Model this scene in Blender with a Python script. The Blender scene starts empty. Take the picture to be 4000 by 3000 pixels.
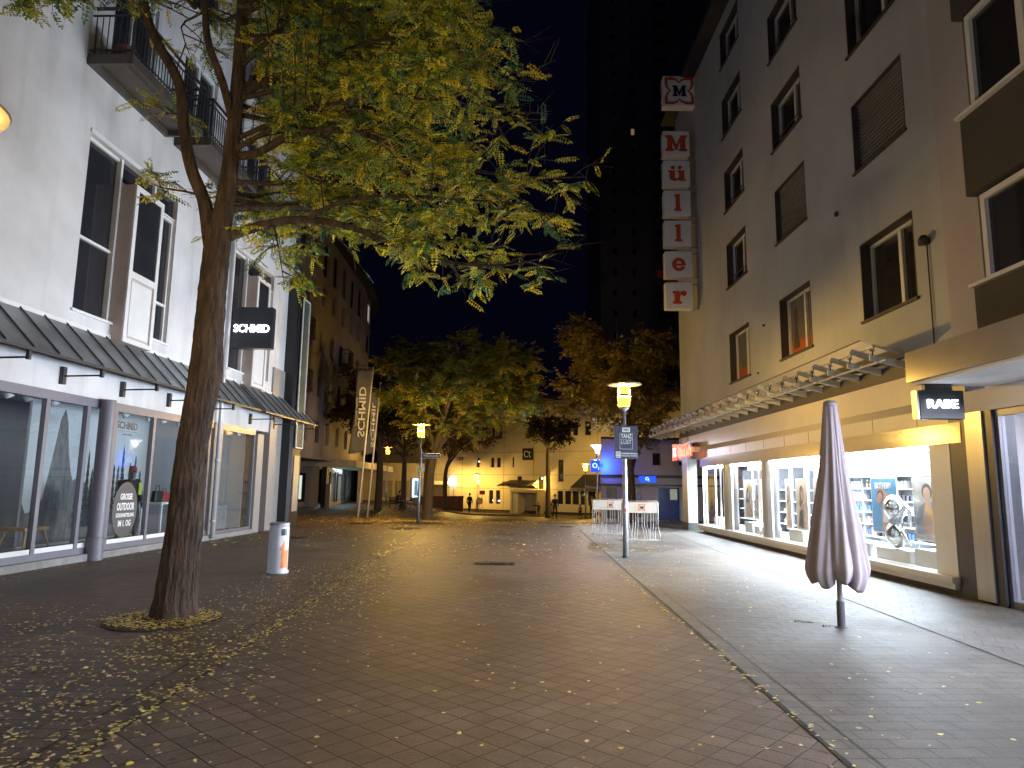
import bpy, bmesh, math, random
import numpy as np
from mathutils import Vector, Matrix
PI = math.pi
rnd = random.Random(7)
scene = bpy.context.scene
COL = scene.collection

# ------------------------------------------------------------------ camera
PITCH = math.atan(218/1490.0); ROLL = math.radians(0.79)
cam_d = bpy.data.cameras.new('camera'); cam = bpy.data.objects.new('camera', cam_d); COL.objects.link(cam)
f_ = Vector((0, math.cos(PITCH), math.sin(PITCH))); r_ = Vector((1, 0, 0)); u_ = r_.cross(f_)
r2 = math.cos(ROLL)*r_ + math.sin(ROLL)*u_; u2 = -math.sin(ROLL)*r_ + math.cos(ROLL)*u_
cam.matrix_world = Matrix(((r2.x, u2.x, -f_.x, 0), (r2.y, u2.y, -f_.y, 0), (r2.z, u2.z, -f_.z, 1.65), (0, 0, 0, 1)))
cam_d.sensor_width = 36; cam_d.lens = 1490/2212*36; cam_d.clip_start = 0.05; cam_d.clip_end = 2000
scene.camera = cam

# ------------------------------------------------------------------ world / exposure (night sky)
world = bpy.data.worlds.new('World'); scene.world = world; world.use_nodes = True
wn = world.node_tree; bg = wn.nodes['Background']
sky = wn.nodes.new('ShaderNodeTexSky'); sky.sky_type = 'NISHITA'; sky.sun_disc = False
sky.sun_elevation = math.radians(-4.5); sky.sun_rotation = math.radians(200)
mixc = wn.nodes.new('ShaderNodeMix'); mixc.data_type = 'RGBA'; mixc.inputs[0].default_value = 0.9
mixc.inputs[7].default_value = (0.0035, 0.0035, 0.016, 1)
wn.links.new(sky.outputs[0], mixc.inputs[6]); wn.links.new(mixc.outputs[2], bg.inputs[0])
bg.inputs[1].default_value = 0.1
scene.view_settings.view_transform = 'Standard'; scene.view_settings.look = 'None'
scene.view_settings.exposure = 1.5; scene.view_settings.gamma = 1.0
scene.cycles.use_denoising = True; scene.cycles.max_bounces = 7; scene.cycles.transparent_max_bounces = 24
scene.cycles.diffuse_bounces = 3; scene.cycles.glossy_bounces = 4; scene.cycles.sample_clamp_indirect = 3.0
scene.cycles.caustics_reflective = False; scene.cycles.caustics_refractive = False

SODIUM = (1.0, 0.58, 0.11); COLD = (0.80, 0.90, 1.0)

# ------------------------------------------------------------------ materials
MATS = {}
def mat(name, c1, c2=None, scale=4.0, rough=0.7, metal=0.0, bump=0.0, bscale=None, detail=6, emis=None, estr=0.0, spec=None, stretch=None, contrast=0.25, trans=0.0):
    if name in MATS: return MATS[name]
    m = bpy.data.materials.new(name); m.use_nodes = True; nt = m.node_tree; N = nt.nodes; L = nt.links
    b = N['Principled BSDF']; b.inputs['Roughness'].default_value = rough; b.inputs['Metallic'].default_value = metal
    if spec is not None: b.inputs['Specular IOR Level'].default_value = spec
    b.inputs['Base Color'].default_value = (*c1, 1)
    tc = N.new('ShaderNodeTexCoord'); mp = N.new('ShaderNodeMapping'); L.new(tc.outputs['Object'], mp.inputs[0])
    if stretch: mp.inputs['Scale'].default_value = stretch
    if c2 is None: c2 = tuple(x*0.86 for x in c1)
    no = N.new('ShaderNodeTexNoise'); no.inputs['Scale'].default_value = scale; no.inputs['Detail'].default_value = detail
    no.inputs['Roughness'].default_value = 0.62
    L.new(mp.outputs[0], no.inputs['Vector'])
    r = N.new('ShaderNodeValToRGB'); r.color_ramp.elements[0].position = 0.5-contrast; r.color_ramp.elements[1].position = 0.5+contrast
    r.color_ramp.elements[0].color = (*c2, 1); r.color_ramp.elements[1].color = (*c1, 1)
    L.new(no.outputs['Fac'], r.inputs[0]); L.new(r.outputs[0], b.inputs['Base Color'])
    if bump:
        n2 = N.new('ShaderNodeTexNoise'); n2.inputs['Scale'].default_value = bscale or scale*6; n2.inputs['Detail'].default_value = 4
        L.new(mp.outputs[0], n2.inputs['Vector'])
        bp = N.new('ShaderNodeBump'); bp.inputs['Strength'].default_value = bump; bp.inputs['Distance'].default_value = 0.07 if bump >= 1.0 else 0.02
        L.new(n2.outputs['Fac'], bp.inputs['Height']); L.new(bp.outputs[0], b.inputs['Normal'])
    if emis:
        b.inputs['Emission Color'].default_value = (*emis, 1); b.inputs['Emission Strength'].default_value = estr
    MATS[name] = m; return m
def glass(name='clear_glass', tint=(0.93, 0.96, 0.97), k=1.0):
    if name in MATS: return MATS[name]
    m = bpy.data.materials.new(name); m.use_nodes = True; nt = m.node_tree; N = nt.nodes; L = nt.links
    N.remove(N['Principled BSDF']); out = N['Material Output']
    g = N.new('ShaderNodeNewGeometry'); mr = N.new('ShaderNodeMapRange'); L.new(g.outputs['Backfacing'], mr.inputs[0])
    mr.inputs[3].default_value = 1.5; mr.inputs[4].default_value = 1/1.5
    fr = N.new('ShaderNodeFresnel'); L.new(mr.outputs[0], fr.inputs[0])
    mu = N.new('ShaderNodeMath'); mu.operation = 'MULTIPLY'; mu.inputs[1].default_value = k; L.new(fr.outputs[0], mu.inputs[0])
    t = N.new('ShaderNodeBsdfTransparent'); t.inputs[0].default_value = (*tint, 1)
    gl = N.new('ShaderNodeBsdfGlossy'); gl.inputs['Roughness'].default_value = 0.01
    mx = N.new('ShaderNodeMixShader'); L.new(mu.outputs[0], mx.inputs[0]); L.new(t.outputs[0], mx.inputs[1]); L.new(gl.outputs[0], mx.inputs[2])
    L.new(mx.outputs[0], out.inputs[0]); MATS[name] = m; return m
def emat(name, c, s):
    if name in MATS: return MATS[name]
    m = bpy.data.materials.new(name); m.use_nodes = True; b = m.node_tree.nodes['Principled BSDF']
    b.inputs['Base Color'].default_value = (*[min(1, x) for x in c], 1); b.inputs['Emission Color'].default_value = (*c, 1); b.inputs['Emission Strength'].default_value = s
    b.inputs['Roughness'].default_value = 0.4
    MATS[name] = m; return m
def leafmat(name, trans=0.45):
    if name in MATS: return MATS[name]
    m = bpy.data.materials.new(name); m.use_nodes = True; nt = m.node_tree; N = nt.nodes; L = nt.links
    b = N['Principled BSDF']; b.inputs['Roughness'].default_value = 0.45
    a = N.new('ShaderNodeAttribute'); a.attribute_name = 'Col'; L.new(a.outputs['Color'], b.inputs['Base Color'])
    t = N.new('ShaderNodeBsdfTranslucent'); L.new(a.outputs['Color'], t.inputs[0])
    mx = N.new('ShaderNodeMixShader'); mx.inputs[0].default_value = trans
    L.new(b.outputs[0], mx.inputs[1]); L.new(t.outputs[0], mx.inputs[2]); L.new(mx.outputs[0], N['Material Output'].inputs[0])
    MATS[name] = m; return m

def facade_mat(name, c, stain, streak=0.5, rough=0.85, spots=0.0):
    """plaster: base colour, large cloudy stains, vertical run-off streaks, fine grain"""
    if name in MATS: return MATS[name]
    m = bpy.data.materials.new(name); m.use_nodes = True; nt = m.node_tree; N = nt.nodes; L = nt.links
    b = N['Principled BSDF']; b.inputs['Roughness'].default_value = rough
    tc = N.new('ShaderNodeTexCoord')
    def noise(scale, st, det=6, lo=0.4, hi=0.7):
        mp = N.new('ShaderNodeMapping'); mp.inputs['Scale'].default_value = st; L.new(tc.outputs['Object'], mp.inputs[0])
        n = N.new('ShaderNodeTexNoise'); n.inputs['Scale'].default_value = scale; n.inputs['Detail'].default_value = det; L.new(mp.outputs[0], n.inputs['Vector'])
        r = N.new('ShaderNodeMapRange'); r.inputs[1].default_value = lo; r.inputs[2].default_value = hi; L.new(n.outputs['Fac'], r.inputs[0]); return r, n
    r1, _ = noise(0.5, (1, 1, 1.2), 8, 0.38, 0.72); r2, _ = noise(2.2, (1, 1, 0.12), 5, 0.5, 0.85); r3, n3 = noise(45, (1, 1, 1), 3, 0.2, 0.8)
    mx = N.new('ShaderNodeMath'); mx.operation = 'MULTIPLY_ADD'; L.new(r2.outputs[0], mx.inputs[0]); mx.inputs[1].default_value = streak
    L.new(r1.outputs[0], mx.inputs[2])
    ml = N.new('ShaderNodeMath'); ml.operation = 'MULTIPLY'; L.new(mx.outputs[0], ml.inputs[0]); ml.inputs[1].default_value = 0.62; ml.use_clamp = True
    mc = N.new('ShaderNodeMix'); mc.data_type = 'RGBA'; mc.inputs[6].default_value = (*c, 1); mc.inputs[7].default_value = (*stain, 1)
    L.new(ml.outputs[0], mc.inputs[0])
    m2 = N.new('ShaderNodeMix'); m2.data_type = 'RGBA'; m2.blend_type = 'MULTIPLY'; m2.inputs[0].default_value = 0.10
    L.new(mc.outputs[2], m2.inputs[6]); L.new(r3.outputs[0], m2.inputs[7])
    L.new(m2.outputs[2], b.inputs['Base Color'])
    bp = N.new('ShaderNodeBump'); bp.inputs['Strength'].default_value = 0.35; bp.inputs['Distance'].default_value = 0.01
    L.new(n3.outputs['Fac'], bp.inputs['Height']); L.new(bp.outputs[0], b.inputs['Normal'])
    MATS[name] = m; return m

plaster_left = facade_mat('left_plaster', (0.66, 0.65, 0.68), (0.34, 0.33, 0.33), streak=0.8)
plaster_right = facade_mat('right_plaster', (0.44, 0.45, 0.47), (0.31, 0.315, 0.325), streak=0.6)
plaster_pink = facade_mat('rose_plaster', (0.42, 0.38, 0.39), (0.29, 0.26, 0.27))
plaster_cream = facade_mat('cream_plaster', (0.62, 0.57, 0.45), (0.50, 0.46, 0.36), streak=0.4)
plaster_lilac = facade_mat('lilac_plaster', (0.42, 0.39, 0.42), (0.34, 0.31, 0.34))
concrete_dark = facade_mat('tower_concrete', (0.34, 0.33, 0.33), (0.26, 0.26, 0.27))
stone_beige = mat('beige_stone', (0.56, 0.53, 0.47), (0.47, 0.44, 0.39), 2.5, 0.35, bump=0.05)
granite = mat('speckled_granite', (0.36, 0.34, 0.33), (0.14, 0.13, 0.13), 60, 0.5, contrast=0.12)
frame_grey = mat('grey_metal_frame', (0.19, 0.185, 0.22), None, 3, 0.4, 0.3)
frame_white = mat('white_frame', (0.72, 0.72, 0.74), None, 3, 0.35)
frame_dark = mat('dark_frame', (0.04, 0.04, 0.045), None, 3, 0.4, 0.2)
dark_glass = mat('night_window_glass', (0.015, 0.016, 0.022), (0.03, 0.03, 0.035), 1.2, 0.04, spec=0.7)
curtain = mat('net_curtain', (0.14, 0.14, 0.16), (0.06, 0.06, 0.07), 3, 0.9, stretch=(6, 6, 0.2))
steel = mat('galvanised_steel', (0.42, 0.43, 0.45), (0.30, 0.31, 0.33), 14, 0.42, 0.6)
steel_dark = mat('dark_steel', (0.055, 0.055, 0.06), None, 8, 0.45, 0.5)
chrome = mat('mirror_chrome', (0.9, 0.9, 0.92), None, 1, 0.04, 1.0)
brushed = mat('brushed_metal', (0.46, 0.45, 0.43), (0.38, 0.37, 0.35), 5, 0.32, 0.5, stretch=(1, 1, 0.1))
zinc = mat('zinc_sheet', (0.34, 0.36, 0.39), (0.20, 0.21, 0.22), 2.2, 0.35, 0.6, bump=0.03)
balc_metal = mat('balcony_metal', (0.10, 0.085, 0.075), (0.06, 0.05, 0.045), 3, 0.5, 0.2)
white_lac = mat('white_lacquer', (0.85, 0.86, 0.88), None, 2, 0.35)
shelf_back = mat('shelf_back_wall', (0.55, 0.60, 0.64), (0.4, 0.44, 0.48), 3, 0.5)
bark = mat('locust_bark', (0.085, 0.055, 0.036), (0.022, 0.014, 0.010), 7, 0.95, bump=1.0, bscale=16, stretch=(1.6, 1.6, 0.35), contrast=0.15)
bark_far = mat('grey_bark', (0.11, 0.085, 0.065), (0.05, 0.04, 0.03), 6, 0.95, stretch=(1.5, 1.5, 0.3))
black_panel = mat('black_panel', (0.012, 0.013, 0.018), None, 2, 0.3)
brick_dark = mat('dark_render', (0.075, 0.06, 0.055), (0.05, 0.04, 0.04), 3, 0.85)

# ------------------------------------------------------------------ object helpers
WO = {}
def tagp(o, label=None, cat=None, group=None, kind=None):
    if label: o['label'] = label
    if cat: o['category'] = cat
    if group: o['group'] = group
    if kind: o['kind'] = kind
    return o
def E(name, label, cat, loc=(0, 0, 0), rz=0.0, group=None, local=False):
    o = bpy.data.objects.new(name, None); COL.objects.link(o); o.location = loc; o.rotation_euler = (0, 0, rz)
    o.empty_display_size = 0.2
    WO[o.name] = Vector((0, 0, 0)) if (local or rz) else Vector(loc)
    return tagp(o, label, cat, group)
class Fr:
    def __init__(s, origin=(0, 0), d=(0, 1), n=None):
        s.o = Vector((origin[0], origin[1], 0)); s.d = Vector((d[0], d[1], 0)).normalized()
        s.n = Vector((s.d.y, -s.d.x, 0)) if n is None else Vector((n[0], n[1], 0)).normalized()
    def p(s, o, a, z): return s.o + s.n*o + s.d*a + Vector((0, 0, z))
WORLD = Fr((0, 0), (0, 1))      # o = x, a = y
class MB:
    def __init__(s, fr=WORLD): s.v = []; s.f = []; s.fr = fr; s.smooth = False
    def vert(s, *ps):
        i = len(s.v)
        for p in ps: s.v.append(tuple(p))
        return i
    def box(s, x0, y0, z0, x1, y1, z1):
        P = [s.fr.p(x, y, z) for z in (z0, z1) for (x, y) in ((x0, y0), (x1, y0), (x1, y1), (x0, y1))]
        i = s.vert(*P)
        s.f += [(i, i+3, i+2, i+1), (i+4, i+5, i+6, i+7), (i, i+1, i+5, i+4), (i+1, i+2, i+6, i+5), (i+2, i+3, i+7, i+6), (i+3, i, i+4, i+7)]
        return s
    def quad(s, *pts):
        i = s.vert(*[s.fr.p(*p) for p in pts]); s.f.append(tuple(range(i, i+len(pts)))); return s
    def prism(s, pts, a0, a1, axis='y'):
        """pts 2-D outline; axis y: pts=(o,z) extruded along a; axis x: pts=(a,z) extruded along o; axis z: pts=(o,a)"""
        n = len(pts)
        def w(p, t): return s.fr.p(p[0], t, p[1]) if axis == 'y' else (s.fr.p(t, p[0], p[1]) if axis == 'x' else s.fr.p(p[0], p[1], t))
        i = s.vert(*[w(p, a0) for p in pts]); j = s.vert(*[w(p, a1) for p in pts])
        s.f.append(tuple(range(i, i+n))[::-1]); s.f.append(tuple(range(j, j+n)))
        for k in range(n): k2 = (k+1) % n; s.f.append((i+k, i+k2, j+k2, j+k))
        return s
    def tube(s, pts, r, n=8, caps=True, squash=None):
        pts = [Vector(s.fr.p(*p)) for p in pts]
        if not hasattr(r, '__len__'): r = [r]*len(pts)
        rings = []; ref = None
        for k, p in enumerate(pts):
            t = (pts[min(k+1, len(pts)-1)]-pts[max(k-1, 0)])
            if t.length < 1e-9: t = Vector((0, 0, 1))
            t.normalize()
            if ref is None or abs(ref.dot(t)) > 0.98:
                ref = Vector((0, 0, 1)) if abs(t.z) < 0.9 else Vector((1, 0, 0))
            a = t.cross(ref).normalized(); b = t.cross(a).normalized(); ref = b.cross(t)*-1 if False else ref
            i = len(s.v)
            for q in range(n):
                an = 2*PI*q/n; s.v.append(tuple(p + a*math.cos(an)*r[k] + b*math.sin(an)*r[k]))
            rings.append(i)
        for k in range(len(rings)-1):
            i, j = rings[k], rings[k+1]
            for q in range(n): q2 = (q+1) % n; s.f.append((i+q, i+q2, j+q2, j+q))
        if caps:
            s.f.append(tuple(range(rings[0], rings[0]+n))[::-1]); s.f.append(tuple(range(rings[-1], rings[-1]+n)))
        return s
    def lathe(s, prof, c=(0, 0, 0), n=20, caps=True):
        """prof list of (r,z) about vertical axis at c"""
        rings = []
        for r, z in prof:
            i = len(s.v)
            for q in range(n):
                an = 2*PI*q/n; p = s.fr.p(c[0], c[1], c[2]+z); s.v.append((p.x+r*math.cos(an), p.y+r*math.sin(an), p.z))
            rings.append(i)
        for i, j in zip(rings, rings[1:]):
            for q in range(n): q2 = (q+1) % n; s.f.append((i+q, i+q2, j+q2, j+q))
        if caps: s.f.append(tuple(range(rings[0], rings[0]+n))[::-1]); s.f.append(tuple(range(rings[-1], rings[-1]+n)))
        return s
    def add(s, other):
        i = len(s.v); s.v += other.v; s.f += [tuple(k+i for k in f) for f in other.f]; return s
def P(mb, name, m, parent=None, label=None, cat=None, group=None, kind=None, smooth=False, base=None):
    V = np.array([tuple(v) for v in mb.v], dtype=float) if len(mb.v) else np.zeros((0, 3))
    if parent is not None: off = WO[parent.name]
    elif kind == 'structure' and base is None: off = Vector((0, 0, 0))
    else:
        off = Vector(base) if base else Vector(((V[:, 0].min()+V[:, 0].max())/2, (V[:, 1].min()+V[:, 1].max())/2, V[:, 2].min()))
    V = V - np.array(off)
    me = bpy.data.meshes.new(name); me.from_pydata(V.tolist(), [], mb.f); me.update()
    bm = bmesh.new(); bm.from_mesh(me); bmesh.ops.recalc_face_normals(bm, faces=bm.faces); bm.to_mesh(me); bm.free()
    me.materials.append(m)
    if smooth or mb.smooth: me.polygons.foreach_set('use_smooth', [True]*len(me.polygons))
    o = bpy.data.objects.new(name, me); COL.objects.link(o)
    if parent is not None: o.parent = parent; WO[o.name] = Vector(off)
    else: o.location = off; WO[o.name] = Vector(off)
    return tagp(o, label, cat, group, kind)
def copy_tree(root, loc, rz=None, label=None, group=None, delta=None):
    def rec(o, par):
        c = o.copy(); COL.objects.link(c)
        if par is not None: c.parent = par
        for ch in list(o.children): rec(ch, c)
        return c
    r = rec(root, None); r.location = loc
    if rz is not None: r.rotation_euler = (0, 0, rz)
    if label: r['label'] = label
    if group: r['group'] = group
    return r
def bevel(o, w, seg=2):
    bm = bmesh.new(); bm.from_mesh(o.data); bmesh.ops.bevel(bm, geom=bm.edges[:], offset=w, segments=seg, affect='EDGES', profile=0.5)
    bm.to_mesh(o.data); bm.free(); return o
def text(body, height, m, parent, origin, right, up, name='lettering', width=None, bold=0.0, depth=0.004, align='CENTER', lines=None):
    """text laid in the plane (right, up) with its centre at origin"""
    cu = bpy.data.curves.new(name, 'FONT'); cu.body = body; cu.align_x = 'CENTER'; cu.align_y = 'CENTER'; cu.size = 1
    cu.offset = bold; cu.extrude = depth/2; cu.resolution_u = 3
    if lines: cu.space_line = lines
    t = bpy.data.objects.new(name, cu); COL.objects.link(t)
    me = bpy.data.meshes.new_from_object(t.evaluated_get(bpy.context.evaluated_depsgraph_get())); bpy.data.objects.remove(t)
    V = np.zeros(len(me.vertices)*3); me.vertices.foreach_get('co', V); V = V.reshape(-1, 3)
    mn, mxx = V.min(0), V.max(0); c = (mn+mxx)/2; sy = height/(mxx[1]-mn[1]); sx = sy if width is None else width/(mxx[0]-mn[0])
    R, U = Vector(right).normalized(), Vector(up).normalized(); Nn = R.cross(U)
    X = (V[:, 0]-c[0])*sx; Y = (V[:, 1]-c[1])*sy; Z = V[:, 2]-c[2]
    W = np.outer(X, R)+np.outer(Y, U)+np.outer(Z, Nn)+np.array(origin)-np.array(WO[parent.name])
    me.vertices.foreach_set('co', W.ravel()); me.update(); me.materials.clear(); me.materials.append(m)
    o = bpy.data.objects.new(name, me); COL.objects.link(o); o.parent = parent; WO[o.name] = Vector(WO[parent.name]); return o
def light(name, kind, loc, energy, color, size=0.1, rot=None, size_y=None, spread=None, parent=None):
    l = bpy.data.lights.new(name, kind); l.energy = energy; l.color = color
    if kind == 'AREA':
        l.shape = 'RECTANGLE' if size_y else 'SQUARE'; l.size = size
        if size_y: l.size_y = size_y
        if spread: l.spread = spread
    else: l.shadow_soft_size = size
    o = bpy.data.objects.new(name, l); COL.objects.link(o); o.location = loc
    if rot: o.rotation_euler = rot
    if parent is not None:
        o.parent = parent; o.location = Vector(loc)-WO[parent.name]
    return o
def wall_holes(mb, y0, y1, z0, z1, holes, depth=0.2, o=0.0):
    """vertical wall sheet at offset o with reveals of given depth round each hole (a0,a1,z0,z1)"""
    ys = sorted({y0, y1, *[h[0] for h in holes], *[h[1] for h in holes]}); zs = sorted({z0, z1, *[h[2] for h in holes], *[h[3] for h in holes]})
    ys = [y for y in ys if y0 <= y <= y1]; zs = [z for z in zs if z0 <= z <= z1]
    for a, b in zip(ys, ys[1:]):
        for c, d in zip(zs, zs[1:]):
            cy, cz = (a+b)/2, (c+d)/2
            if any(h[0] < cy < h[1] and h[2] < cz < h[3] for h in holes): continue
            mb.quad((o, a, c), (o, b, c), (o, b, d), (o, a, d))
    for (a, b, c, d) in holes:
        a, b, c, d = max(a, y0), min(b, y1), max(c, z0), min(d, z1)
        if b <= a or d <= c: continue
        for q in (((a, c), (a, d)), ((b, c), (b, d)), ((a, c), (b, c)), ((a, d), (b, d))):
            (p1, p2) = q; mb.quad((o, p1[0], p1[1]), (o, p2[0], p2[1]), (o-depth, p2[0], p2[1]), (o-depth, p1[0], p1[1]))
def window(parent, fr, a0, a1, z0, z1, o=-0.2, vm=(0.5,), hm=(), fw=0.06, fm=None, gm=None, sill=True, sillm=None, name='window', reveal=None):
    """window part (pane) with frame and sill sub-parts"""
    gm = gm or dark_glass; fm = fm or frame_white
    pn = MB(fr); pn.box(o-0.03, a0, z0, o-0.01, a1, z1)
    w = P(pn, name, gm, parent)
    f = MB(fr)
    f.box(o-0.012, a0, z0, o+0.05, a0+fw, z1); f.box(o-0.012, a1-fw, z0, o+0.05, a1, z1)
    f.box(o-0.012, a0+fw, z0, o+0.05, a1-fw, z0+fw); f.box(o-0.012, a0+fw, z1-fw, o+0.05, a1-fw, z1)
    for t in vm: c = a0+(a1-a0)*t; f.box(o-0.012, c-fw*0.7, z0+fw, o+0.055, c+fw*0.7, z1-fw)
    for t in hm: c = z0+(z1-z0)*t; f.box(o-0.012, a0+fw, c-fw*0.5, o+0.047, a1-fw, c+fw*0.5)
    P(f, 'frame', fm, w)
    if sill:
        s = MB(fr); s.box(o+0.051, a0-0.05, z0-0.05, 0.05, a1+0.05, z0+0.006); P(s, 'sill', sillm or fm, w)
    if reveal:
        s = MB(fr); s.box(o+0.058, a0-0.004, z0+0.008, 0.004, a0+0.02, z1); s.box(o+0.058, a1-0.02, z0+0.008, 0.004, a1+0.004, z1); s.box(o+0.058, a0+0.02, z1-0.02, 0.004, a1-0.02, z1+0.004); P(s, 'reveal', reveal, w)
    return w
def shutter(parent, fr, a0, a1, z0, z1, o=-0.1):
    s = MB(fr); z = z0+0.03
    while z < z1-0.02:
        s.prism([(o-0.035, z), (o, z+0.004), (o, z+0.045), (o-0.035, z+0.058)], a0+0.03, a1-0.03, 'y'); z += 0.085
    w = P(s, 'roller_shutter', mat('shutter_slats', (0.22, 0.20, 0.185), None, 3, 0.6), parent)
    f = MB(fr); f.box(o-0.04, a0, z0, o+0.03, a0+0.03, z1); f.box(o-0.04, a1-0.03, z0, o+0.03, a1, z1); f.box(o-0.06, a0+.03, z0, o-0.045, a1-.03, z1)
    P(f, 'frame', balc_metal, w)
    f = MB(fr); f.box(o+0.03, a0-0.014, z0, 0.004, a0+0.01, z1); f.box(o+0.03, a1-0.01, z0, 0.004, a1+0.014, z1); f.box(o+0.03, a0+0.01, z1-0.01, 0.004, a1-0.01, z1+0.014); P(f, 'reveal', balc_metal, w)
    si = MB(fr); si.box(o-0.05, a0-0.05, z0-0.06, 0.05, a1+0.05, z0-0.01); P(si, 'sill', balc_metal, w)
    return w

def gz(x, y):
    def ss(t): t = min(1, max(0, t)); return t*t*(3-2*t)
    r = min(1, max(0, (y-30)/23.0))
    return -0.85*r*ss((x+10)/7)*(1-0.85*ss((x-4.8)/4.0)*(1 if y < 50 else 0.3))

# ================================================================== GROUND
def paving_material():
    m = bpy.data.materials.new('paving_blocks'); m.use_nodes = True; nt = m.node_tree; N = nt.nodes; L = nt.links
    b = N['Principled BSDF']; tc = N.new('ShaderNodeTexCoord'); sep = N.new('ShaderNodeSeparateXYZ'); L.new(tc.outputs['Object'], sep.inputs[0])
    def brick(rot, w, h, off, c1, c2, mortar=0.006, loc=(0, 0, 0)):
        mp = N.new('ShaderNodeMapping'); mp.inputs['Rotation'].default_value = (0, 0, math.radians(rot)); mp.inputs['Location'].default_value = loc
        # small wobble so that joints are not ruler straight
        nz = N.new('ShaderNodeTexNoise'); nz.inputs['Scale'].default_value = 3.0; L.new(tc.outputs['Object'], nz.inputs['Vector'])
        va = N.new('ShaderNodeVectorMath'); va.operation = 'MULTIPLY_ADD'; va.inputs[1].default_value = (0.03, 0.03, 0); L.new(nz.outputs['Color'], va.inputs[0]); L.new(tc.outputs['Object'], va.inputs[2])
        L.new(va.outputs[0], mp.inputs[0])
        t = N.new('ShaderNodeTexBrick'); t.offset = off; t.inputs['Scale'].default_value = 1; t.inputs['Brick Width'].default_value = w; t.inputs['Row Height'].default_value = h
        t.inputs['Mortar Size'].default_value = mortar; t.inputs['Mortar Smooth'].default_value = 0.4; t.inputs['Bias'].default_value = 0.0
        t.inputs['Color1'].default_value = (*c1, 1); t.inputs['Color2'].default_value = (*c2, 1); t.inputs['Mortar'].default_value = (0.018, 0.014, 0.012, 1)
        L.new(mp.outputs[0], t.inputs[0]); return t
    A = brick(43, 0.20, 0.20, 0.0, (0.140, 0.096, 0.070), (0.108, 0.073, 0.054), 0.007)
    B = brick(2, 0.33, 0.165, 0.5, (0.118, 0.080, 0.058), (0.092, 0.063, 0.047), 0.006)
    C = brick(-3, 0.33, 0.165, 0.5, (0.135, 0.115, 0.094), (0.108, 0.093, 0.077), 0.0042)
    D = brick(28, 0.30, 0.30, 0.5, (0.155, 0.140, 0.125), (0.13, 0.118, 0.106), 0.004)
    def line(a, bb):
        mu = N.new('ShaderNodeMath'); mu.operation = 'MULTIPLY_ADD'; L.new(sep.outputs['Y'], mu.inputs[0]); mu.inputs[1].default_value = -bb; mu.inputs[2].default_value = -a
        ad = N.new('ShaderNodeMath'); ad.operation = 'ADD'; L.new(sep.outputs['X'], ad.inputs[0]); L.new(mu.outputs[0], ad.inputs[1])
        g = N.new('ShaderNodeMath'); g.operation = 'GREATER_THAN'; g.inputs[1].default_value = 0; L.new(ad.outputs[0], g.inputs[0]); return g
    g1 = line(-2.57+0.0305*4.8, -0.0305); g2 = line(2.07-0.025*4.4, 0.025); g3 = line(4.93-0.048*6.9, 0.048)
    def mixc(fac, a, bb):
        x = N.new('ShaderNodeMix'); x.data_type = 'RGBA'; L.new(fac.outputs[0], x.inputs[0]); L.new(a, x.inputs[6]); L.new(bb, x.inputs[7]); return x.outputs[2]
    col = mixc(g3, mixc(g2, mixc(g1, B.outputs['Color'], A.outputs['Color']), C.outputs['Color']), D.outputs['Color'])
    hgt = mixc(g3, mixc(g2, mixc(g1, B.outputs['Fac'], A.outputs['Fac']), C.outputs['Fac']), D.outputs['Fac'])
    n1 = N.new('ShaderNodeTexNoise'); n1.inputs['Scale'].default_value = 0.7; n1.inputs['Detail'].default_value = 8; L.new(tc.outputs['Object'], n1.inputs['Vector'])
    r1 = N.new('ShaderNodeMapRange'); r1.inputs[1].default_value = 0.3; r1.inputs[2].default_value = 0.72; r1.inputs[3].default_value = 0.62; r1.inputs[4].default_value = 1.3; L.new(n1.outputs['Fac'], r1.inputs[0])
    n2 = N.new('ShaderNodeTexNoise'); n2.inputs['Scale'].default_value = 55; n2.inputs['Detail'].default_value = 6; n2.inputs['Roughness'].default_value = 0.75; L.new(tc.outputs['Object'], n2.inputs['Vector'])
    r2_ = N.new('ShaderNodeMapRange'); r2_.inputs[1].default_value = 0.3; r2_.inputs[2].default_value = 0.7; r2_.inputs[3].default_value = 0.55; r2_.inputs[4].default_value = 1.5; L.new(n2.outputs['Fac'], r2_.inputs[0])
    mm = N.new('ShaderNodeMath'); mm.operation = 'MULTIPLY'; L.new(r1.outputs[0], mm.inputs[0]); L.new(r2_.outputs[0], mm.inputs[1])
    vo = N.new('ShaderNodeTexVoronoi'); vo.inputs['Scale'].default_value = 1.7; L.new(tc.outputs['Object'], vo.inputs['Vector'])
    vr = N.new('ShaderNodeMapRange'); vr.inputs[1].default_value = 0.03; vr.inputs[2].default_value = 0.045; vr.inputs[3].default_value = 0.45; vr.inputs[4].default_value = 1.0; L.new(vo.outputs['Distance'], vr.inputs[0])
    ms = N.new('ShaderNodeTexNoise'); ms.inputs['Scale'].default_value = 2.6; ms.inputs['Detail'].default_value = 9; ms.inputs['Roughness'].default_value = 0.7; L.new(tc.outputs['Object'], ms.inputs['Vector'])
    msr = N.new('ShaderNodeMapRange'); msr.inputs[1].default_value = 0.35; msr.inputs[2].default_value = 0.62; msr.inputs[3].default_value = 0.72; msr.inputs[4].default_value = 1.12; L.new(ms.outputs['Fac'], msr.inputs[0])
    m3 = N.new('ShaderNodeMath'); m3.operation = 'MULTIPLY'; L.new(vr.outputs[0], m3.inputs[0]); L.new(msr.outputs[0], m3.inputs[1])
    m4 = N.new('ShaderNodeMath'); m4.operation = 'MULTIPLY'; L.new(mm.outputs[0], m4.inputs[0]); L.new(m3.outputs[0], m4.inputs[1]); mm = m4
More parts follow.
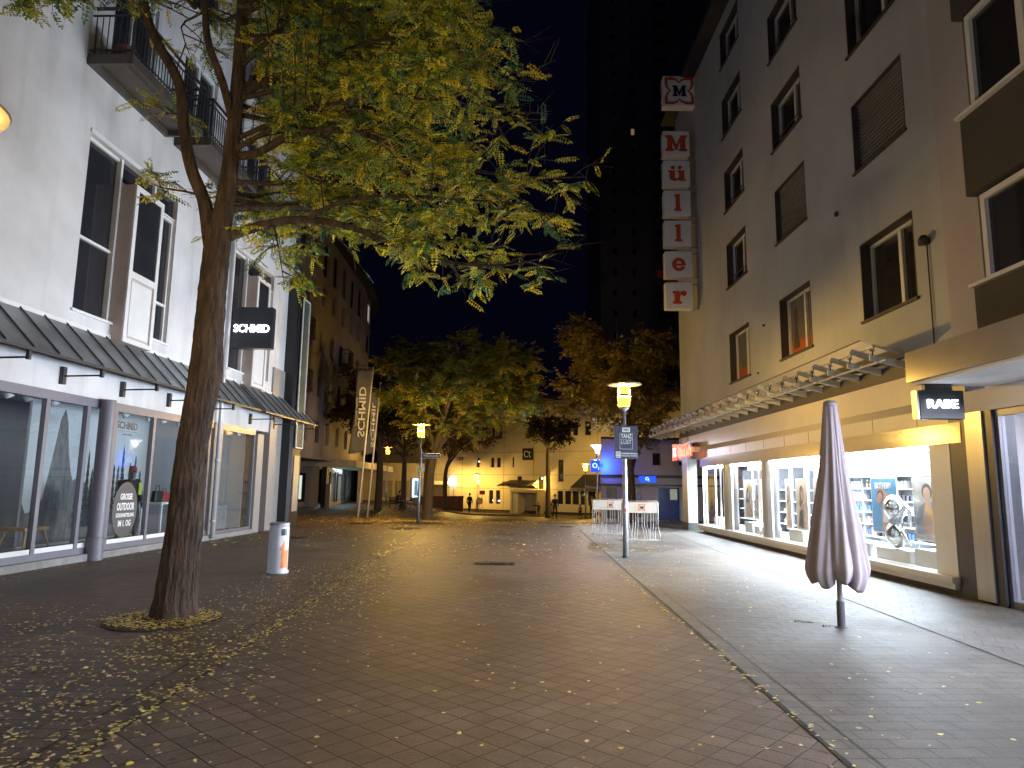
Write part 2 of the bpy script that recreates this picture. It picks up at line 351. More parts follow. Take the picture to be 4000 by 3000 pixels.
    fin = N.new('ShaderNodeVectorMath'); fin.operation = 'SCALE'; L.new(col, fin.inputs[0]); L.new(mm.outputs[0], fin.inputs['Scale'])
    L.new(fin.outputs[0], b.inputs['Base Color'])
    rr = N.new('ShaderNodeMapRange'); rr.inputs[3].default_value = 0.44; rr.inputs[4].default_value = 0.72; b.inputs['Specular IOR Level'].default_value = 0.4; L.new(n1.outputs['Fac'], rr.inputs[0]); L.new(rr.outputs[0], b.inputs['Roughness'])
    hb = N.new('ShaderNodeMath'); hb.operation = 'MULTIPLY_ADD'; L.new(hgt, hb.inputs[0]); hb.inputs[1].default_value = -1.0
    ns = N.new('ShaderNodeMath'); ns.operation = 'MULTIPLY'; ns.inputs[1].default_value = 0.9; L.new(n2.outputs['Fac'], ns.inputs[0]); L.new(ns.outputs[0], hb.inputs[2])
    bp = N.new('ShaderNodeBump'); bp.inputs['Strength'].default_value = 0.8; bp.inputs['Distance'].default_value = 0.006; L.new(hb.outputs[0], bp.inputs['Height'])
    n4 = N.new('ShaderNodeTexNoise'); n4.inputs['Scale'].default_value = 5; L.new(tc.outputs['Object'], n4.inputs['Vector'])
    bp2 = N.new('ShaderNodeBump'); bp2.inputs['Strength'].default_value = 0.5; bp2.inputs['Distance'].default_value = 0.02; L.new(n4.outputs['Fac'], bp2.inputs['Height']); L.new(bp.outputs[0], bp2.inputs['Normal'])
    L.new(bp2.outputs[0], b.inputs['Normal'])
    return m
paving = paving_material()
g = MB(); xs = np.concatenate([np.linspace(-400, -24, 5), np.arange(-22, 22.1, 1.0), np.linspace(24, 400, 5)]); ys = np.concatenate([np.linspace(-300, -12, 4), np.arange(-10, 90.1, 1.0), np.linspace(100, 900, 6)])
for y in ys:
    for x in xs: g.v.append((x, y, gz(x, y)))
nx = len(xs)
for j in range(len(ys)-1):
    for i in range(nx-1): g.f.append((j*nx+i, j*nx+i+1, (j+1)*nx+i+1, (j+1)*nx+i))
P(g, 'ground', paving, kind='structure', smooth=True)

# road with kerb in front of the far building
asph = mat('asphalt', (0.055, 0.05, 0.05), (0.04, 0.036, 0.036), 4, 0.8, bump=0.3, bscale=80)
def strip(pts_a, pts_b, lift):
    mb = MB(); n = len(pts_a)
    for (a, b) in zip(pts_a, pts_b):
        mb.v.append((a[0], a[1], gz(*a)+lift)); mb.v.append((b[0], b[1], gz(*b)+lift))
    for k in range(n-1): mb.f.append((2*k, 2*k+1, 2*k+3, 2*k+2))
    return mb
xs2 = [x for x in np.arange(-9, 22.1, 1.0)]
P(strip([(x, 57.5-0.28*(x+2)*0.9) for x in xs2], [(x, 63.5-0.28*(x+2)*0.9) for x in xs2], 0.004), 'road', asph, kind='structure')
kb = MB()
for x in xs2[:-1]:
    for off in (57.3, 63.5):
        a = (x, off-0.252*(x+2)); b = (x+1, off-0.252*(x+3)); za, zb = gz(*a), gz(*b)
        i = kb.vert((a[0], a[1], za-0.02), (b[0], b[1], zb-0.02), (b[0], b[1]+0.18, zb-0.02), (a[0], a[1]+0.18, za-0.02), (a[0], a[1], za+0.11), (b[0], b[1], zb+0.11), (b[0], b[1]+0.18, zb+0.11), (a[0], a[1]+0.18, za+0.11))
        kb.f += [(i, i+1, i+5, i+4), (i+4, i+5, i+6, i+7), (i+2, i+3, i+7, i+6), (i, i+4, i+7, i+3), (i+1, i+2, i+6, i+5)]
P(kb, 'kerb', mat('kerb_stone', (0.22, 0.15, 0.12), None, 4, 0.8), kind='structure')

# joints / drainage grooves running down the street
moss = mat('mossy_joint', (0.035, 0.032, 0.012), (0.012, 0.010, 0.008), 9, 0.95, contrast=0.1)
def groove(a, b, x0, w, y0, y1, name):
    mb = MB(); st = np.arange(y0, y1, 0.25); r = random.Random(3)
    for y in st:
        x = x0+a+b*y; ww = w*(0.7+0.6*r.random()); z = gz(x, y)+0.004
        mb.v.append((x-ww/2, y, z)); mb.v.append((x+ww/2, y, z))
    for k in range(len(st)-1): mb.f.append((2*k, 2*k+1, 2*k+3, 2*k+2))
    return P(mb, name, moss, kind='structure')
groove(2.07-0.025*4.4, 0.025, 0, 0.038, 1, 27, 'drain_joint')
groove(2.07-0.025*4.4, 0.025, 0.20, 0.008, 1, 12, 'drain_joint')
groove(-2.57+0.0305*4.8, -0.0305, 0, 0.022, 1, 29, 'drain_joint')
groove(-2.57+0.0305*4.8, -0.0305, -0.28, 0.012, 1, 29, 'drain_joint')
groove(4.93-0.048*6.9, 0.048, 0, 0.022, 2, 26, 'drain_joint')

# manholes and grates
iron = mat('cast_iron', (0.03, 0.024, 0.02), (0.015, 0.012, 0.01), 20, 0.6, 0.4)
def grate_bar(x0, y0, x1, y1, label):
    e = E('drain_grate', label, 'drain grate', ((x0+x1)/2, (y0+y1)/2, 0.0), group='iron covers in the paving')
    f = MB(); f.box(x0, y0, 0.002, x1, y1, 0.006); P(f, 'frame', black_panel, e)
    b = MB(); n = 22
    for k in range(n):
        x = x0+(x1-x0)*(k+0.25)/n; b.box(x, y0+0.02, 0.0065, x+(x1-x0)/n*0.5, y1-0.02, 0.018)
    b.box(x0+0.28, y0+0.08, 0.019, x1-0.2, y1-0.08, 0.021); P(b, 'bars', iron, e)
grate_bar(-0.70, 14.72, 0.10, 15.25, 'rectangular iron drain grate in the middle of the paving')
def manhole(x, y, r, label, ring=True):
    z = gz(x, y); e = E('manhole_cover', label, 'manhole cover', (x, y, z), group='iron covers in the paving')
    mb = MB(); mb.lathe([(r, 0.002), (r, 0.012), (r-0.03, 0.012), (r-0.03, 0.009), (0.01, 0.009)], (x, y, z), 28); P(mb, 'rim', iron, e)
    b = MB()
    for k in range(-3, 4):
        w = math.sqrt(max(0.01, (r-0.05)**2-(k*r/4)**2)); b.box(x-w, y+k*r/4-0.02, z+0.012, x+w, y+k*r/4+0.02, z+0.015)
    P(b, 'ribs', iron, e)
manhole(-3.9, 26.0, 0.62, 'large round iron manhole cover in front of the street name lamp')
manhole(-6.1, 28.8, 0.5, 'round iron manhole cover near the foot of the flag poles')
manhole(-6.36, 21.0, 0.33, 'small manhole cover beyond the white litter bin')
manhole(2.3, 28.5, 0.3, 'small manhole cover at the far end of the right drain joint')
mb = MB(); mb.box(1.2, 33.4, gz(1.5, 33.5)+0.004, 2.1, 34.1, gz(1.5, 33.5)+0.012); P(mb, 'manhole_cover', iron, None, 'square iron cover in the paving left of the white lamp', 'manhole cover', 'iron covers in the paving')

# ================================================================== LEFT WHITE BUILDING
LD = Vector((0.0383, 1, 0)).normalized()
FL = Fr((-9.26, 0), (0.0383, 1), (1, -0.0383))
LB = E('shop_building', 'white plastered building with glass shopfront, canopy and balconies on the left', 'building', (-9.3, 12, 0))
holes = []
U1 = [(13.35, 16.85, 5.0, 8.72), (20.3, 23.4, 5.0, 8.72), (6.2, 9.9, 5.0, 8.72)]          # first floor openings
U2 = [(13.7, 15.3, 10.25, 12.9), (16.6, 18.4, 10.25, 12.9), (20.6, 22.6, 10.25, 12.9), (7.0, 9.2, 10.25, 12.9)]
U3 = [(13.7, 15.3, 14.2, 16.6), (16.6, 18.4, 14.2, 16.6), (20.6, 22.6, 14.2, 16.6)]
w = MB(FL); wall_holes(w, 2.5, 25.0, 3.32, 17.5, U1+U2+U3, 0.22)
w.quad((0, 2.5, 3.32), (0, 25, 3.32), (-0.5, 25, 3.32), (-0.5, 2.5, 3.32))
P(w, 'wall', plaster_left, LB)
b = MB(FL); b.box(-9, 2.5, 4.2, -0.3, 25, 17.5); b.box(-9, 2.5, 17.5, 0.3, 25, 17.8)
P(b, 'body', brick_dark, LB)
# end wall facing up the street beyond and granite pilasters
b = MB(FL); b.box(-9, 25.0, 0, 0.0, 25.25, 17.5); P(b, 'wall', plaster_left, LB)
for (a0, a1, z1) in ((22.75, 23.25, 3.2), (23.75, 24.95, 5.6)):
    b = MB(FL); b.box(-0.35, a0, 0.0, 0.06, a1, z1); P(b, 'pilaster', granite, LB)
# upper windows
for (a0, a1, z0, z1) in U1:
    m1 = a0+(a1-a0)*0.44; m2 = m1+0.85 if a1-a0 > 3.3 else m1+0.75
    window(LB, FL, a0, m1-0.3, z0, z1, -0.16, vm=(), hm=(0.42,))
    window(LB, FL, m2, a1, z0, z1-0.55, -0.14, vm=(), hm=(0.3,))
    window(LB, FL, m1-0.3, a1, z1-0.53, z1, -0.16, vm=(0.45,), sill=False) if False else None
    p = MB(FL); p.box(-0.15, m1-0.3, z1-0.5, -0.12, a1, z1-0.02); wtop = P(p, 'window', dark_glass, LB)
    p = MB(FL); p.box(-0.14, m1-0.3, z1-0.54, -0.05, a1, z1-0.5); p.box(-0.14, (m1+a1)/2, z1-0.5, -0.05, (m1+a1)/2+0.07, z1-0.0); p.box(-0.14, m1-0.37, z0, -0.05, m1-0.3, z1); P(p, 'frame', frame_white, wtop)
    # projecting white bay with a panelled door
    bay = MB(FL); bay.box(-0.2, m1-0.29, z0-0.4, 0.26, m2-0.001, z1-0.56); bo = P(bay, 'bay', mat('rose_reveal', (0.50, 0.40, 0.37), None, 3, 0.7), LB)
    d = MB(FL)
    A0, A1, Z0, Z1 = m1-0.29, m2, z0-0.4, z1-0.56
    d.box(0.262, A0, Z0, 0.30, A0+0.12, Z1); d.box(0.262, A1-0.12, Z0, 0.30, A1, Z1); d.box(0.262, A0+0.12, Z1-0.12, 0.30, A1-0.12, Z1)
    d.box(0.262, A0+0.12, Z0, 0.30, A1-0.12, Z0+0.1); d.box(0.262, A0+0.12, Z0+1.45, 0.30, A1-0.12, Z0+1.6); d.box(0.262, A0+0.18, Z0+0.16, 0.28, A1-0.18, Z0+1.39)
    P(d, 'door_frame', frame_white, bo)
    gp = MB(FL); gp.box(0.263, A0+0.12, Z0+1.6, 0.275, A1-0.12, Z1-0.12); P(gp, 'pane', dark_glass, bo)
for hs in U2+U3:
    window(LB, FL, hs[0], hs[1], hs[2], hs[3], -0.14, vm=(0.5,), hm=(), fw=0.08)
# lintel strips above the first-floor windows
for (a0, a1, z0, z1) in U1:
    p = MB(FL); p.box(0.0, a0-0.02, z1, 0.035, a1+0.02, z1+0.10); P(p, 'lintel', frame_white, LB)
# balconies
def balcony(a0, a1, z, label=None):
    s = MB(FL); s.box(0.001, a0, z-0.22, 0.95, a0+0.07, z); s.box(0.001, a1-0.07, z-0.22, 0.95, a1, z); s.box(0.88, a0+.07, z-0.22, 0.95, a1-.07, z)
    s.box(0.001, a0+.07, z-0.09, 0.88, a1-.07, z-0.03); s.box(0.001, a0+.07, z-0.22, 0.10, a1-.07, z-0.1)
    bb = P(s, 'balcony', balc_metal, LB)
    r = MB(FL)
    r.box(0.89, a0, z+1.0, 0.94, a1, z+1.05); r.box(0.90, a0, z+0.85, 0.93, a1, z+0.88); r.box(0.9, a0, z+0.08, 0.93, a1, z+0.11)
    for e in (a0, a1-0.05): r.box(0.02, e, z+1.0, 0.89, e+0.05, z+1.05); r.box(0.02, e+0.01, z+0.85, 0.9, e+0.04, z+0.88); r.box(0.02, e+.01, z+0.08, 0.9, e+0.04, z+0.11)
    k = a0+0.06
    while k < a1-0.03: r.box(0.905, k, z+0.0, 0.922, k+0.016, z+0.85); k += 0.115
    for e in (a0+0.015, a1-0.03):
        k = 0.1
        while k < 0.88: r.box(k, e, z, k+0.016, e+0.016, z+0.85); k += 0.13
        r.box(0.885, e-0.01, z, 0.935, e+0.035, z+1.0)
    P(r, 'railing', steel_dark, bb)
for (a0, a1, z) in ((13.0, 16.0, 10.25), (16.4, 19.3, 10.25), (20.2, 23.0, 10.25), (6.5, 9.5, 10.25), (13.0, 16.0, 14.1), (20.2, 23.0, 14.1)): balcony(a0, a1, z)
# step, shopfront frame, panes, round column
s = MB(FL); s.box(-5.0, 2.5, 0.0, 0.10, 22.7, 0.14); P(s, 'step', mat('worn_concrete', (0.26, 0.25, 0.24), (0.16, 0.15, 0.15), 5, 0.85, bump=0.3), LB)
fr = MB(FL); ZT = 3.3
muls = [2.6, 5.2, 7.8, 10.4, 11.7, 13.0, 14.2, 15.15, 16.68, 18.3, 19.55]
fr.box(-0.10, 2.5, ZT-0.16, 0.0, 19.75, ZT+0.02); fr.box(-0.10, 2.5, 0.141, 0.0, 19.75, 0.27)
for a in muls: fr.box(-0.10, a-0.05, 0.27, 0.0, a+0.05, ZT-0.16)
fr.box(-0.10, 20.25, ZT-0.16, 0.0, 22.7, ZT+0.02); fr.box(-0.10, 20.25, 0.141, 0.0, 22.7, 0.22); fr.box(-0.1, 20.25, 0.22, 0, 20.33, ZT-0.16); fr.box(-0.1, 22.62, 0.22, 0, 22.7, ZT-0.16)
P(fr, 'shopfront_frame', frame_grey, LB)
ed = MB(FL)
for a, b2 in zip(muls[:-1], muls[1:]): ed.box(-0.045, a+0.06, 0.271, -0.015, b2-0.06, 0.36)
P(ed, 'kick_rail', frame_white, LB)
for a, b2 in list(zip(muls[:-1], muls[1:]))+[(20.28, 22.67)]:
    q = MB(FL); q.box(-0.06, a+0.05, 0.272, -0.052, b2-0.05, ZT-0.161); P(q, 'pane', glass(), LB)
c = MB(FL); c.lathe([(0.17, 0.0), (0.17, 0.45), (0.155, 0.46), (0.155, 3.32)], (0.12, 14.62, 0.0), 24); P(c, 'column', mat('violet_grey_paint', (0.13, 0.12, 0.15), None, 3, 0.45), LB, smooth=False)
# pier between the shop windows with a downpipe
c = MB(FL); c.box(-0.3, 19.76, 0, 0.02, 20.24, 3.32); P(c, 'pier', granite, LB)
dp = MB(FL); dp.tube([(0.16, 19.75, 0.05), (0.16, 19.75, 5.0), (0.14, 19.75, 17.5)], 0.06, 12)
for z in (0.5, 2.2, 4.6): dp.tube([(0.16, 19.75, z), (0.16, 19.75, z+0.06)], 0.075, 12)
P(dp, 'downpipe', mat('pipe_grey', (0.45, 0.45, 0.48), None, 5, 0.4, 0.3), LB, smooth=True)
# interior shell of the shop
inn = MB(FL); inn.quad((-5, 2.5, 0.142), (-0.1, 2.5, 0.142), (-0.1, 22.7, 0.142), (-5, 22.7, 0.142)); P(inn, 'shop_floor', mat('shop_floor', (0.28, 0.26, 0.25), None, 2, 0.25), LB)
inn = MB(FL); inn.box(-5.2, 2.5, 0.0, -4.2, 22.7, 4.2); inn.box(-4.2, 2.3, 0.0, -0.1, 2.5, 4.2); inn.box(-4.2, 22.71, 0, -0.35, 22.75, 4.2); inn.box(-4.2, 19.8, 0.143, -0.36, 20.1, 3.6)
P(inn, 'shop_wall', mat('shop_wall_paint', (0.62, 0.63, 0.66), None, 1, 0.6), LB)
inn = MB(FL); inn.box(-4.2, 2.5, 3.62, -0.5, 22.7, 4.19); P(inn, 'shop_ceiling', mat('shop_ceiling', (0.55, 0.55, 0.57), None, 1, 0.7), LB)
# sloping sheet canopy with ribs and brackets
zt, zb, oo = 4.66, 3.80, 0.85
for (a0, a1) in ((2.6, 20.9), (21.2, 26.3)):
    c = MB(FL); c.prism([(0.02, zt), (oo, zb), (oo, zb-0.03), (0.02, zt-0.035)], a0, a1, 'y'); cp = P(c, 'canopy', zinc, LB)
    rb = MB(FL); k = a0+0.05
    while k < a1:
        rb.prism([(0.03, zt+0.03), (oo+0.01, zb+0.035), (oo+0.01, zb+0.001), (0.03, zt+0.001)], k, k+0.03, 'y'); k += 0.62
    rb.box(oo+0.001, a0, zb-0.05, oo+0.03, a1, zb); P(rb, 'rib', steel_dark, cp)
    k = a0+0.9
    while k < a1:
        br = MB(FL); br.box(0.001, k-0.05, 3.46, 0.08, k+0.05, 3.80); br.tube([(0.07, k, 3.62), (0.82, k, 3.64)], 0.018, 6); br.box(0.78, k-0.03, 3.60, 0.84, k+0.03, 3.80)
        br.prism([(0.02, zt-0.05), (oo-.02, zb-0.045), (oo-.02, zb-0.1), (0.02, zt-0.12)], k-0.02, k+0.02, 'y'); k += 1.95
        P(br, 'bracket', steel_dark, cp)
    sl = MB(FL); sl.box(0.001, a0, zt-0.02, 0.04, a1, zt+0.06); P(sl, 'flashing', frame_white, cp)
# glazed end bay and black portal
c = MB(FL); c.box(-0.25, 25.26, 0.0, -0.2, 26.4, 11.0); P(c, 'pane', mat('teal_night_glass', (0.02, 0.05, 0.06), None, 1, 0.08), LB)
for z in (0.25, 1.7, 3.2, 4.9, 6.4, 8.2, 9.8):
    c = MB(FL); c.box(-0.2, 25.26, z, -0.15, 26.4, z+0.06); P(c, 'transom', frame_white, LB)
dp = MB(FL); dp.tube([(0.0, 25.4, 0.0), (0.0, 25.4, 9.7), (-0.2, 25.4, 9.9)], 0.06, 10); P(dp, 'downpipe', mat('pipe_dark', (0.12, 0.13, 0.17), None, 5, 0.4, 0.3), LB, smooth=True)
pt = E('portal_frame', 'tall black portal column with a white outlined display beside the white building', 'portal', (-8.1, 25.2, 0))
c = MB(); c.prism([(-8.36, 24.8), (-7.95, 24.8), (-7.87, 24.95), (-7.84, 25.85), (-8.36, 25.85)], 0.0, 9.0, 'z'); P(c, 'column', black_panel, pt)
c = MB(); c.box(-7.84, 25.0, 2.9, -7.80, 25.8, 8.4); scr = P(c, 'display', mat('display_glass', (0.10, 0.12, 0.10), (0.05, 0.06, 0.06), 1, 0.25), pt)
c = MB()
c.box(-7.80, 24.98, 2.86, -7.77, 25.02, 8.44); c.box(-7.80, 25.78, 2.86, -7.77, 25.82, 8.44); c.box(-7.80, 25.02, 8.4, -7.77, 25.78, 8.44); c.box(-7.80, 25.02, 2.86, -7.77, 25.78, 2.9)
P(c, 'frame', frame_white, scr)
c = MB(); c.box(-7.86, 25.1, 0.6, -7.83, 25.7, 2.6); P(c, 'lower_panel', brushed, pt)

# blade signs
def cube_sign(x0, x1, y, depth, z0, z1, body, h, wdt, zt_, name, label, attach, glow=2.6):
    e = E(name, label, 'sign', ((x0+x1)/2, y, z0))
    c = MB(); c.box(x0, y, z0, x1, y+depth, z1); o = P(c, 'sign_box', mat('sign_black', (0.02, 0.022, 0.03), None, 1, 0.35), e); bevel(o, 0.01)
    c = MB(); c.box(*attach); P(c, 'bracket', steel_dark, e)
    text(body, h, emat('sign_glow_white', (0.82, 0.9, 1.0), glow), e, ((x0+x1)/2, y-0.02, zt_), (1, 0, 0), (0, 0, 1), 'lettering', wdt, 0.008, 0.03)
    return e
cube_sign(-8.46, -7.24, 20.3, 0.28, 5.6, 6.86, 'SCHMID', 0.235, 1.06, 6.20, 'cube_sign', 'large black cube sign with glowing white letters on the white wall behind the trunk', (-8.56, 20.38, 6.5, -8.461, 20.5, 6.7))

# shop interior things (left)
sp = E('spot_lamp', 'white track spotlight under the shop ceiling, above the window display', 'spotlight', FL.p(-0.5, 12.35, 3.3), group='track spotlights in the left shop')
c = MB(FL); c.tube([(-0.5, 12.35, 3.62), (-0.5, 12.35, 3.35)], 0.012, 6); P(c, 'stem', frame_white, sp)
c = MB(FL); c.tube([(-0.5, 12.35, 3.38), (-0.42, 12.40, 3.26), (-0.34, 12.46, 3.1)], [0.045, 0.06, 0.08], 10); P(c, 'head', frame_white, sp, smooth=True)
for k, a in enumerate((12.85, 13.55, 15.5, 15.95, 16.95, 17.6, 18.4, 20.8, 21.4, 22.1)):
    copy_tree(sp, sp.location+LD*(a-12.35), label='white track spotlight in the left shop, '+['second from the left frame edge', 'right of the second mullion', 'just right of the round column', 'above the sports dummy', 'right of the lettering pane', 'near the tree trunk', 'behind the trunk', 'first beyond the downpipe', 'in the middle of the far pane', 'by the granite pilaster'][k])
# mountain backdrop panel
e = E('photo_panel', 'grey photo panel of a rocky peak and spruces in the left shop window', 'display panel', FL.p(-1.8, 16, 0.142))
c = MB(FL); c.box(-1.88, 15.0, 0.143, -1.82, 19.6, 3.4); P(c, 'board', mat('panel_sky', (0.50, 0.52, 0.55), None, 0.6, 0.8), e)
c = MB(FL)
rr = random.Random(11); pk = [(15.0, 0.2), (15.0, 1.1)]
a = 15.0
while a < 18.3:
    a += 0.12; h = 0.9+2.2*math.exp(-((a-16.05)/0.32)**2)+0.7*math.exp(-((a-16.8)/0.6)**2)+rr.uniform(-0.08, 0.08); pk.append((a, h))
pk += [(19.6, 0.8), (19.6, 0.2)]
c.prism(pk, -1.819, -1.812, 'x'); P(c, 'mountain_print', mat('rock_print', (0.22, 0.21, 0.21), (0.06, 0.06, 0.065), 3, 0.8, stretch=(1, 3, 0.8)), e)
c = MB(FL)
for k in range(16):
    a = 16.75+k*0.17+rr.uniform(-.06, .06); h = rr.uniform(1.6, 2.7); n = 9; pts = [(a, h)]
    for j in range(n): z = h-(h-0.5)*(j+1)/n; wv = 0.02+0.11*(j+1)/n; pts += [(a+wv, z), (a+wv*0.45, z)]
    pts2 = [(2*a-p[0], p[1]) for p in pts[1:]][::-1]
    c.prism(pts+pts2, -1.811+k*0.0006, -1.805+k*0.0006, 'x')
P(c, 'tree_print', mat('spruce_print', (0.06, 0.065, 0.06), (0.02, 0.022, 0.02), 6, 0.8), e)
# low wooden stool, white table and handbags
e = E('wooden_stool', 'light wooden stool on the floor behind the left shop window', 'stool', FL.p(-1.0, 14.1, 0.142))
wood = mat('oak_wood', (0.36, 0.20, 0.10), (0.26, 0.14, 0.07), 6, 0.5, stretch=(1, 5, 1))
c = MB(FL); c.box(-1.25, 13.75, 0.62, -0.75, 14.45, 0.68); P(c, 'seat', wood, e)
for (p0, p1) in (((-1.2, 13.85), (-1.28, 13.7)), ((-0.8, 13.85), (-0.72, 13.7)), ((-1.2, 14.35), (-1.28, 14.5)), ((-0.8, 14.35), (-0.72, 14.5))):
    c = MB(FL); c.tube([(p0[0], p0[1], 0.62), (p1[0], p1[1], 0.143)], [0.025, 0.016], 8); P(c, 'leg', wood, e)
e = E('display_table', 'white display table with handbags on it behind the left shop window', 'table', FL.p(-0.8, 19.0, 0.142))
c = MB(FL); c.box(-1.1, 18.2, 1.02, -0.5, 19.7, 1.08); P(c, 'table_top', white_lac, e)
for (o_, a_) in ((-1.08, 18.22), (-0.55, 18.22), (-1.08, 19.62), (-0.55, 19.62)):
    c = MB(FL); c.box(o_, a_, 0.143, o_+0.05, a_+0.05, 1.02); P(c, 'leg', white_lac, e)
def bag(a, o, z, m, label, s=1.0):
    e = E('handbag', label, 'handbag', FL.p(o, a, z), group='handbags in the left shop')
    c = MB(FL); c.prism([(a-0.17*s, z), (a+0.17*s, z), (a+0.13*s, z+0.24*s), (a-0.13*s, z+0.24*s)], o-0.06, o+0.06, 'x'); bd = P(c, 'bag_body', m, e); bevel(bd, 0.015)
    c = MB(FL); c.tube([(o, a-0.09*s, z+0.23*s), (o, a-0.06*s, z+0.36*s), (o, a+0.06*s, z+0.36*s), (o, a+0.09*s, z+0.23*s)], 0.009, 6); P(c, 'handle', m, e)
red_l = mat('red_leather', (0.30, 0.03, 0.03), None, 4, 0.4); blk_l = mat('black_leather', (0.02, 0.02, 0.022), None, 4, 0.4); brn_l = mat('brown_leather', (0.14, 0.06, 0.035), None, 4, 0.45)
bag(18.4, -0.75, 1.081, blk_l, 'dark handbag standing on the white table, nearest the sports dummy', 1.2); bag(18.85, -0.8, 1.081, red_l, 'red handbag in the middle of the white table'); bag(19.35, -0.75, 1.081, brn_l, 'brown handbag on the far end of the white table')
bag(21.3, -0.9, 0.9, blk_l, 'dark handbag on the plinth beyond the downpipe', 1.3); bag(21.9, -1.0, 0.9, brn_l, 'brown handbag on the plinth near the granite pilaster', 1.2)
c = MB(FL); c.box(-1.4, 20.9, 0.143, -0.6, 22.3, 0.9); bevel(P(c, 'display_plinth', mat('grey_plinth', (0.25, 0.25, 0.27), None, 2, 0.5), None, 'grey display plinth in the pane beyond the downpipe', 'plinth'), 0.01)
c = MB(FL); c.box(-0.9, 12.0, 0.143, -0.5, 12.35, 1.2); bevel(P(c, 'display_plinth', mat('dark_plinth', (0.06, 0.055, 0.055), None, 2, 0.5), None, 'dark display plinth at the left edge of the shop window', 'plinth'), 0.01)
# window lettering
e = LB
text('SCHMID', 0.17, black_panel, e, FL.p(-0.045, 15.65, 2.86), LD, (0, 0, 1), 'lettering', 0.80, 0.03)
text('SCHÖNE MODE', 0.035, black_panel, e, FL.p(-0.045, 15.66, 2.66), LD, (0, 0, 1), 'lettering', 0.36, 0.0)
c = MB(FL); c.box(-0.048, 15.28, 2.725, -0.044, 16.03, 2.732); P(c, 'lettering_rule', black_panel, LB)
c = MB(FL); pts = [(15.85+0.47*math.cos(t)+(0.0 if t < PI else 0), 0.98+0.62*math.sin(t)) for t in np.linspace(0, 2*PI, 30)[:-1]]; c.prism(pts, -0.05, -0.046, 'x'); P(c, 'sticker', mat('sticker_grey', (0.07, 0.065, 0.07), None, 2, 0.5), LB)
sw = mat('sticker_white', (0.8, 0.8, 0.8), None, 1, 0.5)
for tx, z, h, w_ in (('GROSSE', 1.27, 0.14, 0.46), ('OUTDOOR', 1.05, 0.17, 0.66), ('SCHUHABTEILUNG', 0.86, 0.09, 0.68), ('IM 1. OG', 0.68, 0.14, 0.48)):
    text(tx, h, sw, LB, FL.p(-0.041, 15.86, z), LD, (0, 0, 1), 'lettering', w_, 0.025)
light('shop_light', 'AREA', FL.p(-2.2, 16.0, 3.55), 17, (0.85, 0.9, 1.0), 2.5, (0, 0, 0), 12)

# ================================================================== RIGHT BUILDING (drugstore)
FR = Fr((7.3, 0), (0, 1), (-1, 0))
RB = E('corner_building', 'tall grey rendered corner building above the brightly lit drugstore window on the right', 'building', (7.3, 20, 0))
cols = [(20.82, 22.75), (16.42, 18.38), (12.06, 13.98)]; rows = [(5.1, 6.75), (8.35, 9.88), (11.05, 12.5), (13.78, 15.2), (16.4, 17.75)]
holes = [(c0, c1, z0, z1) for (c0, c1) in cols for (z0, z1) in rows]
w = MB(FR); wall_holes(w, 11.0, 29.6, 3.72, 18.3, holes, 0.28); P(w, 'wall', plaster_right, RB)
b = MB(FR); b.box(-9, 11.0, 4.3, -0.36, 29.55, 18.3); P(b, 'body', brick_dark, RB)
b = MB(FR); b.box(-9, 29.56, 3.0, -0.001, 29.6, 18.3); P(b, 'wall', plaster_right, RB)
b = MB(FR); b.prism([(-9, 18.31), (0.55, 18.31), (0.55, 18.5), (0.0, 18.75), (-9, 19.2)], 10.8, 30.1, 'y'); P(b, 'roof', frame_dark, RB)
b = MB(FR); b.box(-9, 13, 19.2, -2.0, 28.5, 22.2); b.box(-9, 12.5, 22.2, -1.4, 29, 22.5); P(b, 'penthouse', plaster_right, RB)
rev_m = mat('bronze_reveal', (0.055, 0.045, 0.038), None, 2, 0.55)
refm = mat('window_poster_grey', (0.16, 0.15, 0.15), (0.10, 0.10, 0.10), 1.5, 0.3)
orange_p = mat('poster_orange', (0.42, 0.09, 0.03), None, 2, 0.4)
for ci, (c0, c1) in enumerate(cols):
    for ri, (z0, z1) in enumerate(rows):
        if (ci, ri) in ((1, 1), (2, 1)): shutter(RB, FR, c0+0.01, c1-0.01, z0+0.01, z1-0.01, -0.12)
        else:
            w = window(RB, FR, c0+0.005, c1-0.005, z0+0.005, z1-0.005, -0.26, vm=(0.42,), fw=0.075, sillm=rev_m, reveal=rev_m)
            if ri == 0 and ci < 2:     # posters in the lowest windows
                q = MB(FR); q.box(-0.268, c0+0.1, z0+0.1, -0.262, c1-0.1, z0+0.45); P(q, 'poster', orange_p, w)
                q = MB(FR); q.box(-0.268, c0+0.1, z0+0.451, -0.262, c1-0.1, z1-0.1); P(q, 'poster', refm, w)
                if ci == 1:
                    q = MB(FR); cx = c1-0.45; q.prism([(cx-.16, z0+.25), (cx+.2, z0+.25), (cx+.16, z0+.7), (cx+.1, z0+.95), (cx+.17, z0+1.2), (cx+.05, z0+1.38), (cx-.08, z0+1.3), (cx-.1, z0+1.0), (cx-.02, z0+.85)], -0.261, -0.259, 'x'); P(q, 'print', mat('poster_figure', (0.09, 0.06, 0.055), (0.05, 0.035, 0.03), 3, 0.5), w)
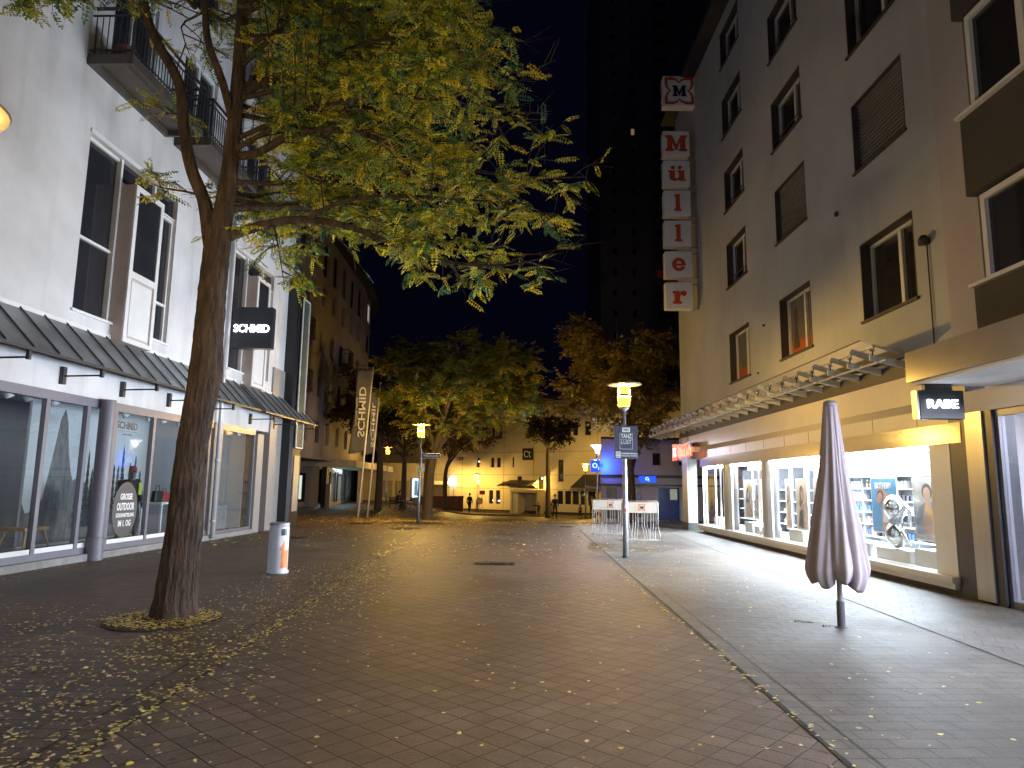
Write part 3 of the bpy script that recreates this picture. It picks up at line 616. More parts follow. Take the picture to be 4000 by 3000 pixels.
# horizontal railings in front of the upper left windows
for ri in (1, 2, 3):
    for ci in (0, 1):
        if (ci, ri) == (1, 1): continue
        c0, c1 = cols[ci]; z0 = rows[ri][0]
        q = MB(FR); q.tube([(-0.05, c0, z0+0.28), (-0.05, c1, z0+0.28)], 0.015, 6); P(q, 'rail', steel_dark, RB)
q = MB(FR); q.tube([(0.03, 11.65, 3.9), (0.03, 11.65, 6.0)], 0.012, 6); P(q, 'cable', steel_dark, RB)
q = MB(FR); q.lathe([(0.02, -0.12), (0.09, -0.11), (0.1, -0.03), (0.05, 0.05), (0.01, 0.06)], (0.08, 11.65, 6.05), 12); P(q, 'wall_lamp', steel_dark, RB)
for (a, z, s_) in ((14.8, 7.75, 0.05), (19.5, 6.3, 0.025), (20.1, 5.0, 0.02)):
    q = MB(FR); q.box(0.001, a, z, 0.06, a+s_*1.6, z+s_*2); P(q, 'wall_fitting', steel_dark, RB)
dp = MB(FR); dp.box(0.001, 10.78, 3.9, 0.05, 11.06, 18.3); P(dp, 'downpipe', mat('gap_brown', (0.03, 0.025, 0.022), None, 3, 0.6), RB)
# fascia over the shop windows
f1 = MB(FR); f1.box(-0.5, 11.0, 3.2, 0.02, 29.9, 3.72); f1.prism([(-0.3, 2.75), (0.10, 2.75), (0.10, 3.03), (0.02, 3.199), (-0.3, 3.199)], 11.0, 29.9, 'y'); P(f1, 'fascia', mat('beige_fascia', (0.58, 0.54, 0.49), (0.50, 0.465, 0.42), 1.4, 0.32, bump=0.02), RB)
f1 = MB(FR); f1.box(-0.3, 11.0, 2.42, 0.13, 26.3, 2.749); P(f1, 'fascia_band', mat('polished_beige', (0.50, 0.44, 0.34), (0.44, 0.39, 0.31), 1.2, 0.16, spec=0.8), RB)
js = [MB(FR) for _ in range(1)]
for k in range(12):
    a = 12.2+k*1.5
    q = MB(FR); q.box(0.101, a, 2.76, 0.104, a+0.012, 3.03); P(q, 'panel_joint', frame_dark, RB)
# brown bars over the fascia, with their shadow painted in as one dark strip
q = MB(FR); q.box(-0.02, 11.0, 3.721, 0.02, 29.9, 4.0); P(q, 'dark_band', mat('brown_shadow_band', (0.045, 0.035, 0.03), None, 2, 0.6), RB)
# glass canopy
cr = E('glass_canopy', 'long glass canopy on steel fins over the drugstore window', 'canopy', (6.9, 20, 4.2))
q = MB(); n = 14
edge = [(7.28, 12.0, 4.08), (6.27, 12.2, 4.3)]+[(6.27+0.16*math.sin(PI*t/1.6), 12.2+22.0*t, 4.3) for t in np.linspace(0.05, 1, 14)]+[(7.28, 34.2, 4.08)]
ytop = np.linspace(12.2, 34.2, 15)
for a, b2 in zip(ytop[:-1], ytop[1:]):
    def xe(y): t = (y-12.2)/22.0; return 6.27+0.16*math.sin(PI*t/1.6)
    q.quad((7.29, a, 4.06), (7.29, b2-0.015, 4.06), (xe(b2), b2-0.015, 4.3), (xe(a), a, 4.3))
def canopy_glass():
    m = bpy.data.materials.new('canopy_glass'); m.use_nodes = True; nt = m.node_tree; N = nt.nodes; L = nt.links; N.remove(N['Principled BSDF'])
    t = N.new('ShaderNodeBsdfTransparent'); t.inputs[0].default_value = (0.72, 0.84, 0.80, 1); gl = N.new('ShaderNodeBsdfGlossy'); gl.inputs['Roughness'].default_value = 0.05
    df = N.new('ShaderNodeBsdfTranslucent'); df.inputs[0].default_value = (0.6, 0.66, 0.63, 1); d2 = N.new('ShaderNodeBsdfDiffuse'); d2.inputs[0].default_value = (0.68, 0.74, 0.70, 1)
    fr2 = N.new('ShaderNodeLayerWeight'); fr2.inputs[0].default_value = 0.35
    m0 = N.new('ShaderNodeMixShader'); m0.inputs[0].default_value = 0.5; L.new(df.outputs[0], m0.inputs[1]); L.new(d2.outputs[0], m0.inputs[2])
    m1 = N.new('ShaderNodeMixShader'); m1.inputs[0].default_value = 0.88; L.new(t.outputs[0], m1.inputs[1]); L.new(m0.outputs[0], m1.inputs[2])
    m2 = N.new('ShaderNodeMixShader'); L.new(fr2.outputs['Fresnel'], m2.inputs[0]); L.new(m1.outputs[0], m2.inputs[1]); L.new(gl.outputs[0], m2.inputs[2])
    L.new(m2.outputs[0], N['Material Output'].inputs[0]); return m
P(q, 'glass_roof', canopy_glass(), cr)
fin_m = mat('fin_grey', (0.78, 0.79, 0.77), None, 2, 0.35, 0.1)
k = 12.55
while k < 34:
    q = MB(); x0 = 6.62; q.prism([(7.28, 3.88), (7.28, 4.02), (x0, 4.12), (x0, 4.02)], k, k+0.03, 'y'); fn = P(q, 'fin', fin_m, cr)
    q = MB(); q.tube([(x0+0.06, k+0.015, 4.0), (x0+0.06, k+0.015, 4.215)], 0.012, 6); q.tube([(x0+0.06, k+0.015, 4.195), (x0+0.06, k+0.015, 4.21)], 0.05, 10); P(q, 'clamp', chrome, fn)
    k += 0.86
q = MB(); q.tube([(6.78, 12.3, 4.00), (6.78, 34.0, 4.00)], 0.02, 8); P(q, 'rod', steel, cr)
q = MB(); q.tube([(xe(12.2), 12.2, 4.31), (xe(20), 20, 4.31), (xe(28), 28, 4.31), (xe(34), 34.2, 4.31)], 0.012, 6); P(q, 'edge_trim', steel_dark, cr)
# column at the corner
q = MB(); q.box(7.0, 27.5, 0.0, 7.36, 28.4, 3.2); P(q, 'column', mat('column_stone', (0.55, 0.56, 0.56), (0.45, 0.46, 0.46), 1.5, 0.3), RB)
q = MB(); q.box(6.97, 27.46, 0.0, 7.005, 27.62, 3.2); P(q, 'column_trim', brushed, RB)
q = MB(); q.box(6.965, 27.44, 0.0, 7.39, 28.43, 0.28); P(q, 'column_base', mat('dark_plinth_stone', (0.08, 0.09, 0.08), None, 3, 0.5), RB)
# shop front
SH = RB
q = MB(); q.box(7.12, 11.35, 0.09, 16.3, 26.4, 0.20); P(q, 'plinth', stone_beige, SH)
q = MB(); q.box(7.05, 11.3, 0.201, 16.3, 26.45, 0.29); P(q, 'window_ledge', mat('ledge_stone', (0.60, 0.57, 0.50), None, 2, 0.3), SH)
q = MB(); q.box(7.25, 11.4, 0.0, 16.3, 26.35, 0.089); P(q, 'recess', frame_dark, SH)  # set-back gap under the plinth, its shadow put in as dark colour
q = MB(); q.box(7.2, 11.36, 0.291, 7.5, 11.92, 2.419); P(q, 'pilaster', mat('white_metal_pilaster', (0.80, 0.82, 0.83), None, 1, 0.35, 0.0), SH)
for (a0, a1) in ((19.5, 20.4), (22.95, 24.1)):
    q = MB(); pts = [(7.5, a0), (7.5, a1)]+[(7.5-0.3*math.sin(PI*t), a1-(a1-a0)*t) for t in np.linspace(0.08, 0.92, 9)]; q.prism([(p[0], p[1]) for p in pts], 0.291, 2.419, 'z'); P(q, 'column', brushed, SH)
for a in (11.93, 19.42, 20.44, 22.9, 24.14, 24.72, 25.9, 26.28):
    q = MB(); q.box(7.26, a, 0.291, 7.31, a+0.045, 2.419); P(q, 'mullion', white_lac, SH)
gs = glass('shop_glass', (0.97, 0.99, 1.0), 0.8)
for (a0, a1) in ((11.98, 19.42), (20.49, 22.9), (24.78, 25.9), (25.95, 26.27)):
    q = MB(); q.box(7.28, a0, 0.291, 7.29, a1, 2.419); P(q, 'pane', gs, SH)
q = MB(); q.box(7.31, 26.285, 0.291, 7.9, 26.30, 2.419); P(q, 'pane', gs, SH)
# shop interior shell
q = MB(); q.box(8.95, 11.4, 0.291, 9.0, 26.28, 2.6); P(q, 'back_wall', shelf_back, SH)
q = MB(); q.box(7.5, 11.4, 0.291, 8.95, 11.45, 2.6); P(q, 'back_wall', white_lac, SH)
q = MB(); q.quad((7.3, 11.4, 0.294), (8.95, 11.4, 0.294), (8.95, 26.28, 0.294), (7.3, 26.28, 0.294)); P(q, 'shop_floor', white_lac, SH)
q = MB(); q.box(7.45, 11.4, 2.601, 9.0, 26.28, 2.65); P(q, 'shop_ceiling', white_lac, SH)
q = MB(); q.box(7.32, 11.95, 2.35, 7.42, 26.2, 2.405); P(q, 'light_strip', emat('strip_glow', COLD, 14), SH)
for k in range(5):
    y0 = 12.2+k*2.9
    light('window_light', 'AREA', (7.50, y0+1.2, 1.3), 105, COLD, 1.7, (0, math.radians(98), 0), 2.5, math.radians(95))
    light('window_light', 'AREA', (7.55, y0+1.2, 2.25), 42, COLD, 0.25, (0, math.radians(66), 0), 2.6, math.radians(125))
    light('window_light', 'AREA', (8.1, y0+1.2, 2.56), 210, COLD, 0.6, (0, 0, 0), 2.6)
# shelving with header
sv = E('wall_shelving', 'long white wall shelving with lit header boards behind the drugstore window', 'shelves', (8.7, 15.6, 0.294))
for z in (0.55, 0.83, 1.11, 1.39, 1.67):
    q = MB(); q.box(8.60, 11.5, z, 8.945, 19.35, z+0.02); P(q, 'shelf', white_lac, sv)
for k in range(8):
    q = MB(); a = 11.5+k*1.12; q.box(8.62, a-0.015, 0.295, 8.945, a+0.015, 1.95); P(q, 'upright', mat('upright_grey', (0.35, 0.37, 0.4), None, 2, 0.4), sv)
q = MB(); q.box(8.45, 11.5, 1.95, 8.947, 19.35, 2.16); P(q, 'header', white_lac, sv)
grey_t = mat('header_text_grey', (0.16, 0.17, 0.19), None, 1, 0.5)
for tx, a in (('CL', 12.25), ('aramis', 13.35), ('SHISEIDO', 14.55), ('AZZARO', 15.65)):
    text(tx, 0.085, grey_t, sv, (8.443, a, 2.06), (0, -1, 0), (0, 0, 1), 'lettering', 0.16 if len(tx) < 3 else 0.36 if len(tx) < 7 else 0.52)
q = MB(); q.box(8.30, 11.5, 2.17, 8.46, 19.35, 2.30); P(q, 'light_box', emat('header_glow', COLD, 2.2), sv)
sv2 = E('wall_shelving', 'darker wall shelving behind the far pane of the drugstore window', 'shelves', (8.7, 22.5, 0.294))
for z in (0.55, 0.9, 1.25, 1.6):
    q = MB(); q.box(8.60, 20.0, z, 8.945, 26.2, z+0.02); P(q, 'shelf', white_lac, sv2)
for k in range(6):
    q = MB(); a = 20.1+k*1.15; q.box(8.62, a-0.015, 0.295, 8.945, a+0.015, 2.3); P(q, 'upright', steel_dark, sv2)
# goods on the shelves: each pack a thing of its own
pc = [((0.02, 0.02, 0.025), 'black'), ((0.55, 0.06, 0.05), 'red'), ((0.05, 0.16, 0.45), 'blue'), ((0.62, 0.5, 0.12), 'yellow'), ((0.78, 0.78, 0.78), 'white'), ((0.14, 0.3, 0.14), 'green'), ((0.55, 0.32, 0.42), 'pink'), ((0.30, 0.22, 0.14), 'brown')]
kinds = []
for i, (c_, nm) in enumerate(pc):
    h = 0.12+0.012*i; mb_ = MB(); x, y = 8.72, 11.60
    mt = mat('pack_'+nm, c_, None, 6, 0.3)
    if i % 2 == 0:
        mb_.box(x, y, 0.571, x+0.09, y+0.09, 0.571+h); o = P(mb_, 'carton', mt, None, 'small '+nm+' carton on the drugstore wall shelves', 'carton', nm+' cartons on the drugstore shelves', base=(x, y, 0.571)); bevel(o, 0.004)
    else:
        mb_.lathe([(0.04, 0), (0.042, 0.005), (0.042, h*0.65), (0.018, h*0.72), (0.018, h*0.8)], (x+.04, y, 0.571), 8); o = P(mb_, 'bottle', mt, None, 'small '+nm+' bottle on the drugstore wall shelves', 'bottle', nm+' bottles on the drugstore shelves', base=(x+.04, y, 0.571), smooth=True)
        c2_ = MB(); c2_.lathe([(0.022, h*0.801), (0.022, h)], (x+.04, y, 0.571), 8); P(c2_, 'cap', chrome if i % 3 else black_panel, o)
    kinds.append(o)
used = set(); cnt = 0
prx = random.Random(5)
for z in (0.571, 0.851, 1.131, 1.411, 1.691):
    y = 11.62
    while y < 19.3:
        i = prx.choices(range(8), [5, 1, 2, 1.5, 3, 1, 1, 2])[0]; run = prx.randint(2, 4)
        for _ in range(run):
            if y > 19.28 or prx.random() < 0.12: y += 0.11; continue
            if min(abs(y-(11.5+1.12*k)) for k in range(8)) < 0.06: y += 0.1
            o = kinds[i]
            if i not in used: o.location = (8.7, y, z); used.add(i)
            else: copy_tree(o, (8.7, y, z))
            cnt += 1; y += 0.125 + (0.03 if z > 1 else 0.0)
for z in (0.571, 0.921, 1.271):
    for k in range(12):
        if prx.random() < 0.4: continue
        copy_tree(kinds[prx.randrange(8)], (8.7, 20.25+k*0.47, z))
# low white display blocks in the window
for k, (a0, a1, h) in enumerate(((12.05, 13.0, 0.30), (13.15, 14.35, 0.22), (14.6, 15.5, 0.26), (16.6, 17.5, 0.24), (17.9, 18.8, 0.3), (20.6, 21.4, 0.22), (21.6, 22.3, 0.3), (25.0, 25.6, 0.3))):
    q = MB(); q.box(7.45, a0, 0.296, 7.95, a1, 0.296+h)
    bevel(P(q, 'display_block', mat('block_grey_white', (0.66, 0.68, 0.7), None, 2, 0.4), None, 'low white display block in the drugstore window, '+['nearest the white pilaster', 'under the chrome bow', 'behind the closed parasol', 'third from the brushed column', 'next to the brushed column', 'just past the first brushed column', 'beside the second brushed column', 'by the corner pane'][k], 'display block', 'white display blocks in the drugstore window'), 0.006)

# hanging posters
skin_p = mat('print_skin', (0.55, 0.34, 0.25), (0.42, 0.25, 0.18), 3, 0.4); hair_p = mat('print_hair', (0.07, 0.045, 0.035), (0.035, 0.02, 0.018), 5, 0.4)
def ellipse(cy, cz, ry, rz, n=18, rot=0):
    return [(cy+ry*math.cos(t)*math.cos(rot)-rz*math.sin(t)*math.sin(rot), cz+ry*math.cos(t)*math.sin(rot)+rz*math.sin(t)*math.cos(rot)) for t in np.linspace(0, 2*PI, n+1)[:-1]]
def poster(a0, a1, z0, z1, bgm, label, kind, x=7.62, accent=None):
    e = E('hanging_poster', label, 'poster', (x, (a0+a1)/2, z0), group='posters hanging in the drugstore window')
    q = MB(); q.box(x, a0, z0, x+0.012, a1, z1); P(q, 'board', white_lac, e)
    q = MB(); q.box(x-0.002, a0+0.02, z0+0.03, x-0.0005, a1-0.02, z1-0.02); P(q, 'print', bgm, e)
    w_, h_ = a1-a0, z1-z0; cy = (a0+a1)/2
    def fig(pts, m, k): q = MB(); q.prism([(cy-p[0]*w_, z0+p[1]*h_) for p in pts], x-0.003-k*0.0015, x-0.0024-k*0.0015, 'x'); P(q, 'print', m, e)
    if kind == 'bust':
        fig([(-.34, .04), (.36, .04), (.34, .25), (.2, .37), (.08, .42), (-.08, .42), (-.24, .37), (-.36, .22)], skin_p, 0)
        fig(ellipse(0, .60, .20, .20), hair_p, 1); fig([(-.2, .62), (-.25, .4), (-.14, .32), (-.08, .5)], hair_p, 2); fig(ellipse(0.02, .58, .11, .12), skin_p, 3)
    if kind == 'sit':
        fig([(-.38, .06), (.4, .06), (.3, .2), (.12, .16), (.2, .32), (.16, .5), (.04, .56), (-.12, .52), (-.22, .36), (-.14, .2), (-.3, .18)], skin_p, 0)
        fig(ellipse(0, .70, .17, .17), hair_p, 1); fig([(-.15, .72), (-.2, .5), (-.08, .46), (-.03, .6)], hair_p, 2); fig(ellipse(0.04, .68, .09, .10), skin_p, 3)
    if kind == 'man':
        fig([(-.40, .1), (.36, .1), (.42, .35), (.36, .52), (.16, .6), (-.1, .6), (-.3, .52), (-.42, .32)], mat('print_shirt', (0.18, 0.19, 0.22), None, 3, 0.4), 0)
        fig([(-.14, .1), (.16, .1), (.2, .35), (.14, .56), (.05, .64), (-.05, .64), (-.1, .52), (-.2, .3)], skin_p, 1)
        fig(ellipse(.0, .77, .17, .13), hair_p, 2); fig(ellipse(.0, .735, .12, .11), skin_p, 3); fig([(-.04, .58), (.36, .3), (.30, .22), (-.1, .5)], mat('print_orange', (0.7, 0.35, 0.12), None, 3, 0.4), 4)
    if kind == 'swim':
        fig([(-.1, .02), (.2, .02), (.22, .25), (.28, .5), (.22, .66), (.0, .8), (-.28, .86), (-.3, .8), (-.05, .66), (-.1, .4)], skin_p, 0)
        fig([(-.08, .2), (.22, .2), (.3, .52), (.14, .68), (-.02, .5)], mat('print_white', (0.75, 0.77, 0.8), None, 3, 0.4), 1)
        fig(ellipse(-.14, .66, .15, .11, rot=0.5), hair_p, 2); fig(ellipse(-.16, .63, .12, .09, rot=0.5), skin_p, 3)
    if accent: fig(*accent, 4)
    return e
pw = mat('print_pale_sky', (0.62, 0.70, 0.78), (0.45, 0.55, 0.66), 1.5, 0.35); pp = mat('print_pale_pink', (0.70, 0.64, 0.66), (0.6, 0.55, 0.58), 1, 0.35)
ps = mat('print_sunset', (0.72, 0.62, 0.42), (0.55, 0.46, 0.42), 1.2, 0.35); pg = mat('print_mint', (0.56, 0.66, 0.56), (0.62, 0.50, 0.42), 1.5, 0.35)
pb = mat('print_blue', (0.05, 0.24, 0.56), (0.09, 0.34, 0.62), 1, 0.35); pm = mat('print_grey_room', (0.52, 0.50, 0.48), (0.26, 0.24, 0.23), 5, 0.35); pv = mat('print_lavender', (0.60, 0.57, 0.74), (0.52, 0.48, 0.66), 0.7, 0.35)
poster(21.95, 22.8, 0.72, 1.92, pg, 'mint poster with a face and yellow flower, right beside the second brushed column', 'bust', accent=(ellipse(.2, .78, .16, .09), mat('print_yellow', (0.8, 0.5, 0.05), None, 3, 0.4)))
poster(21.2, 21.8, 0.72, 1.92, pw, 'pale blue poster of a seated figure, middle one in the far pane', 'sit')
poster(20.52, 21.05, 0.72, 1.92, pw, 'pale blue poster of a seated figure next to the first brushed column', 'sit', x=7.78)
poster(18.95, 19.35, 0.55, 1.92, ps, 'narrow sunset poster, first one right of the brushed column', 'sit')
poster(17.9, 18.65, 0.55, 1.92, ps, 'sunset poster of a woman in a dark dress, left of the pink one', 'sit', accent=([(-.3, .1), (.1, .06), (.08, .42), (-.2, .38)], hair_p))
poster(16.75, 17.55, 0.5, 1.9, pp, 'pale pink poster of a curly haired bust beside the closed parasol', 'bust')
bt = poster(13.75, 14.75, 0.78, 1.9, pb, 'blue poster with white capitals and a bathing figure right of the parasol', 'swim')
text('BIOTHERM', 0.13, mat('print_letter_white', (0.9, 0.9, 0.9), None, 1, 0.5), bt, (7.61, 14.25, 1.74), (0, -1, 0), (0, 0, 1), 'lettering', 0.62, 0.03)
mp_ = poster(12.52, 13.45, 0.72, 1.9, pm, 'large framed poster of a young man in front of the shelves', 'man', x=7.75)
text('24/7', 0.07, mat('print_letter_grey', (0.7, 0.7, 0.72), None, 1, 0.5), mp_, (7.737, 12.85, 0.82), (0, -1, 0), (0, 0, 1), 'lettering', 0.22, 0.01)
poster(12.1, 12.34, 0.7, 1.95, pv, 'narrow plain lavender banner next to the white pilaster', 'none', x=7.8)
# chrome bow
e = E('chrome_bow', 'mirror chrome balloon bow standing on a white block in the drugstore window', 'decoration', (7.62, 13.6, 0.52))
def blob(cy, cz, ry, rz_, name):
    bm = bmesh.new(); bmesh.ops.create_uvsphere(bm, u_segments=24, v_segments=16, radius=1)
    for v in bm.verts:
        t = v.co.z; k = (0.62+0.38*math.sin((t*0.5+0.5)*PI*0.62+0.4)) if name == 'upper_loop' else (0.62+0.38*math.sin((0.5-t*0.5)*PI*0.62+0.4))
        v.co = Vector((v.co.x*0.17*k, v.co.y*ry*k, v.co.z*rz_))
    me = bpy.data.meshes.new(name); bm.to_mesh(me); bm.free(); me.materials.append(chrome); me.polygons.foreach_set('use_smooth', [True]*len(me.polygons))
    o = bpy.data.objects.new(name, me); COL.objects.link(o); o.parent = e; o.location = Vector((7.55, cy, cz))-WO[e.name]; return o
blob(13.75, 1.30, 0.27, 0.27, 'upper_loop'); blob(13.75, 0.79, 0.28, 0.26, 'lower_loop')
q = MB(); q.lathe([(0.12, 0), (0.13, 0.02), (0.13, 0.08), (0.12, 0.10)], (7.55, 13.75, 1.0), 16); P(q, 'knot_band', steel, e)
q = MB()
q.tube([(7.5, 13.5, 1.04), (7.45, 13.28, 1.25), (7.45, 13.18, 1.38), (7.48, 13.10, 1.25), (7.52, 13.2, 1.0), (7.5, 13.4, 1.02)], [0.03, 0.05, 0.05, 0.045, 0.04, 0.03], 10); P(q, 'side_loop', chrome, e, smooth=True)
q = MB(); q.tube([(7.5, 13.45, 1.02), (7.46, 13.3, 0.8), (7.46, 13.15, 0.62)], [0.02, 0.06, 0.03], 10); P(q, 'ribbon_tail', chrome, e, smooth=True)

# ---------------- signs of the drugstore
red_l2 = mat('sign_orange', (0.62, 0.075, 0.015), None, 2, 0.5); sign_w = mat('sign_white_face', (0.86, 0.85, 0.86), None, 2, 0.5)
def M_poly(serif=0.16):
    """fat slab-serif M outline, unit box"""
    return [(0, 0), (.40, 0), (.40, .13), (.33, .16), (.33, .55), (.47, .05), (.55, .05), (.70, .56), (.70, .16), (.63, .13), (.63, 0), (1.03, 0), (1.03, .13), (.95, .17), (.95, .83), (1.03, .87), (1.03, 1), (.72, 1), (.52, .42), (.31, 1), (0, 1), (0, .87), (.08, .83), (.08, .17), (0, .13)]
def glyph(ch):
    """list of outlines for a heavy rounded serif face; lower-case x-height 0.68"""
    if ch == 'M': return [M_poly()]
    if ch == 'l': return [[(.08, 0), (.62, 0), (.62, .12), (.52, .16), (.52, 1), (.10, .95), (.10, .84), (.20, .82), (.20, .16), (.08, .12)]]
    if ch == 'r': return [[(.05, 0), (.58, 0), (.58, .11), (.47, .14), (.47, .36), (.56, .50), (.62, .44), (.74, .40), (.86, .48), (.87, .62), (.76, .70), (.60, .69), (.46, .56), (.44, .68), (.05, .66), (.05, .56), (.15, .53), (.15, .14), (.05, .11)]]
    if ch == 'u': return [[(.0, .68), (.0, .57), (.08, .54), (.08, .18), (.18, .02), (.38, -.02), (.58, .08), (.60, .0), (.98, .0), (.98, .11), (.90, .14), (.90, .68), (.52, .68), (.52, .57), (.60, .54), (.60, .24), (.50, .15), (.40, .17), (.38, .24), (.38, .68)],
                           ellipse(.27, .86, .12, .11), ellipse(.66, .86, .12, .11)]
    if ch == 'e':
        ou = ellipse(.42, .33, .42, .36, 28); o1 = [p for p in ou]
        # ring with a mouth at lower right: build as strip of quads
        res = []; n = 30; a0 = -0.35; a1 = 2*PI-0.75
        for k in range(n):
            t0 = a0+(a1-a0)*k/n+0.35; t1 = a0+(a1-a0)*(k+1)/n+0.35
            res.append([(.42+.42*math.cos(t0), .33+.36*math.sin(t0)), (.42+.42*math.cos(t1), .33+.36*math.sin(t1)), (.42+.17*math.cos(t1), .33+.20*math.sin(t1)), (.42+.17*math.cos(t0), .33+.20*math.sin(t0))])
        res.append([(.20, .27), (.83, .27), (.83, .37), (.20, .37)]); return res
def put_glyph(ch, parent, origin, right, up, w, h, m, depth=0.02, name='letter', off=0.0):
    R, U = Vector(right), Vector(up); Nn = R.cross(U); mb_ = MB(); lift = 0
    for pts in glyph(ch):
        V3 = [Vector(origin)+R*((p[0])*w)+U*(p[1]*h)+Nn*(off+lift) for p in pts]; lift += 0.0004
        i = mb_.vert(*V3); j = mb_.vert(*[v+Nn*depth for v in V3]); n = len(pts)
        mb_.f.append(tuple(range(i, i+n))[::-1]); mb_.f.append(tuple(range(j, j+n)))
        for k in range(n): k2 = (k+1) % n; mb_.f.append((i+k, i+k2, j+k2, j+k))
    return P(mb_, name, m, parent)
def flower_ring(cx, cz, s, inner):
    """four-lobed frame outline (outer, inner) in a square of half-size s"""
    def ring(s_, d):
        pts = []
        for q in range(4):
            an = q*PI/2; c_, s2 = math.cos(an), math.sin(an)
            loc = [(s_, s_), (s_*0.45, s_), (s_*0.14, s_*(0.86-d)), (0, s_*(0.68-d))]
            loc2 = [(-p[0], p[1]) for p in loc[::-1]][1:]
            for p in loc+loc2[:-1]: pts.append((cx+p[0]*c_-p[1]*s2, cz+p[0]*s2+p[1]*c_))
        return pts
    return ring(s, 0), ring(s*inner, 0.02)
def put_ring(parent, origin, right, up, s, m, depth=0.01, inner=0.78, name='emblem'):
    o1, i1 = flower_ring(0, 0, s, inner); R, U = Vector(right), Vector(up); Nn = R.cross(U); mb_ = MB(); n = len(o1)
    W = lambda p, d: Vector(origin)+R*p[0]+U*p[1]+Nn*d
    a = mb_.vert(*[W(p, depth) for p in o1]); b_ = mb_.vert(*[W(p, depth) for p in i1]); c_ = mb_.vert(*[W(p, 0) for p in o1]); d_ = mb_.vert(*[W(p, 0) for p in i1])
    for k in range(n):
        k2 = (k+1) % n
        mb_.f += [(a+k, a+k2, b_+k2, b_+k), (a+k, c_+k, c_+k2, a+k2), (b_+k, b_+k2, d_+k2, d_+k)]
    return P(mb_, name, m, parent)
ys_ = 26.2; X, Zv = Vector((1, 0, 0)), Vector((0, 0, 1))
def letter_box(x0, z0, wdt, hgt, ch, label, logo=False):
    e = E('letter_box', label, 'sign', (x0+wdt/2, ys_+0.2, z0), group='square sign boxes in a column on the grey building')
    q = MB(); q.box(x0, ys_, z0, x0+wdt, ys_+0.4, z0+hgt); bevel(P(q, 'box', sign_w, e), 0.015)
    q = MB(); q.box(x0+wdt+.001, ys_+0.15, z0+0.02, 7.31, ys_+0.2, z0+0.07); P(q, 'bracket', steel, e); q = MB(); q.box(x0+wdt+.001, ys_+0.15, z0+hgt-0.07, 7.31, ys_+0.2, z0+hgt-0.02); P(q, 'bracket', steel, e)
    if logo:
        put_ring(e, (x0+wdt/2, ys_-0.001, z0+hgt/2), (1, 0, 0), (0, 0, 1), wdt*0.45, red_l2, 0.012, 0.80)
        put_glyph('M', e, (x0+wdt*0.29, ys_-0.001, z0+hgt*0.32), (1, 0, 0), (0, 0, 1), wdt*0.42, hgt*0.36, black_panel, 0.015)
    else:
        ww = {'M': .8, 'u': .68, 'l': .5, 'e': .60, 'r': .62}[ch]*wdt; hh = {'M': .64, 'u': .62, 'l': .68, 'e': .72, 'r': .72}[ch]*hgt
        adv = {'M': 1.03, 'u': .98, 'l': .68, 'e': .84, 'r': .9}[ch]
        put_glyph(ch, e, (x0+wdt/2-ww*adv/2, ys_-0.001, z0+hgt*(0.18 if ch != 'e' else 0.25)), (1, 0, 0), (0, 0, 1), ww, hh, red_l2, 0.015)
zb_ = 8.55
for k, (ch, nm) in enumerate((('r', 'the lowest box of the column, orange r on white'), ('e', 'white box with an orange e, second from the bottom'), ('l', 'lower of the two white boxes with an orange l'), ('l', 'upper of the two white boxes with an orange l'), ('u', 'white box with an orange umlaut u'), ('M', 'white box with a plain orange capital M'))):
    letter_box(5.98, zb_+k*1.268, 1.06, 1.06, ch, nm+', on the grey building')
letter_box(6.02, 17.05, 1.32, 1.32, '', 'topmost white box with a black M inside an orange four-lobed frame', True)
# neon name hanging above the corner entrance
e = E('neon_sign', 'glowing orange red neon name hanging under the glass canopy', 'sign', (6.95, 27.6, 2.85))
neon = emat('neon_orange', (1.0, 0.075, 0.015), 1.5); neon_w = emat('neon_pale_blue', (0.55, 0.75, 1.0), 1.5)
q = MB(); q.box(6.95, 26.75, 2.78, 6.98, 29.85, 3.42); P(q, 'back_plate', mat('maroon_plate', (0.12, 0.015, 0.01), None, 2, 0.4), e)
for a in (27.2, 28.3, 29.4):
    q = MB(); q.tube([(6.965, a, 3.42), (6.965, a, 4.0)], 0.012, 6); P(q, 'rod', steel_dark, e)
ya = 28.75
for ch, ww in (('M', .52), ('u', .42), ('l', .42), ('l', .42), ('e', .42), ('r', .42)):
    adv = {'M': 1.03, 'u': .98, 'l': .66, 'e': .86, 'r': .9}[ch]
    put_glyph(ch, e, (6.945, ya, 2.86), (0, -1, 0), (0, 0, 1), ww, 0.48, neon, 0.03); ya -= ww*adv+0.02
put_ring(e, (6.94, 29.3, 3.1), (0, -1, 0), (0, 0, 1), 0.34, neon, 0.03, 0.86, 'emblem'); put_glyph('M', e, (6.935, 29.5, 2.92), (0, -1, 0), (0, 0, 1), 0.38, 0.36, neon_w, 0.03)
# dark entrance behind the column
q = MB(); q.box(8.9, 26.45, 0, 9.0, 29.5, 3.19); P(q, 'entrance_door', mat('dark_door_glass', (0.03, 0.03, 0.04), None, 1, 0.1), RB)
q = MB(); q.box(7.0, 26.5, 3.0, 9.0, 29.9, 3.19); P(q, 'soffit', white_lac, RB)
light('entrance_light', 'AREA', (7.7, 27.4, 2.98), 18, COLD, 0.8, (0, 0, 0), 0.8)

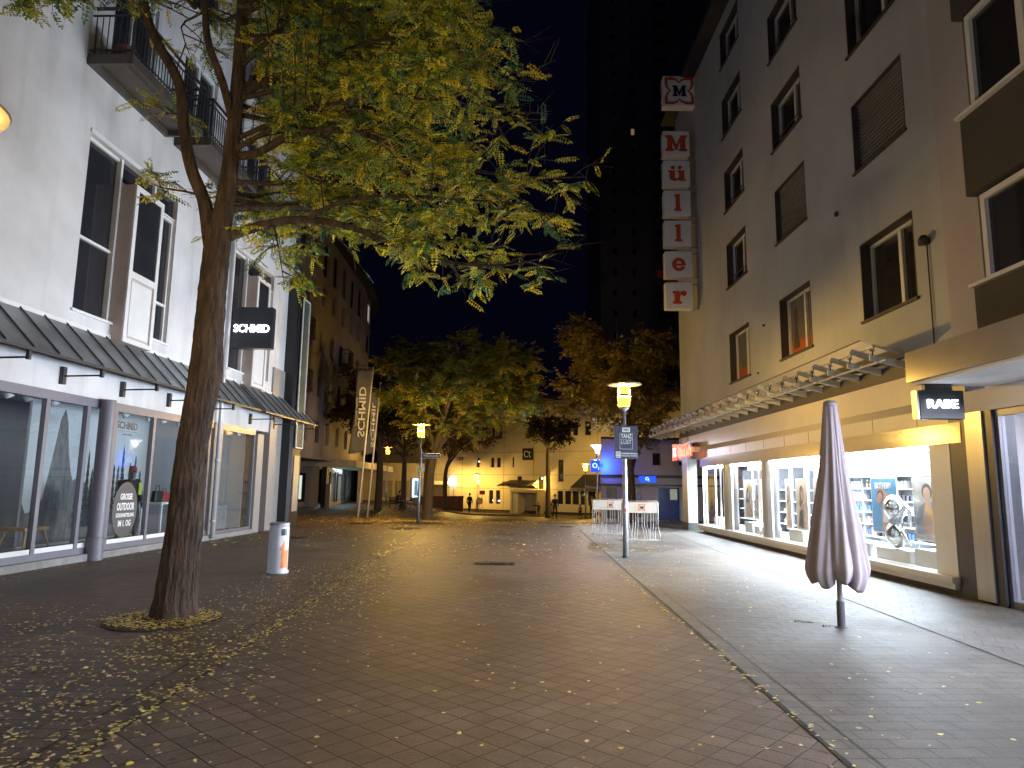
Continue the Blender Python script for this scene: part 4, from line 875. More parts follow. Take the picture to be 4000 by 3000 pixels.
# ================================================================== BOUTIQUE BUILDING, right edge
BB = E('boutique_building', 'dark clad building with white framed windows and a lit boutique at the right edge', 'building', (7.3, 8, 0))
dk = facade_mat('dark_cladding', (0.055, 0.05, 0.045), (0.035, 0.032, 0.03))
for (z0, z1) in ((3.75, 4.5), (5.84, 7.0), (8.6, 9.9), (11.4, 12.7), (14.2, 15.6)):
    q = MB(); q.box(6.5, -6, z0, 6.9, 9.42, z1); P(q, 'spandrel', dk, BB)
q = MB(); q.box(7.02, -6, 3.75, 15, 9.9, 17); P(q, 'wall', plaster_lilac, BB)
q = MB(); q.box(7.0, 9.9, 3.75, 7.35, 10.75, 17.6); P(q, 'pier', plaster_lilac, BB)
q = MB(); q.box(6.5, -6, 15.601, 15, 10.7, 17.6); P(q, 'parapet', dk, BB)
FBB = Fr((6.62, 0), (0, 1), (-1, 0))
for (z0, z1) in ((4.53, 5.80), (7.05, 8.56), (9.95, 11.36)):
    for (a0, a1) in ((7.2, 9.28), (4.9, 6.98), (2.6, 4.68)):
        ww = window(BB, FBB, a0, a1, z0, z1, -0.02, vm=(0.5,), fw=0.085, sill=False)
        q = MB(FBB); q.box(-0.015, a0-0.1, z0-0.05, 0.20, a1+0.14, z0-0.002); P(q, 'sill', frame_white, ww)
    q = MB(); q.box(6.65, -6, z0, 7.01, 9.28, z0+0.02); P(q, 'bay_side', plaster_lilac, BB)
    q = MB(); q.box(6.72, 9.3, z0-.02, 7.01, 9.40, z1+0.03); P(q, 'bay_side', plaster_lilac, BB)
    q = MB(); q.box(6.66, 7.2, z0+0.03, 6.67, 9.27, z1-0.03); P(q, 'curtain', curtain, BB)
# projecting porch box with white soffit
q = MB(); q.box(5.93, -6, 3.25, 6.0, 10.25, 3.70); q.box(6.0, 10.18, 3.25, 7.25, 10.25, 3.70); q.box(6.0, -6, 3.62, 7.25, 10.18, 3.70); P(q, 'porch', mat('porch_cladding', (0.40, 0.35, 0.31), (0.32, 0.28, 0.24), 1.5, 0.22, 0.2), BB)
q = MB(); q.box(6.0, -6, 3.20, 7.3, 10.18, 3.26); P(q, 'soffit', mat('soffit_white', (0.80, 0.80, 0.80), None, 1, 0.6), BB)
q = MB(); q.box(7.15, -6, 2.86, 7.5, 11.0, 3.199); P(q, 'lintel', mat('lintel_white', (0.62, 0.60, 0.60), None, 1, 0.6), BB)
vg = mat('violet_grey_metal', (0.06, 0.058, 0.07), None, 3, 0.4, 0.3)
q = MB(); q.box(7.18, 10.82, 0, 7.5, 11.3, 3.72); P(q, 'pillar', vg, BB)
q = MB(); q.box(7.12, 10.42, 0.03, 7.5, 10.815, 2.86); P(q, 'pilaster', brushed, BB)
q = MB(); q.box(7.15, 10.24, 0, 7.5, 10.41, 2.859); P(q, 'pillar', vg, BB)
q = MB(); q.box(7.2, 10.16, 0, 7.3, 10.235, 2.859); q.box(7.2, -6, 2.76, 7.3, 10.16, 2.859); q.box(7.2, -6, 0, 7.3, 10.16, 0.1)
P(q, 'shopfront_frame', frame_grey, BB)
for a in (7.9, 5.6, 3.3, 1.0, -1.3, -3.6):
    q = MB(); q.box(7.2, a, 0.1, 7.3, a+0.07, 2.76); P(q, 'mullion', frame_grey, BB)
ag = 10.16
for a in (7.97, 5.67, 3.37, 1.07, -1.23, -3.53):
    q = MB(); q.box(7.24, a, 0.101, 7.25, ag, 2.759); P(q, 'pane', gs, BB); ag = a-0.07
q = MB(); q.quad((7.3, -6, 0.104), (10.5, -6, 0.104), (10.5, 10.9, 0.104), (7.3, 10.9, 0.104)); P(q, 'shop_floor', mat('pale_floor', (0.55, 0.53, 0.52), None, 1, 0.25), BB)
q = MB(); q.box(7.5, 10.85, 0.1, 10.5, 10.9, 2.86); q.box(10.5, -6, 0.1, 10.6, 10.9, 2.86); P(q, 'shop_wall', mat('boutique_wall', (0.60, 0.56, 0.58), None, 1, 0.6), BB)
q = MB(); q.box(7.3, -6, 2.861, 10.5, 10.9, 2.9); P(q, 'shop_ceiling', white_lac, BB)
for k in range(4):
    light('boutique_light', 'AREA', (8.3, 8.7-k*3.6, 2.82), 560 if k else 45, (0.80, 0.85, 1.0), 1.2, (0, math.radians(48), 0), 2.6)  # bays past the first are out of view, stronger as added street fill
    q = MB(); q.box(7.7, 9.6-k*3.6, 2.835, 7.86, 9.76-k*3.6, 2.86)
    P(q, 'ceiling_light', emat('downlight', (1, 0.97, 0.95), 12), BB)
rs = cube_sign(5.93, 6.58, 9.95, 0.14, 2.68, 3.10, 'RABE', 0.125, 0.44, 2.90, 'box_sign', 'flat black box sign with glowing white letters hanging from the porch soffit', (6.05, 10.0, 3.1, 6.45, 10.08, 3.21), 2.6)
q = MB(); q.box(5.90, 9.96, 2.68, 5.929, 10.1, 3.10); P(q, 'edge_strip', brushed, rs)

# ================================================================== STREET LAMPS
def lamp_glass(name, c, s):
    m = bpy.data.materials.new(name); m.use_nodes = True; nt = m.node_tree; N = nt.nodes; L = nt.links; N.remove(N['Principled BSDF'])
    em = N.new('ShaderNodeEmission'); em.inputs[0].default_value = (*c, 1); em.inputs[1].default_value = s
    t = N.new('ShaderNodeBsdfTransparent'); mx = N.new('ShaderNodeMixShader'); mx.inputs[0].default_value = 0.5
    L.new(t.outputs[0], mx.inputs[1]); L.new(em.outputs[0], mx.inputs[2]); L.new(mx.outputs[0], N['Material Output'].inputs[0]); return m
lg_y = lamp_glass('sodium_glass', (1.0, 0.46, 0.035), 2.6); lg_w = lamp_glass('white_lamp_glass', (0.95, 0.88, 1.0), 2.2)
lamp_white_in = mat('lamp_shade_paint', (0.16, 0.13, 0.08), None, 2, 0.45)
def make_lamp(x, y, z, label, H_=4.16, colr=SODIUM, power=330, lg=None, funnel=False, small=1.0, zl=3.86):
    e = E('street_lamp', label, 'street lamp', (x, y, z), group='disc topped street lamps along the street')
    T = lambda h: z+H_-(4.16-h)*small; s_ = small
    c = MB(); c.lathe([(0.067, z-H_*0+0.0-z), (0.067, 1.3*s_), (0.055, 1.34*s_), (0.045, 2.5*s_), (0.038, 2.55*s_), (0.038, T(3.52)-z)], (x, y, z), 14); pole = P(c, 'pole', steel, e, smooth=True)
    c = MB(); c.lathe([(0.09, 0), (0.09, 0.02), (0.07, 0.03)], (x, y, z), 14); P(c, 'base_ring', steel_dark, pole)
    if not funnel:
        c = MB(); c.lathe([(0.04*s_, T(3.46)-z), (0.115*s_, T(3.52)-z), (0.115*s_, T(3.56)-z)], (x, y, z), 16); P(c, 'lamp_cup', steel, e)
        c = MB(); c.lathe([(0.125*s_, T(3.56)-z), (0.165*s_, T(3.74)-z), (0.15*s_, T(3.80)-z)], (x, y, z), 18, caps=False); P(c, 'lamp_glass', lg, e, smooth=True)
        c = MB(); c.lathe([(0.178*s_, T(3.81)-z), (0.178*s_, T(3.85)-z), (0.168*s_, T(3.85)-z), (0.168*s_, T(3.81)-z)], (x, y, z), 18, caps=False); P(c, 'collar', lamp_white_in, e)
        c = MB(); c.lathe([(0.13*s_, T(3.90)-z), (0.13*s_, T(4.07)-z)], (x, y, z), 18, caps=False); P(c, 'lamp_glass', lg, e, smooth=True)
        for q in range(4):
            an = PI/4+q*PI/2; px, py = x+0.178*s_*math.cos(an), y+0.178*s_*math.sin(an)
            c = MB(); c.tube([(px-0.06*math.cos(an)*s_, py-0.06*math.sin(an)*s_, T(3.53)), (px, py, T(3.60)), (px, py, T(4.09))], 0.006, 5); P(c, 'cage_rod', steel, e)
    else:
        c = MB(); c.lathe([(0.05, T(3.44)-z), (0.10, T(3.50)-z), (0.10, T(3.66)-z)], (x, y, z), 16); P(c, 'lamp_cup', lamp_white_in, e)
        c = MB(); c.lathe([(0.10, T(3.66)-z), (0.13, T(3.85)-z), (0.36, T(4.085)-z)], (x, y, z), 18, caps=False); P(c, 'lamp_glass', lg, e, smooth=True)
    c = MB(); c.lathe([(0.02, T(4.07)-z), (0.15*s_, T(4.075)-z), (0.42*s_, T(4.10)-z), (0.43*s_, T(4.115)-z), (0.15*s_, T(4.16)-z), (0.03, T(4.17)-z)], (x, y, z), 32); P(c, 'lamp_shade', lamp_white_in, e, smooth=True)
    light('lamp_light', 'POINT', (x, y, T(zl)), power, colr, 0.08, parent=e)
    return e
L1 = make_lamp(2.73, 16.64, 0, 'yellow disc lamp carrying the dance poster, nearest on the right', power=470, lg=lg_y, zl=3.92)
c = MB(); c.tube([(2.73, 16.64, 0.62+1.02), (2.73, 16.64, 1.78)], 0.071, 12); 
L2 = make_lamp(-3.93, 30.0, 0, 'yellow disc lamp carrying the street name plate', H_=4.25, power=850, lg=lg_y)
L0 = make_lamp(-3.86, 4.25, 0, 'near yellow disc lamp cut off by the left edge of the photo', power=360, colr=(1.0, 0.72, 0.30), lg=lg_y, zl=3.62)
LW = make_lamp(4.55, 36.5, gz(4.55, 36.5)+0.0, 'white funnel lamp on the corner by the blue lit wall', H_=4.1, colr=(0.9, 0.85, 1.0), power=420, lg=lg_w, funnel=True)
make_lamp(-9.6, 54.0, gz(-9.6, 54), 'yellow lamp among the dark trees right of the flags', H_=4.5, power=180, lg=lg_y)
make_lamp(-5.3, 65.0, gz(-5.3, 65), 'small yellow lamp behind the low wall with a white board under it', H_=2.9, power=350, lg=lg_y, small=0.75)
make_lamp(-3.2, 66.0, gz(-3.2, 66), 'taller of the two small yellow lamps by the red direction signs', H_=3.5, power=420, lg=lg_y, small=0.9)
make_lamp(-2.95, 63.2, gz(-2.95, 63.2), 'lower of the two small yellow lamps by the red direction signs', H_=2.9, power=300, lg=lg_y, small=0.7)
make_lamp(2.35, 61.5, gz(2.35, 61.5), 'small yellow lamp in front of the entrance canopy of the cream building', H_=2.95, power=450, lg=lg_y, small=0.7)
make_lamp(5.75, 53.5, gz(5.75, 53.5), 'yellow disc lamp left of the projecting blue sign', H_=4.2, power=650, lg=lg_y)
# unseen white lamp added behind the camera as cold fill for wall and crown
make_lamp(3.4, -7.0, 0, 'added white fill lamp behind the viewpoint on the right', colr=(0.80, 0.84, 1.0), power=500, lg=lg_w, funnel=True, zl=3.75)

# poster on the near lamp
e = E('event_poster', 'dark event poster with white lettering strapped to the near right lamp post', 'poster', (2.75, 16.55, 2.30))
c = MB(); c.box(2.47, 16.545, 2.30, 3.03, 16.56, 3.09); P(c, 'board', mat('poster_night', (0.05, 0.05, 0.10), (0.02, 0.02, 0.035), 3, 0.4), e)
wh = mat('poster_white', (0.72, 0.72, 0.74), None, 1, 0.5)
c = MB(); c.box(2.66, 16.541, 2.945, 2.85, 16.544, 3.05); P(c, 'print', wh, e)
for (x0, x1, z0, z1) in ((2.60, 2.605, 2.535, 2.92), (2.905, 2.91, 2.535, 2.92), (2.605, 2.905, 2.915, 2.92), (2.605, 2.905, 2.535, 2.54), (2.605, 2.905, 2.765, 2.77)):
    c = MB(); c.box(x0, 16.541, z0, x1, 16.544, z1); P(c, 'print_rule', wh, e)
c = MB(); c.box(2.50, 16.541, 2.325, 2.615, 16.544, 2.475); P(c, 'print', wh, e)
text('080', 0.055, mat('poster_ink', (0.04, 0.04, 0.05), None, 1, 0.5), e, (2.755, 16.538, 2.997), (1, 0, 0), (0, 0, 1), 'lettering', 0.13, 0.01)
text('TANZ', 0.10, wh, e, (2.757, 16.540, 2.845), (1, 0, 0), (0, 0, 1), 'lettering', 0.26, 0.02)
text('LUST', 0.09, wh, e, (2.757, 16.540, 2.70), (1, 0, 0), (0, 0, 1), 'lettering', 0.24, 0.0)
text('ZWEI LIVE BANDS', 0.02, wh, e, (2.757, 16.540, 2.60), (1, 0, 0), (0, 0, 1), 'lettering', 0.24, 0.0) if False else None
text('19', 0.07, MATS['poster_ink'], e, (2.557, 16.538, 2.425), (1, 0, 0), (0, 0, 1), 'lettering', 0.07, 0.02)
text('OKT', 0.04, MATS['poster_ink'], e, (2.557, 16.538, 2.355), (1, 0, 0), (0, 0, 1), 'lettering', 0.09, 0.02)
text('DORNIER MUSEUM', 0.035, wh, e, (2.825, 16.540, 2.43), (1, 0, 0), (0, 0, 1), 'lettering', 0.38, 0.02)
text('FRIEDRICHSHAFEN', 0.033, wh, e, (2.825, 16.540, 2.375), (1, 0, 0), (0, 0, 1), 'lettering', 0.38, 0.0)
c = MB(); c.tube([(2.73, 16.64, 1.03), (2.73, 16.64, 1.18)], 0.071, 14); tp = P(c, 'tape', mat('tape_white', (0.6, 0.55, 0.55), None, 2, 0.4), L1)
c = MB(); c.prism([(2.665, 1.12), (2.70, 1.18), (2.765, 1.10), (2.74, 1.05)], 16.563, 16.567, 'y'); P(c, 'tape_stripe', mat('tape_red', (0.5, 0.03, 0.03), None, 2, 0.4), tp)
# street name plate
e = E('street_name_sign', 'black street name plate with white lettering fixed to the lamp in front of the tree', 'street sign', (-3.5, 29.95, 2.75))
c = MB(); c.box(-3.86, 29.93, 2.74, -3.06, 29.96, 2.95); bevel(P(c, 'plate_rim', wh, e), 0.004)
c = MB(); c.box(-3.845, 29.925, 2.755, -3.075, 29.929, 2.935); P(c, 'plate', black_panel, e)
text('Wilhelmstraße', 0.115, wh, e, (-3.46, 29.92, 2.845), (1, 0, 0), (0, 0, 1), 'lettering', 0.68, 0.01)
c = MB(); c.tube([(-3.87, 29.95, 2.3), (-3.87, 29.95, 3.12)], 0.025, 8); P(c, 'clamp_tube', steel, e)
c = MB(); c.box(-4.07, 29.90, 2.17, -3.72, 29.93, 2.40); ys3 = P(c, 'notice_plate', wh, None, 'small white and yellow notice plate on the street name lamp post', 'sign')
c = MB(); c.box(-4.02, 29.893, 2.19, -3.85, 29.899, 2.38); P(c, 'print', mat('notice_yellow', (0.6, 0.5, 0.04), None, 2, 0.5), ys3)

# ================================================================== BINS, PARASOL, BIKE STANDS, FLAGS
e = E('litter_bin', 'white cylindrical litter bin with an orange arrow in front of the black portal', 'litter bin', (-4.24, 12.96, 0))
c = MB(); c.lathe([(0.20, 0), (0.205, 0.03), (0.178, 0.06), (0.178, 0.80), (0.172, 0.86)], (-4.24, 12.96, 0), 28); P(c, 'body', mat('bin_silver', (0.62, 0.60, 0.64), (0.5, 0.48, 0.52), 6, 0.35, 0.2), e, smooth=True)
c = MB(); c.lathe([(0.18, 0.861), (0.182, 0.90), (0.15, 0.912), (0.02, 0.914)], (-4.24, 12.96, 0), 28); P(c, 'lid', mat('bin_lid', (0.35, 0.34, 0.36), None, 4, 0.4, 0.3), e)
def wrap(pts, r, m, name, par, cx=-4.24, cy=12.96):
    mb_ = MB(); n = len(pts)
    v = [(cx+r*math.sin(a), cy-r*math.cos(a), z) for a, z in pts]; i = mb_.vert(*v); mb_.f.append(tuple(range(i, i+n))); return P(mb_, name, m, par)
def wrap_grid(a0, a1, z0, z1, r, m, name, par, top=None):
    mb_ = MB(); K = 8
    for k in range(K+1):
        a = a0+(a1-a0)*k/K; zt2 = z1 if top is None else z0+(z1-z0)*top(k/K)
        mb_.v.append((-4.24+r*math.sin(a), 12.96-r*math.cos(a), z0)); mb_.v.append((-4.24+r*math.sin(a), 12.96-r*math.cos(a), zt2))
    for k in range(K): mb_.f.append((2*k, 2*k+2, 2*k+3, 2*k+1))
    return P(mb_, name, m, par)
wrap_grid(0.55, 1.5, 0.10, 0.84, 0.180, mat('bin_label_white', (0.7, 0.7, 0.68), None, 4, 0.4), 'label_wrap', e)
wrap_grid(0.60, 1.45, 0.10, 0.42, 0.1815, mat('bin_orange', (0.75, 0.20, 0.02), None, 4, 0.4), 'arrow_body', e)
wrap_grid(0.42, 0.95, 0.42, 0.62, 0.1815, MATS['bin_orange'], 'arrow_head', e, top=lambda t: t)
wrap_grid(0.5, 1.15, 0.68, 0.80, 0.183, black_panel, 'slot', e, top=lambda t: 1.0)

# closed parasol
px_, py_ = 4.03, 8.68
e = E('closed_parasol', 'closed mauve grey parasol standing on the paving in front of the lit drugstore window', 'parasol', (px_, py_, 0))
c = MB(); c.lathe([(0.075, 0.0), (0.07, 0.01), (0.047, 0.012)], (px_, py_, 0), 16); c.lathe([(0.046, 0.012), (0.046, 0.30), (0.040, 0.31)], (px_, py_, 0), 16); P(c, 'ground_sleeve', mat('sleeve_grey', (0.10, 0.095, 0.11), None, 5, 0.6), e)
c = MB(); c.lathe([(0.031, 0.305), (0.031, 2.70)], (px_, py_, 0), 14); P(c, 'pole', mat('pole_white', (0.66, 0.62, 0.66), None, 4, 0.4), e, smooth=True)
NTH, NZ = 128, 70; V = []; Fc = []
pr = random.Random(21); ph = [pr.uniform(0, 6.28) for _ in range(8)]; lob = [pr.uniform(-0.07, 0.06) for _ in range(8)]
for k in range(NZ+1):
    t = k/NZ
    z = 2.70-t*2.14
    R0 = 0.080+0.178*(t**0.9)+0.140*max(0, (t-0.35)/0.65)**1.2
    if t > 0.90: R0 *= 1-0.28*((t-0.90)/0.10)**2
    for q in range(NTH):
        th = 2*PI*q/NTH
        fold = 8; w = (th*fold/(2*PI)) % 1.0; seg = int(th*fold/(2*PI)) % 8
        prof = abs(math.sin(PI*w))**0.7              # billowing cloth between ribs with sharp valleys
        amp = 0.10+0.24*t
        r = R0*(1-amp*(1-prof))
        r += R0*0.05*math.sin(3*th+4*t+ph[seg])*t + 0.022*t*math.sin(2*PI*(w*2+t*1.2)+ph[(seg+3) % 8])
        sw_ = 0.55*t*(0.6+0.4*math.sin(seg*1.7))                   # cloth wrapped slightly round the pole
        zz = z - (0.09*prof+lob[seg])*max(0, (t-0.8)/0.2)
        if 0.66 < t < 0.69: r += 0.006
        th2 = th+sw_*0.45
        V.append((px_+r*math.cos(th2)*1.02, py_+r*math.sin(th2), zz))
for k in range(NZ):
    for q in range(NTH): q2 = (q+1) % NTH; Fc.append((k*NTH+q, k*NTH+q2, (k+1)*NTH+q2, (k+1)*NTH+q))
c = MB(); c.v = V; c.f = Fc; cl_ = P(c, 'cover_cloth', mat('mauve_canvas', (0.50, 0.43, 0.45), (0.43, 0.37, 0.39), 2.5, 0.85, bump=0.08, bscale=220), e, smooth=True)
md = cl_.modifiers.new('thickness', 'SOLIDIFY'); md.thickness = 0.006
c = MB(); c.lathe([(0.082, 2.685), (0.086, 2.72), (0.075, 2.745), (0.05, 2.76)], (px_+0.0, py_, 0), 18); P(c, 'cap', mat('parasol_cap', (0.36, 0.33, 0.38), None, 2, 0.5), e, smooth=True)

# bicycle stands with advertising board
rack_m = mat('rack_white', (0.40, 0.39, 0.37), (0.3, 0.29, 0.28), 8, 0.4)
def rack(x, y, z, label):
    e = E('bicycle_stand', label, 'bicycle stand', (x, y, z), group='white bicycle stands with boards beside the lamp')
    W_, Ht = 1.12, 1.2
    c = MB(); c.tube([(x-W_/2, y, z+0.42), (x-W_/2, y, z+Ht-0.05), (x-W_/2+0.05, y, z+Ht), (x+W_/2-0.05, y, z+Ht), (x+W_/2, y, z+Ht-0.05), (x+W_/2, y, z+0.42)], 0.017, 8); P(c, 'frame', rack_m, e, smooth=True)
    c = MB(); c.box(x-W_/2+0.02, y-0.012, z+Ht-0.36, x+W_/2-0.02, y+0.012, z+Ht-0.03); bd = P(c, 'board', mat('board_white', (0.50, 0.47, 0.43), None, 2, 0.45), e)
    put_ring(bd, (x+0.06, y-0.014, z+Ht-0.19), (1, 0, 0), (0, 0, 1), 0.105, red_l2, 0.003, 0.8); put_glyph('M', bd, (x+0.01, y-0.014, z+Ht-0.235), (1, 0, 0), (0, 0, 1), 0.10, 0.085, black_panel, 0.004)
    for k in range(4):
        xb = x-W_/2+0.14+k*(W_-0.28)/3; s_ = 1 if k % 2 else -1
        for j in (-0.08, 0.0, 0.08):
            c = MB(); c.tube([(xb+j, y, z+Ht-0.36), (xb+j, y, z+0.42), (xb+j-s_*0.03, y-0.06, z+0.34), (xb+j-0.05*s_, y-0.10, z+0.18), (xb+j-0.05*s_, y-0.16, z+0.035), (xb+j-0.05*s_+0.0, y-0.26, z+0.02)], 0.0085, 6); P(c, 'wheel_bar', rack_m, e, smooth=True)
    for yy in (y-0.26, y+0.16):
        c = MB(); c.tube([(x-W_/2-0.04, yy, z+0.018), (x+W_/2+0.04, yy, z+0.018)], 0.017, 8); P(c, 'foot_rail', rack_m, e)
    for s_ in (-1, 1):
        c = MB(); c.tube([(x+s_*W_/2, y, z+0.42), (x+s_*(W_/2+0.03), y-0.14, z+0.2), (x+s_*(W_/2+0.03), y-0.26, z+0.02), (x+s_*(W_/2+0.03), y+0.16, z+0.02)], 0.015, 8); P(c, 'side_leg', rack_m, e, smooth=True)
    return e
rack(4.05, 21.9, 0, 'front bicycle stand with a white board directly behind the near lamp post')
rack(3.42, 24.4, 0, 'rear bicycle stand with a white board, left of the near lamp post')

# flags
def flag(x, y, z, x_top, Ht, w_, z0, z1, label, turn, written=True):
    e = E('flagpole', label+' pole', 'flagpole', (x, y, z), group='banner poles on the square')
    c = MB(); c.tube([(x, y, z), (x_top, y, z+Ht)], [0.05, 0.035], 10); P(c, 'pole', mat('flagpole_white', (0.72, 0.68, 0.62), None, 3, 0.35), e, smooth=True)
    dx, dy = math.cos(turn), math.sin(turn)
    xt = lambda zz: x+(x_top-x)*(zz-z)/Ht
    c = MB(); c.tube([(xt(z1), y, z1+0.06), (xt(z1)-dx*(w_+0.25), y-dy*(w_+0.25), z1+0.12)], 0.018, 6); P(c, 'arm', steel, e)
    mb_ = MB(); n = 26; m_ = 8
    for k in range(n+1):
        for j in range(m_+1):
            t = k/n; u = j/m_; zz = z1-(z1-z0)*t-0.14*math.sin(u*PI*.5)*t; r = 0.05+w_*u*(1-0.08*math.sin(PI*t)); wv = 0.05*math.sin(t*9+u*3)*u
            mb_.v.append((xt(zz)-dx*r+dy*wv, y-dy*r+dx*wv, zz))
    for k in range(n):
        for j in range(m_): a = k*(m_+1)+j; mb_.f.append((a, a+1, a+m_+2, a+m_+1))
    fb = P(mb_, 'banner', mat('banner_grey', (0.10, 0.095, 0.10), (0.07, 0.065, 0.07), 3, 0.8), None, label, 'banner', 'shop banners on the white poles', smooth=True)
    sd = fb.modifiers.new('thickness', 'SOLIDIFY'); sd.thickness = 0.004
    zc = (z0+z1)/2; X0 = xt(zc)
    if written:
        text('SCHMID', 0.34*w_/0.72, mat('banner_print', (0.62, 0.6, 0.58), None, 2, 0.6), fb, (X0-dx*w_*0.45, y-dy*w_*0.45-0.07, zc-0.1), (0, 0, 1), (dx, dy, 0), 'lettering', 2.5, 0.02)
        text('SCHÖNE MODE', 0.11*w_/0.72, MATS['banner_print'], fb, (X0-dx*w_*0.80, y-dy*w_*0.80-0.07, zc-0.1), (0, 0, 1), (dx, dy, 0), 'lettering', 1.4, 0.0)
flag(-7.42, 34.2, -0.04, -6.98, 7.45, 0.74, 3.2, 7.3, 'wide grey banner with large pale vertical lettering on the left flagpole', 0.0)
flag(-7.25, 35.6, -0.06, -6.85, 6.9, 0.5, 3.2, 6.4, 'narrow grey banner seen edge-on on the right flagpole', 1.0)

# projecting and flat blue telecom signs
blue = emat('sign_blue', (0.004, 0.075, 0.9), 0.42); cyan_w = emat('sign_pale_cyan', (0.5, 0.85, 1.0), 0.6)
def bubble_o(par, cx, y, cz, r, facing=-1):
    mb_ = MB(); n = 20
    for k in range(n):
        t = 2*PI*k/n; mb_.v += [(cx+r*math.cos(t), y, cz+r*math.sin(t)), (cx+r*.62*math.cos(t), y, cz+r*.66*math.sin(t)), (cx+r*math.cos(t), y+0.02, cz+r*math.sin(t)), (cx+r*.62*math.cos(t), y+0.02, cz+r*.66*math.sin(t))]
    for k in range(n):
        a, b_ = 4*k, 4*((k+1) % n); mb_.f += [(a, b_, b_+1, a+1), (a, a+2, b_+2, b_), (a+1, b_+1, b_+3, a+3)]
    P(mb_, 'lettering', cyan_w, par)
e = E('projecting_sign', 'square glowing blue sign sticking out from the corner of the lilac building', 'sign', (4.38, 35.8, 2.36))
c = MB(); c.box(4.12, 35.8, 2.38, 4.60, 36.02, 2.99); bevel(P(c, 'sign_box', blue, e), 0.012)
c = MB(); c.box(4.60, 35.88, 2.6, 4.75, 35.94, 2.8); P(c, 'bracket', steel_dark, e)
bubble_o(e, 4.33, 35.775, 2.70, 0.13); text('2', 0.13, cyan_w, e, (4.52, 35.785, 2.56), (1, 0, 0), (0, 0, 1), 'lettering', 0.08, 0.02)
e = E('fascia_sign', 'flat glowing blue panel sign over the lilac shop front', 'sign', (7.05, 35.93, 1.88))
c = MB(); c.box(6.62, 35.9, 1.88, 7.50, 35.985, 2.20); bevel(P(c, 'sign_box', blue, e), 0.008)
bubble_o(e, 7.03, 35.875, 2.06, 0.085); text('2', 0.09, cyan_w, e, (7.13, 35.88, 1.97), (1, 0, 0), (0, 0, 1), 'lettering', 0.05, 0.02)
light('sign_glow', 'AREA', (4.75, 35.6, 2.7), 17, (0.02, 0.12, 1.0), 0.5, (math.radians(90), 0, math.radians(-50)), 0.6)

# ================================================================== LILAC BUILDING beyond the corner
FQ = Fr((0, 36.0), (1, 0), (0, -1))
QB = E('lilac_building', 'low lilac building with a blue door and small square windows across the side street', 'building', (8, 36, -0.1))
hl = [(6.05, 6.45, 2.6, 3.2), (7.35, 7.80, 2.75, 3.4), (8.7, 9.1, 2.75, 3.4)]
q = MB(FQ); wall_holes(q, 4.68, 16.0, 2.25, 4.08, hl, 0.25); P(q, 'wall', plaster_lilac, QB)
q = MB(); q.prism([(4.70, 36.25), (16, 36.25), (16, 44), (5.80, 44)], -0.6, 4.08, 'z'); q.prism([(4.66, 35.92), (16, 35.92), (16, 44), (5.80, 44)], 4.081, 4.2, 'z'); P(q, 'body', brick_dark, QB)
for z in (1.78, 2.20):
    q = MB(FQ); q.box(-0.02, 4.66, z-0.10, 0.06, 16, z+0.0); P(q, 'dark_band', frame_dark, QB)
q = MB(FQ); q.box(-0.3, 4.68, 1.781, 0.02, 16, 2.099); P(q, 'sign_band', plaster_lilac, QB)
q = MB(FQ); wall_holes(q, 4.68, 16.0, -0.4, 1.679, [(4.95, 5.5, 0.0, 1.6), (5.95, 6.75, 0.1, 1.6), (7.62, 8.70, -0.05, 1.62)], 0.15); P(q, 'wall', plaster_lilac, QB)
for h in hl: window(QB, FQ, h[0], h[1], h[2], h[3], -0.2, vm=(), fw=0.04, fm=frame_dark, sillm=plaster_lilac)
q = MB(FQ); q.box(-0.14, 5.95, 0.1, -0.11, 6.75, 1.6); P(q, 'shop_window', mat('poster_dark_hands', (0.12, 0.08, 0.09), (0.02, 0.02, 0.03), 2.5, 0.2), QB)
q = MB(FQ); q.box(-0.14, 4.95, 0.0, -0.11, 5.5, 0.75); q.box(-0.14, 4.95, 0.8, -0.11, 5.5, 1.6); P(q, 'shop_window', mat('window_yellowish', (0.18, 0.14, 0.05), (0.05, 0.04, 0.03), 1.5, 0.15), QB)
dr = MB(FQ); dr.box(-0.14, 7.62, -0.05, -0.10, 8.70, 1.62); dr_ = P(dr, 'door', mat('blue_door', (0.02, 0.035, 0.20), (0.015, 0.025, 0.13), 1, 0.25), QB)
q = MB(FQ); q.box(-0.098, 8.25, 1.0, -0.094, 8.62, 1.55); P(q, 'door_light', emat('dim_lit_pane', (0.5, 0.55, 0.45), 0.08), dr_)
q = MB(FQ); q.box(-0.10, 7.55, -0.08, 0.02, 7.62, 1.68); P(q, 'door_frame', frame_grey, QB); q = MB(FQ); q.box(-0.1, 8.70, -0.08, 0.02, 8.77, 1.68); P(q, 'door_frame', frame_grey, QB)

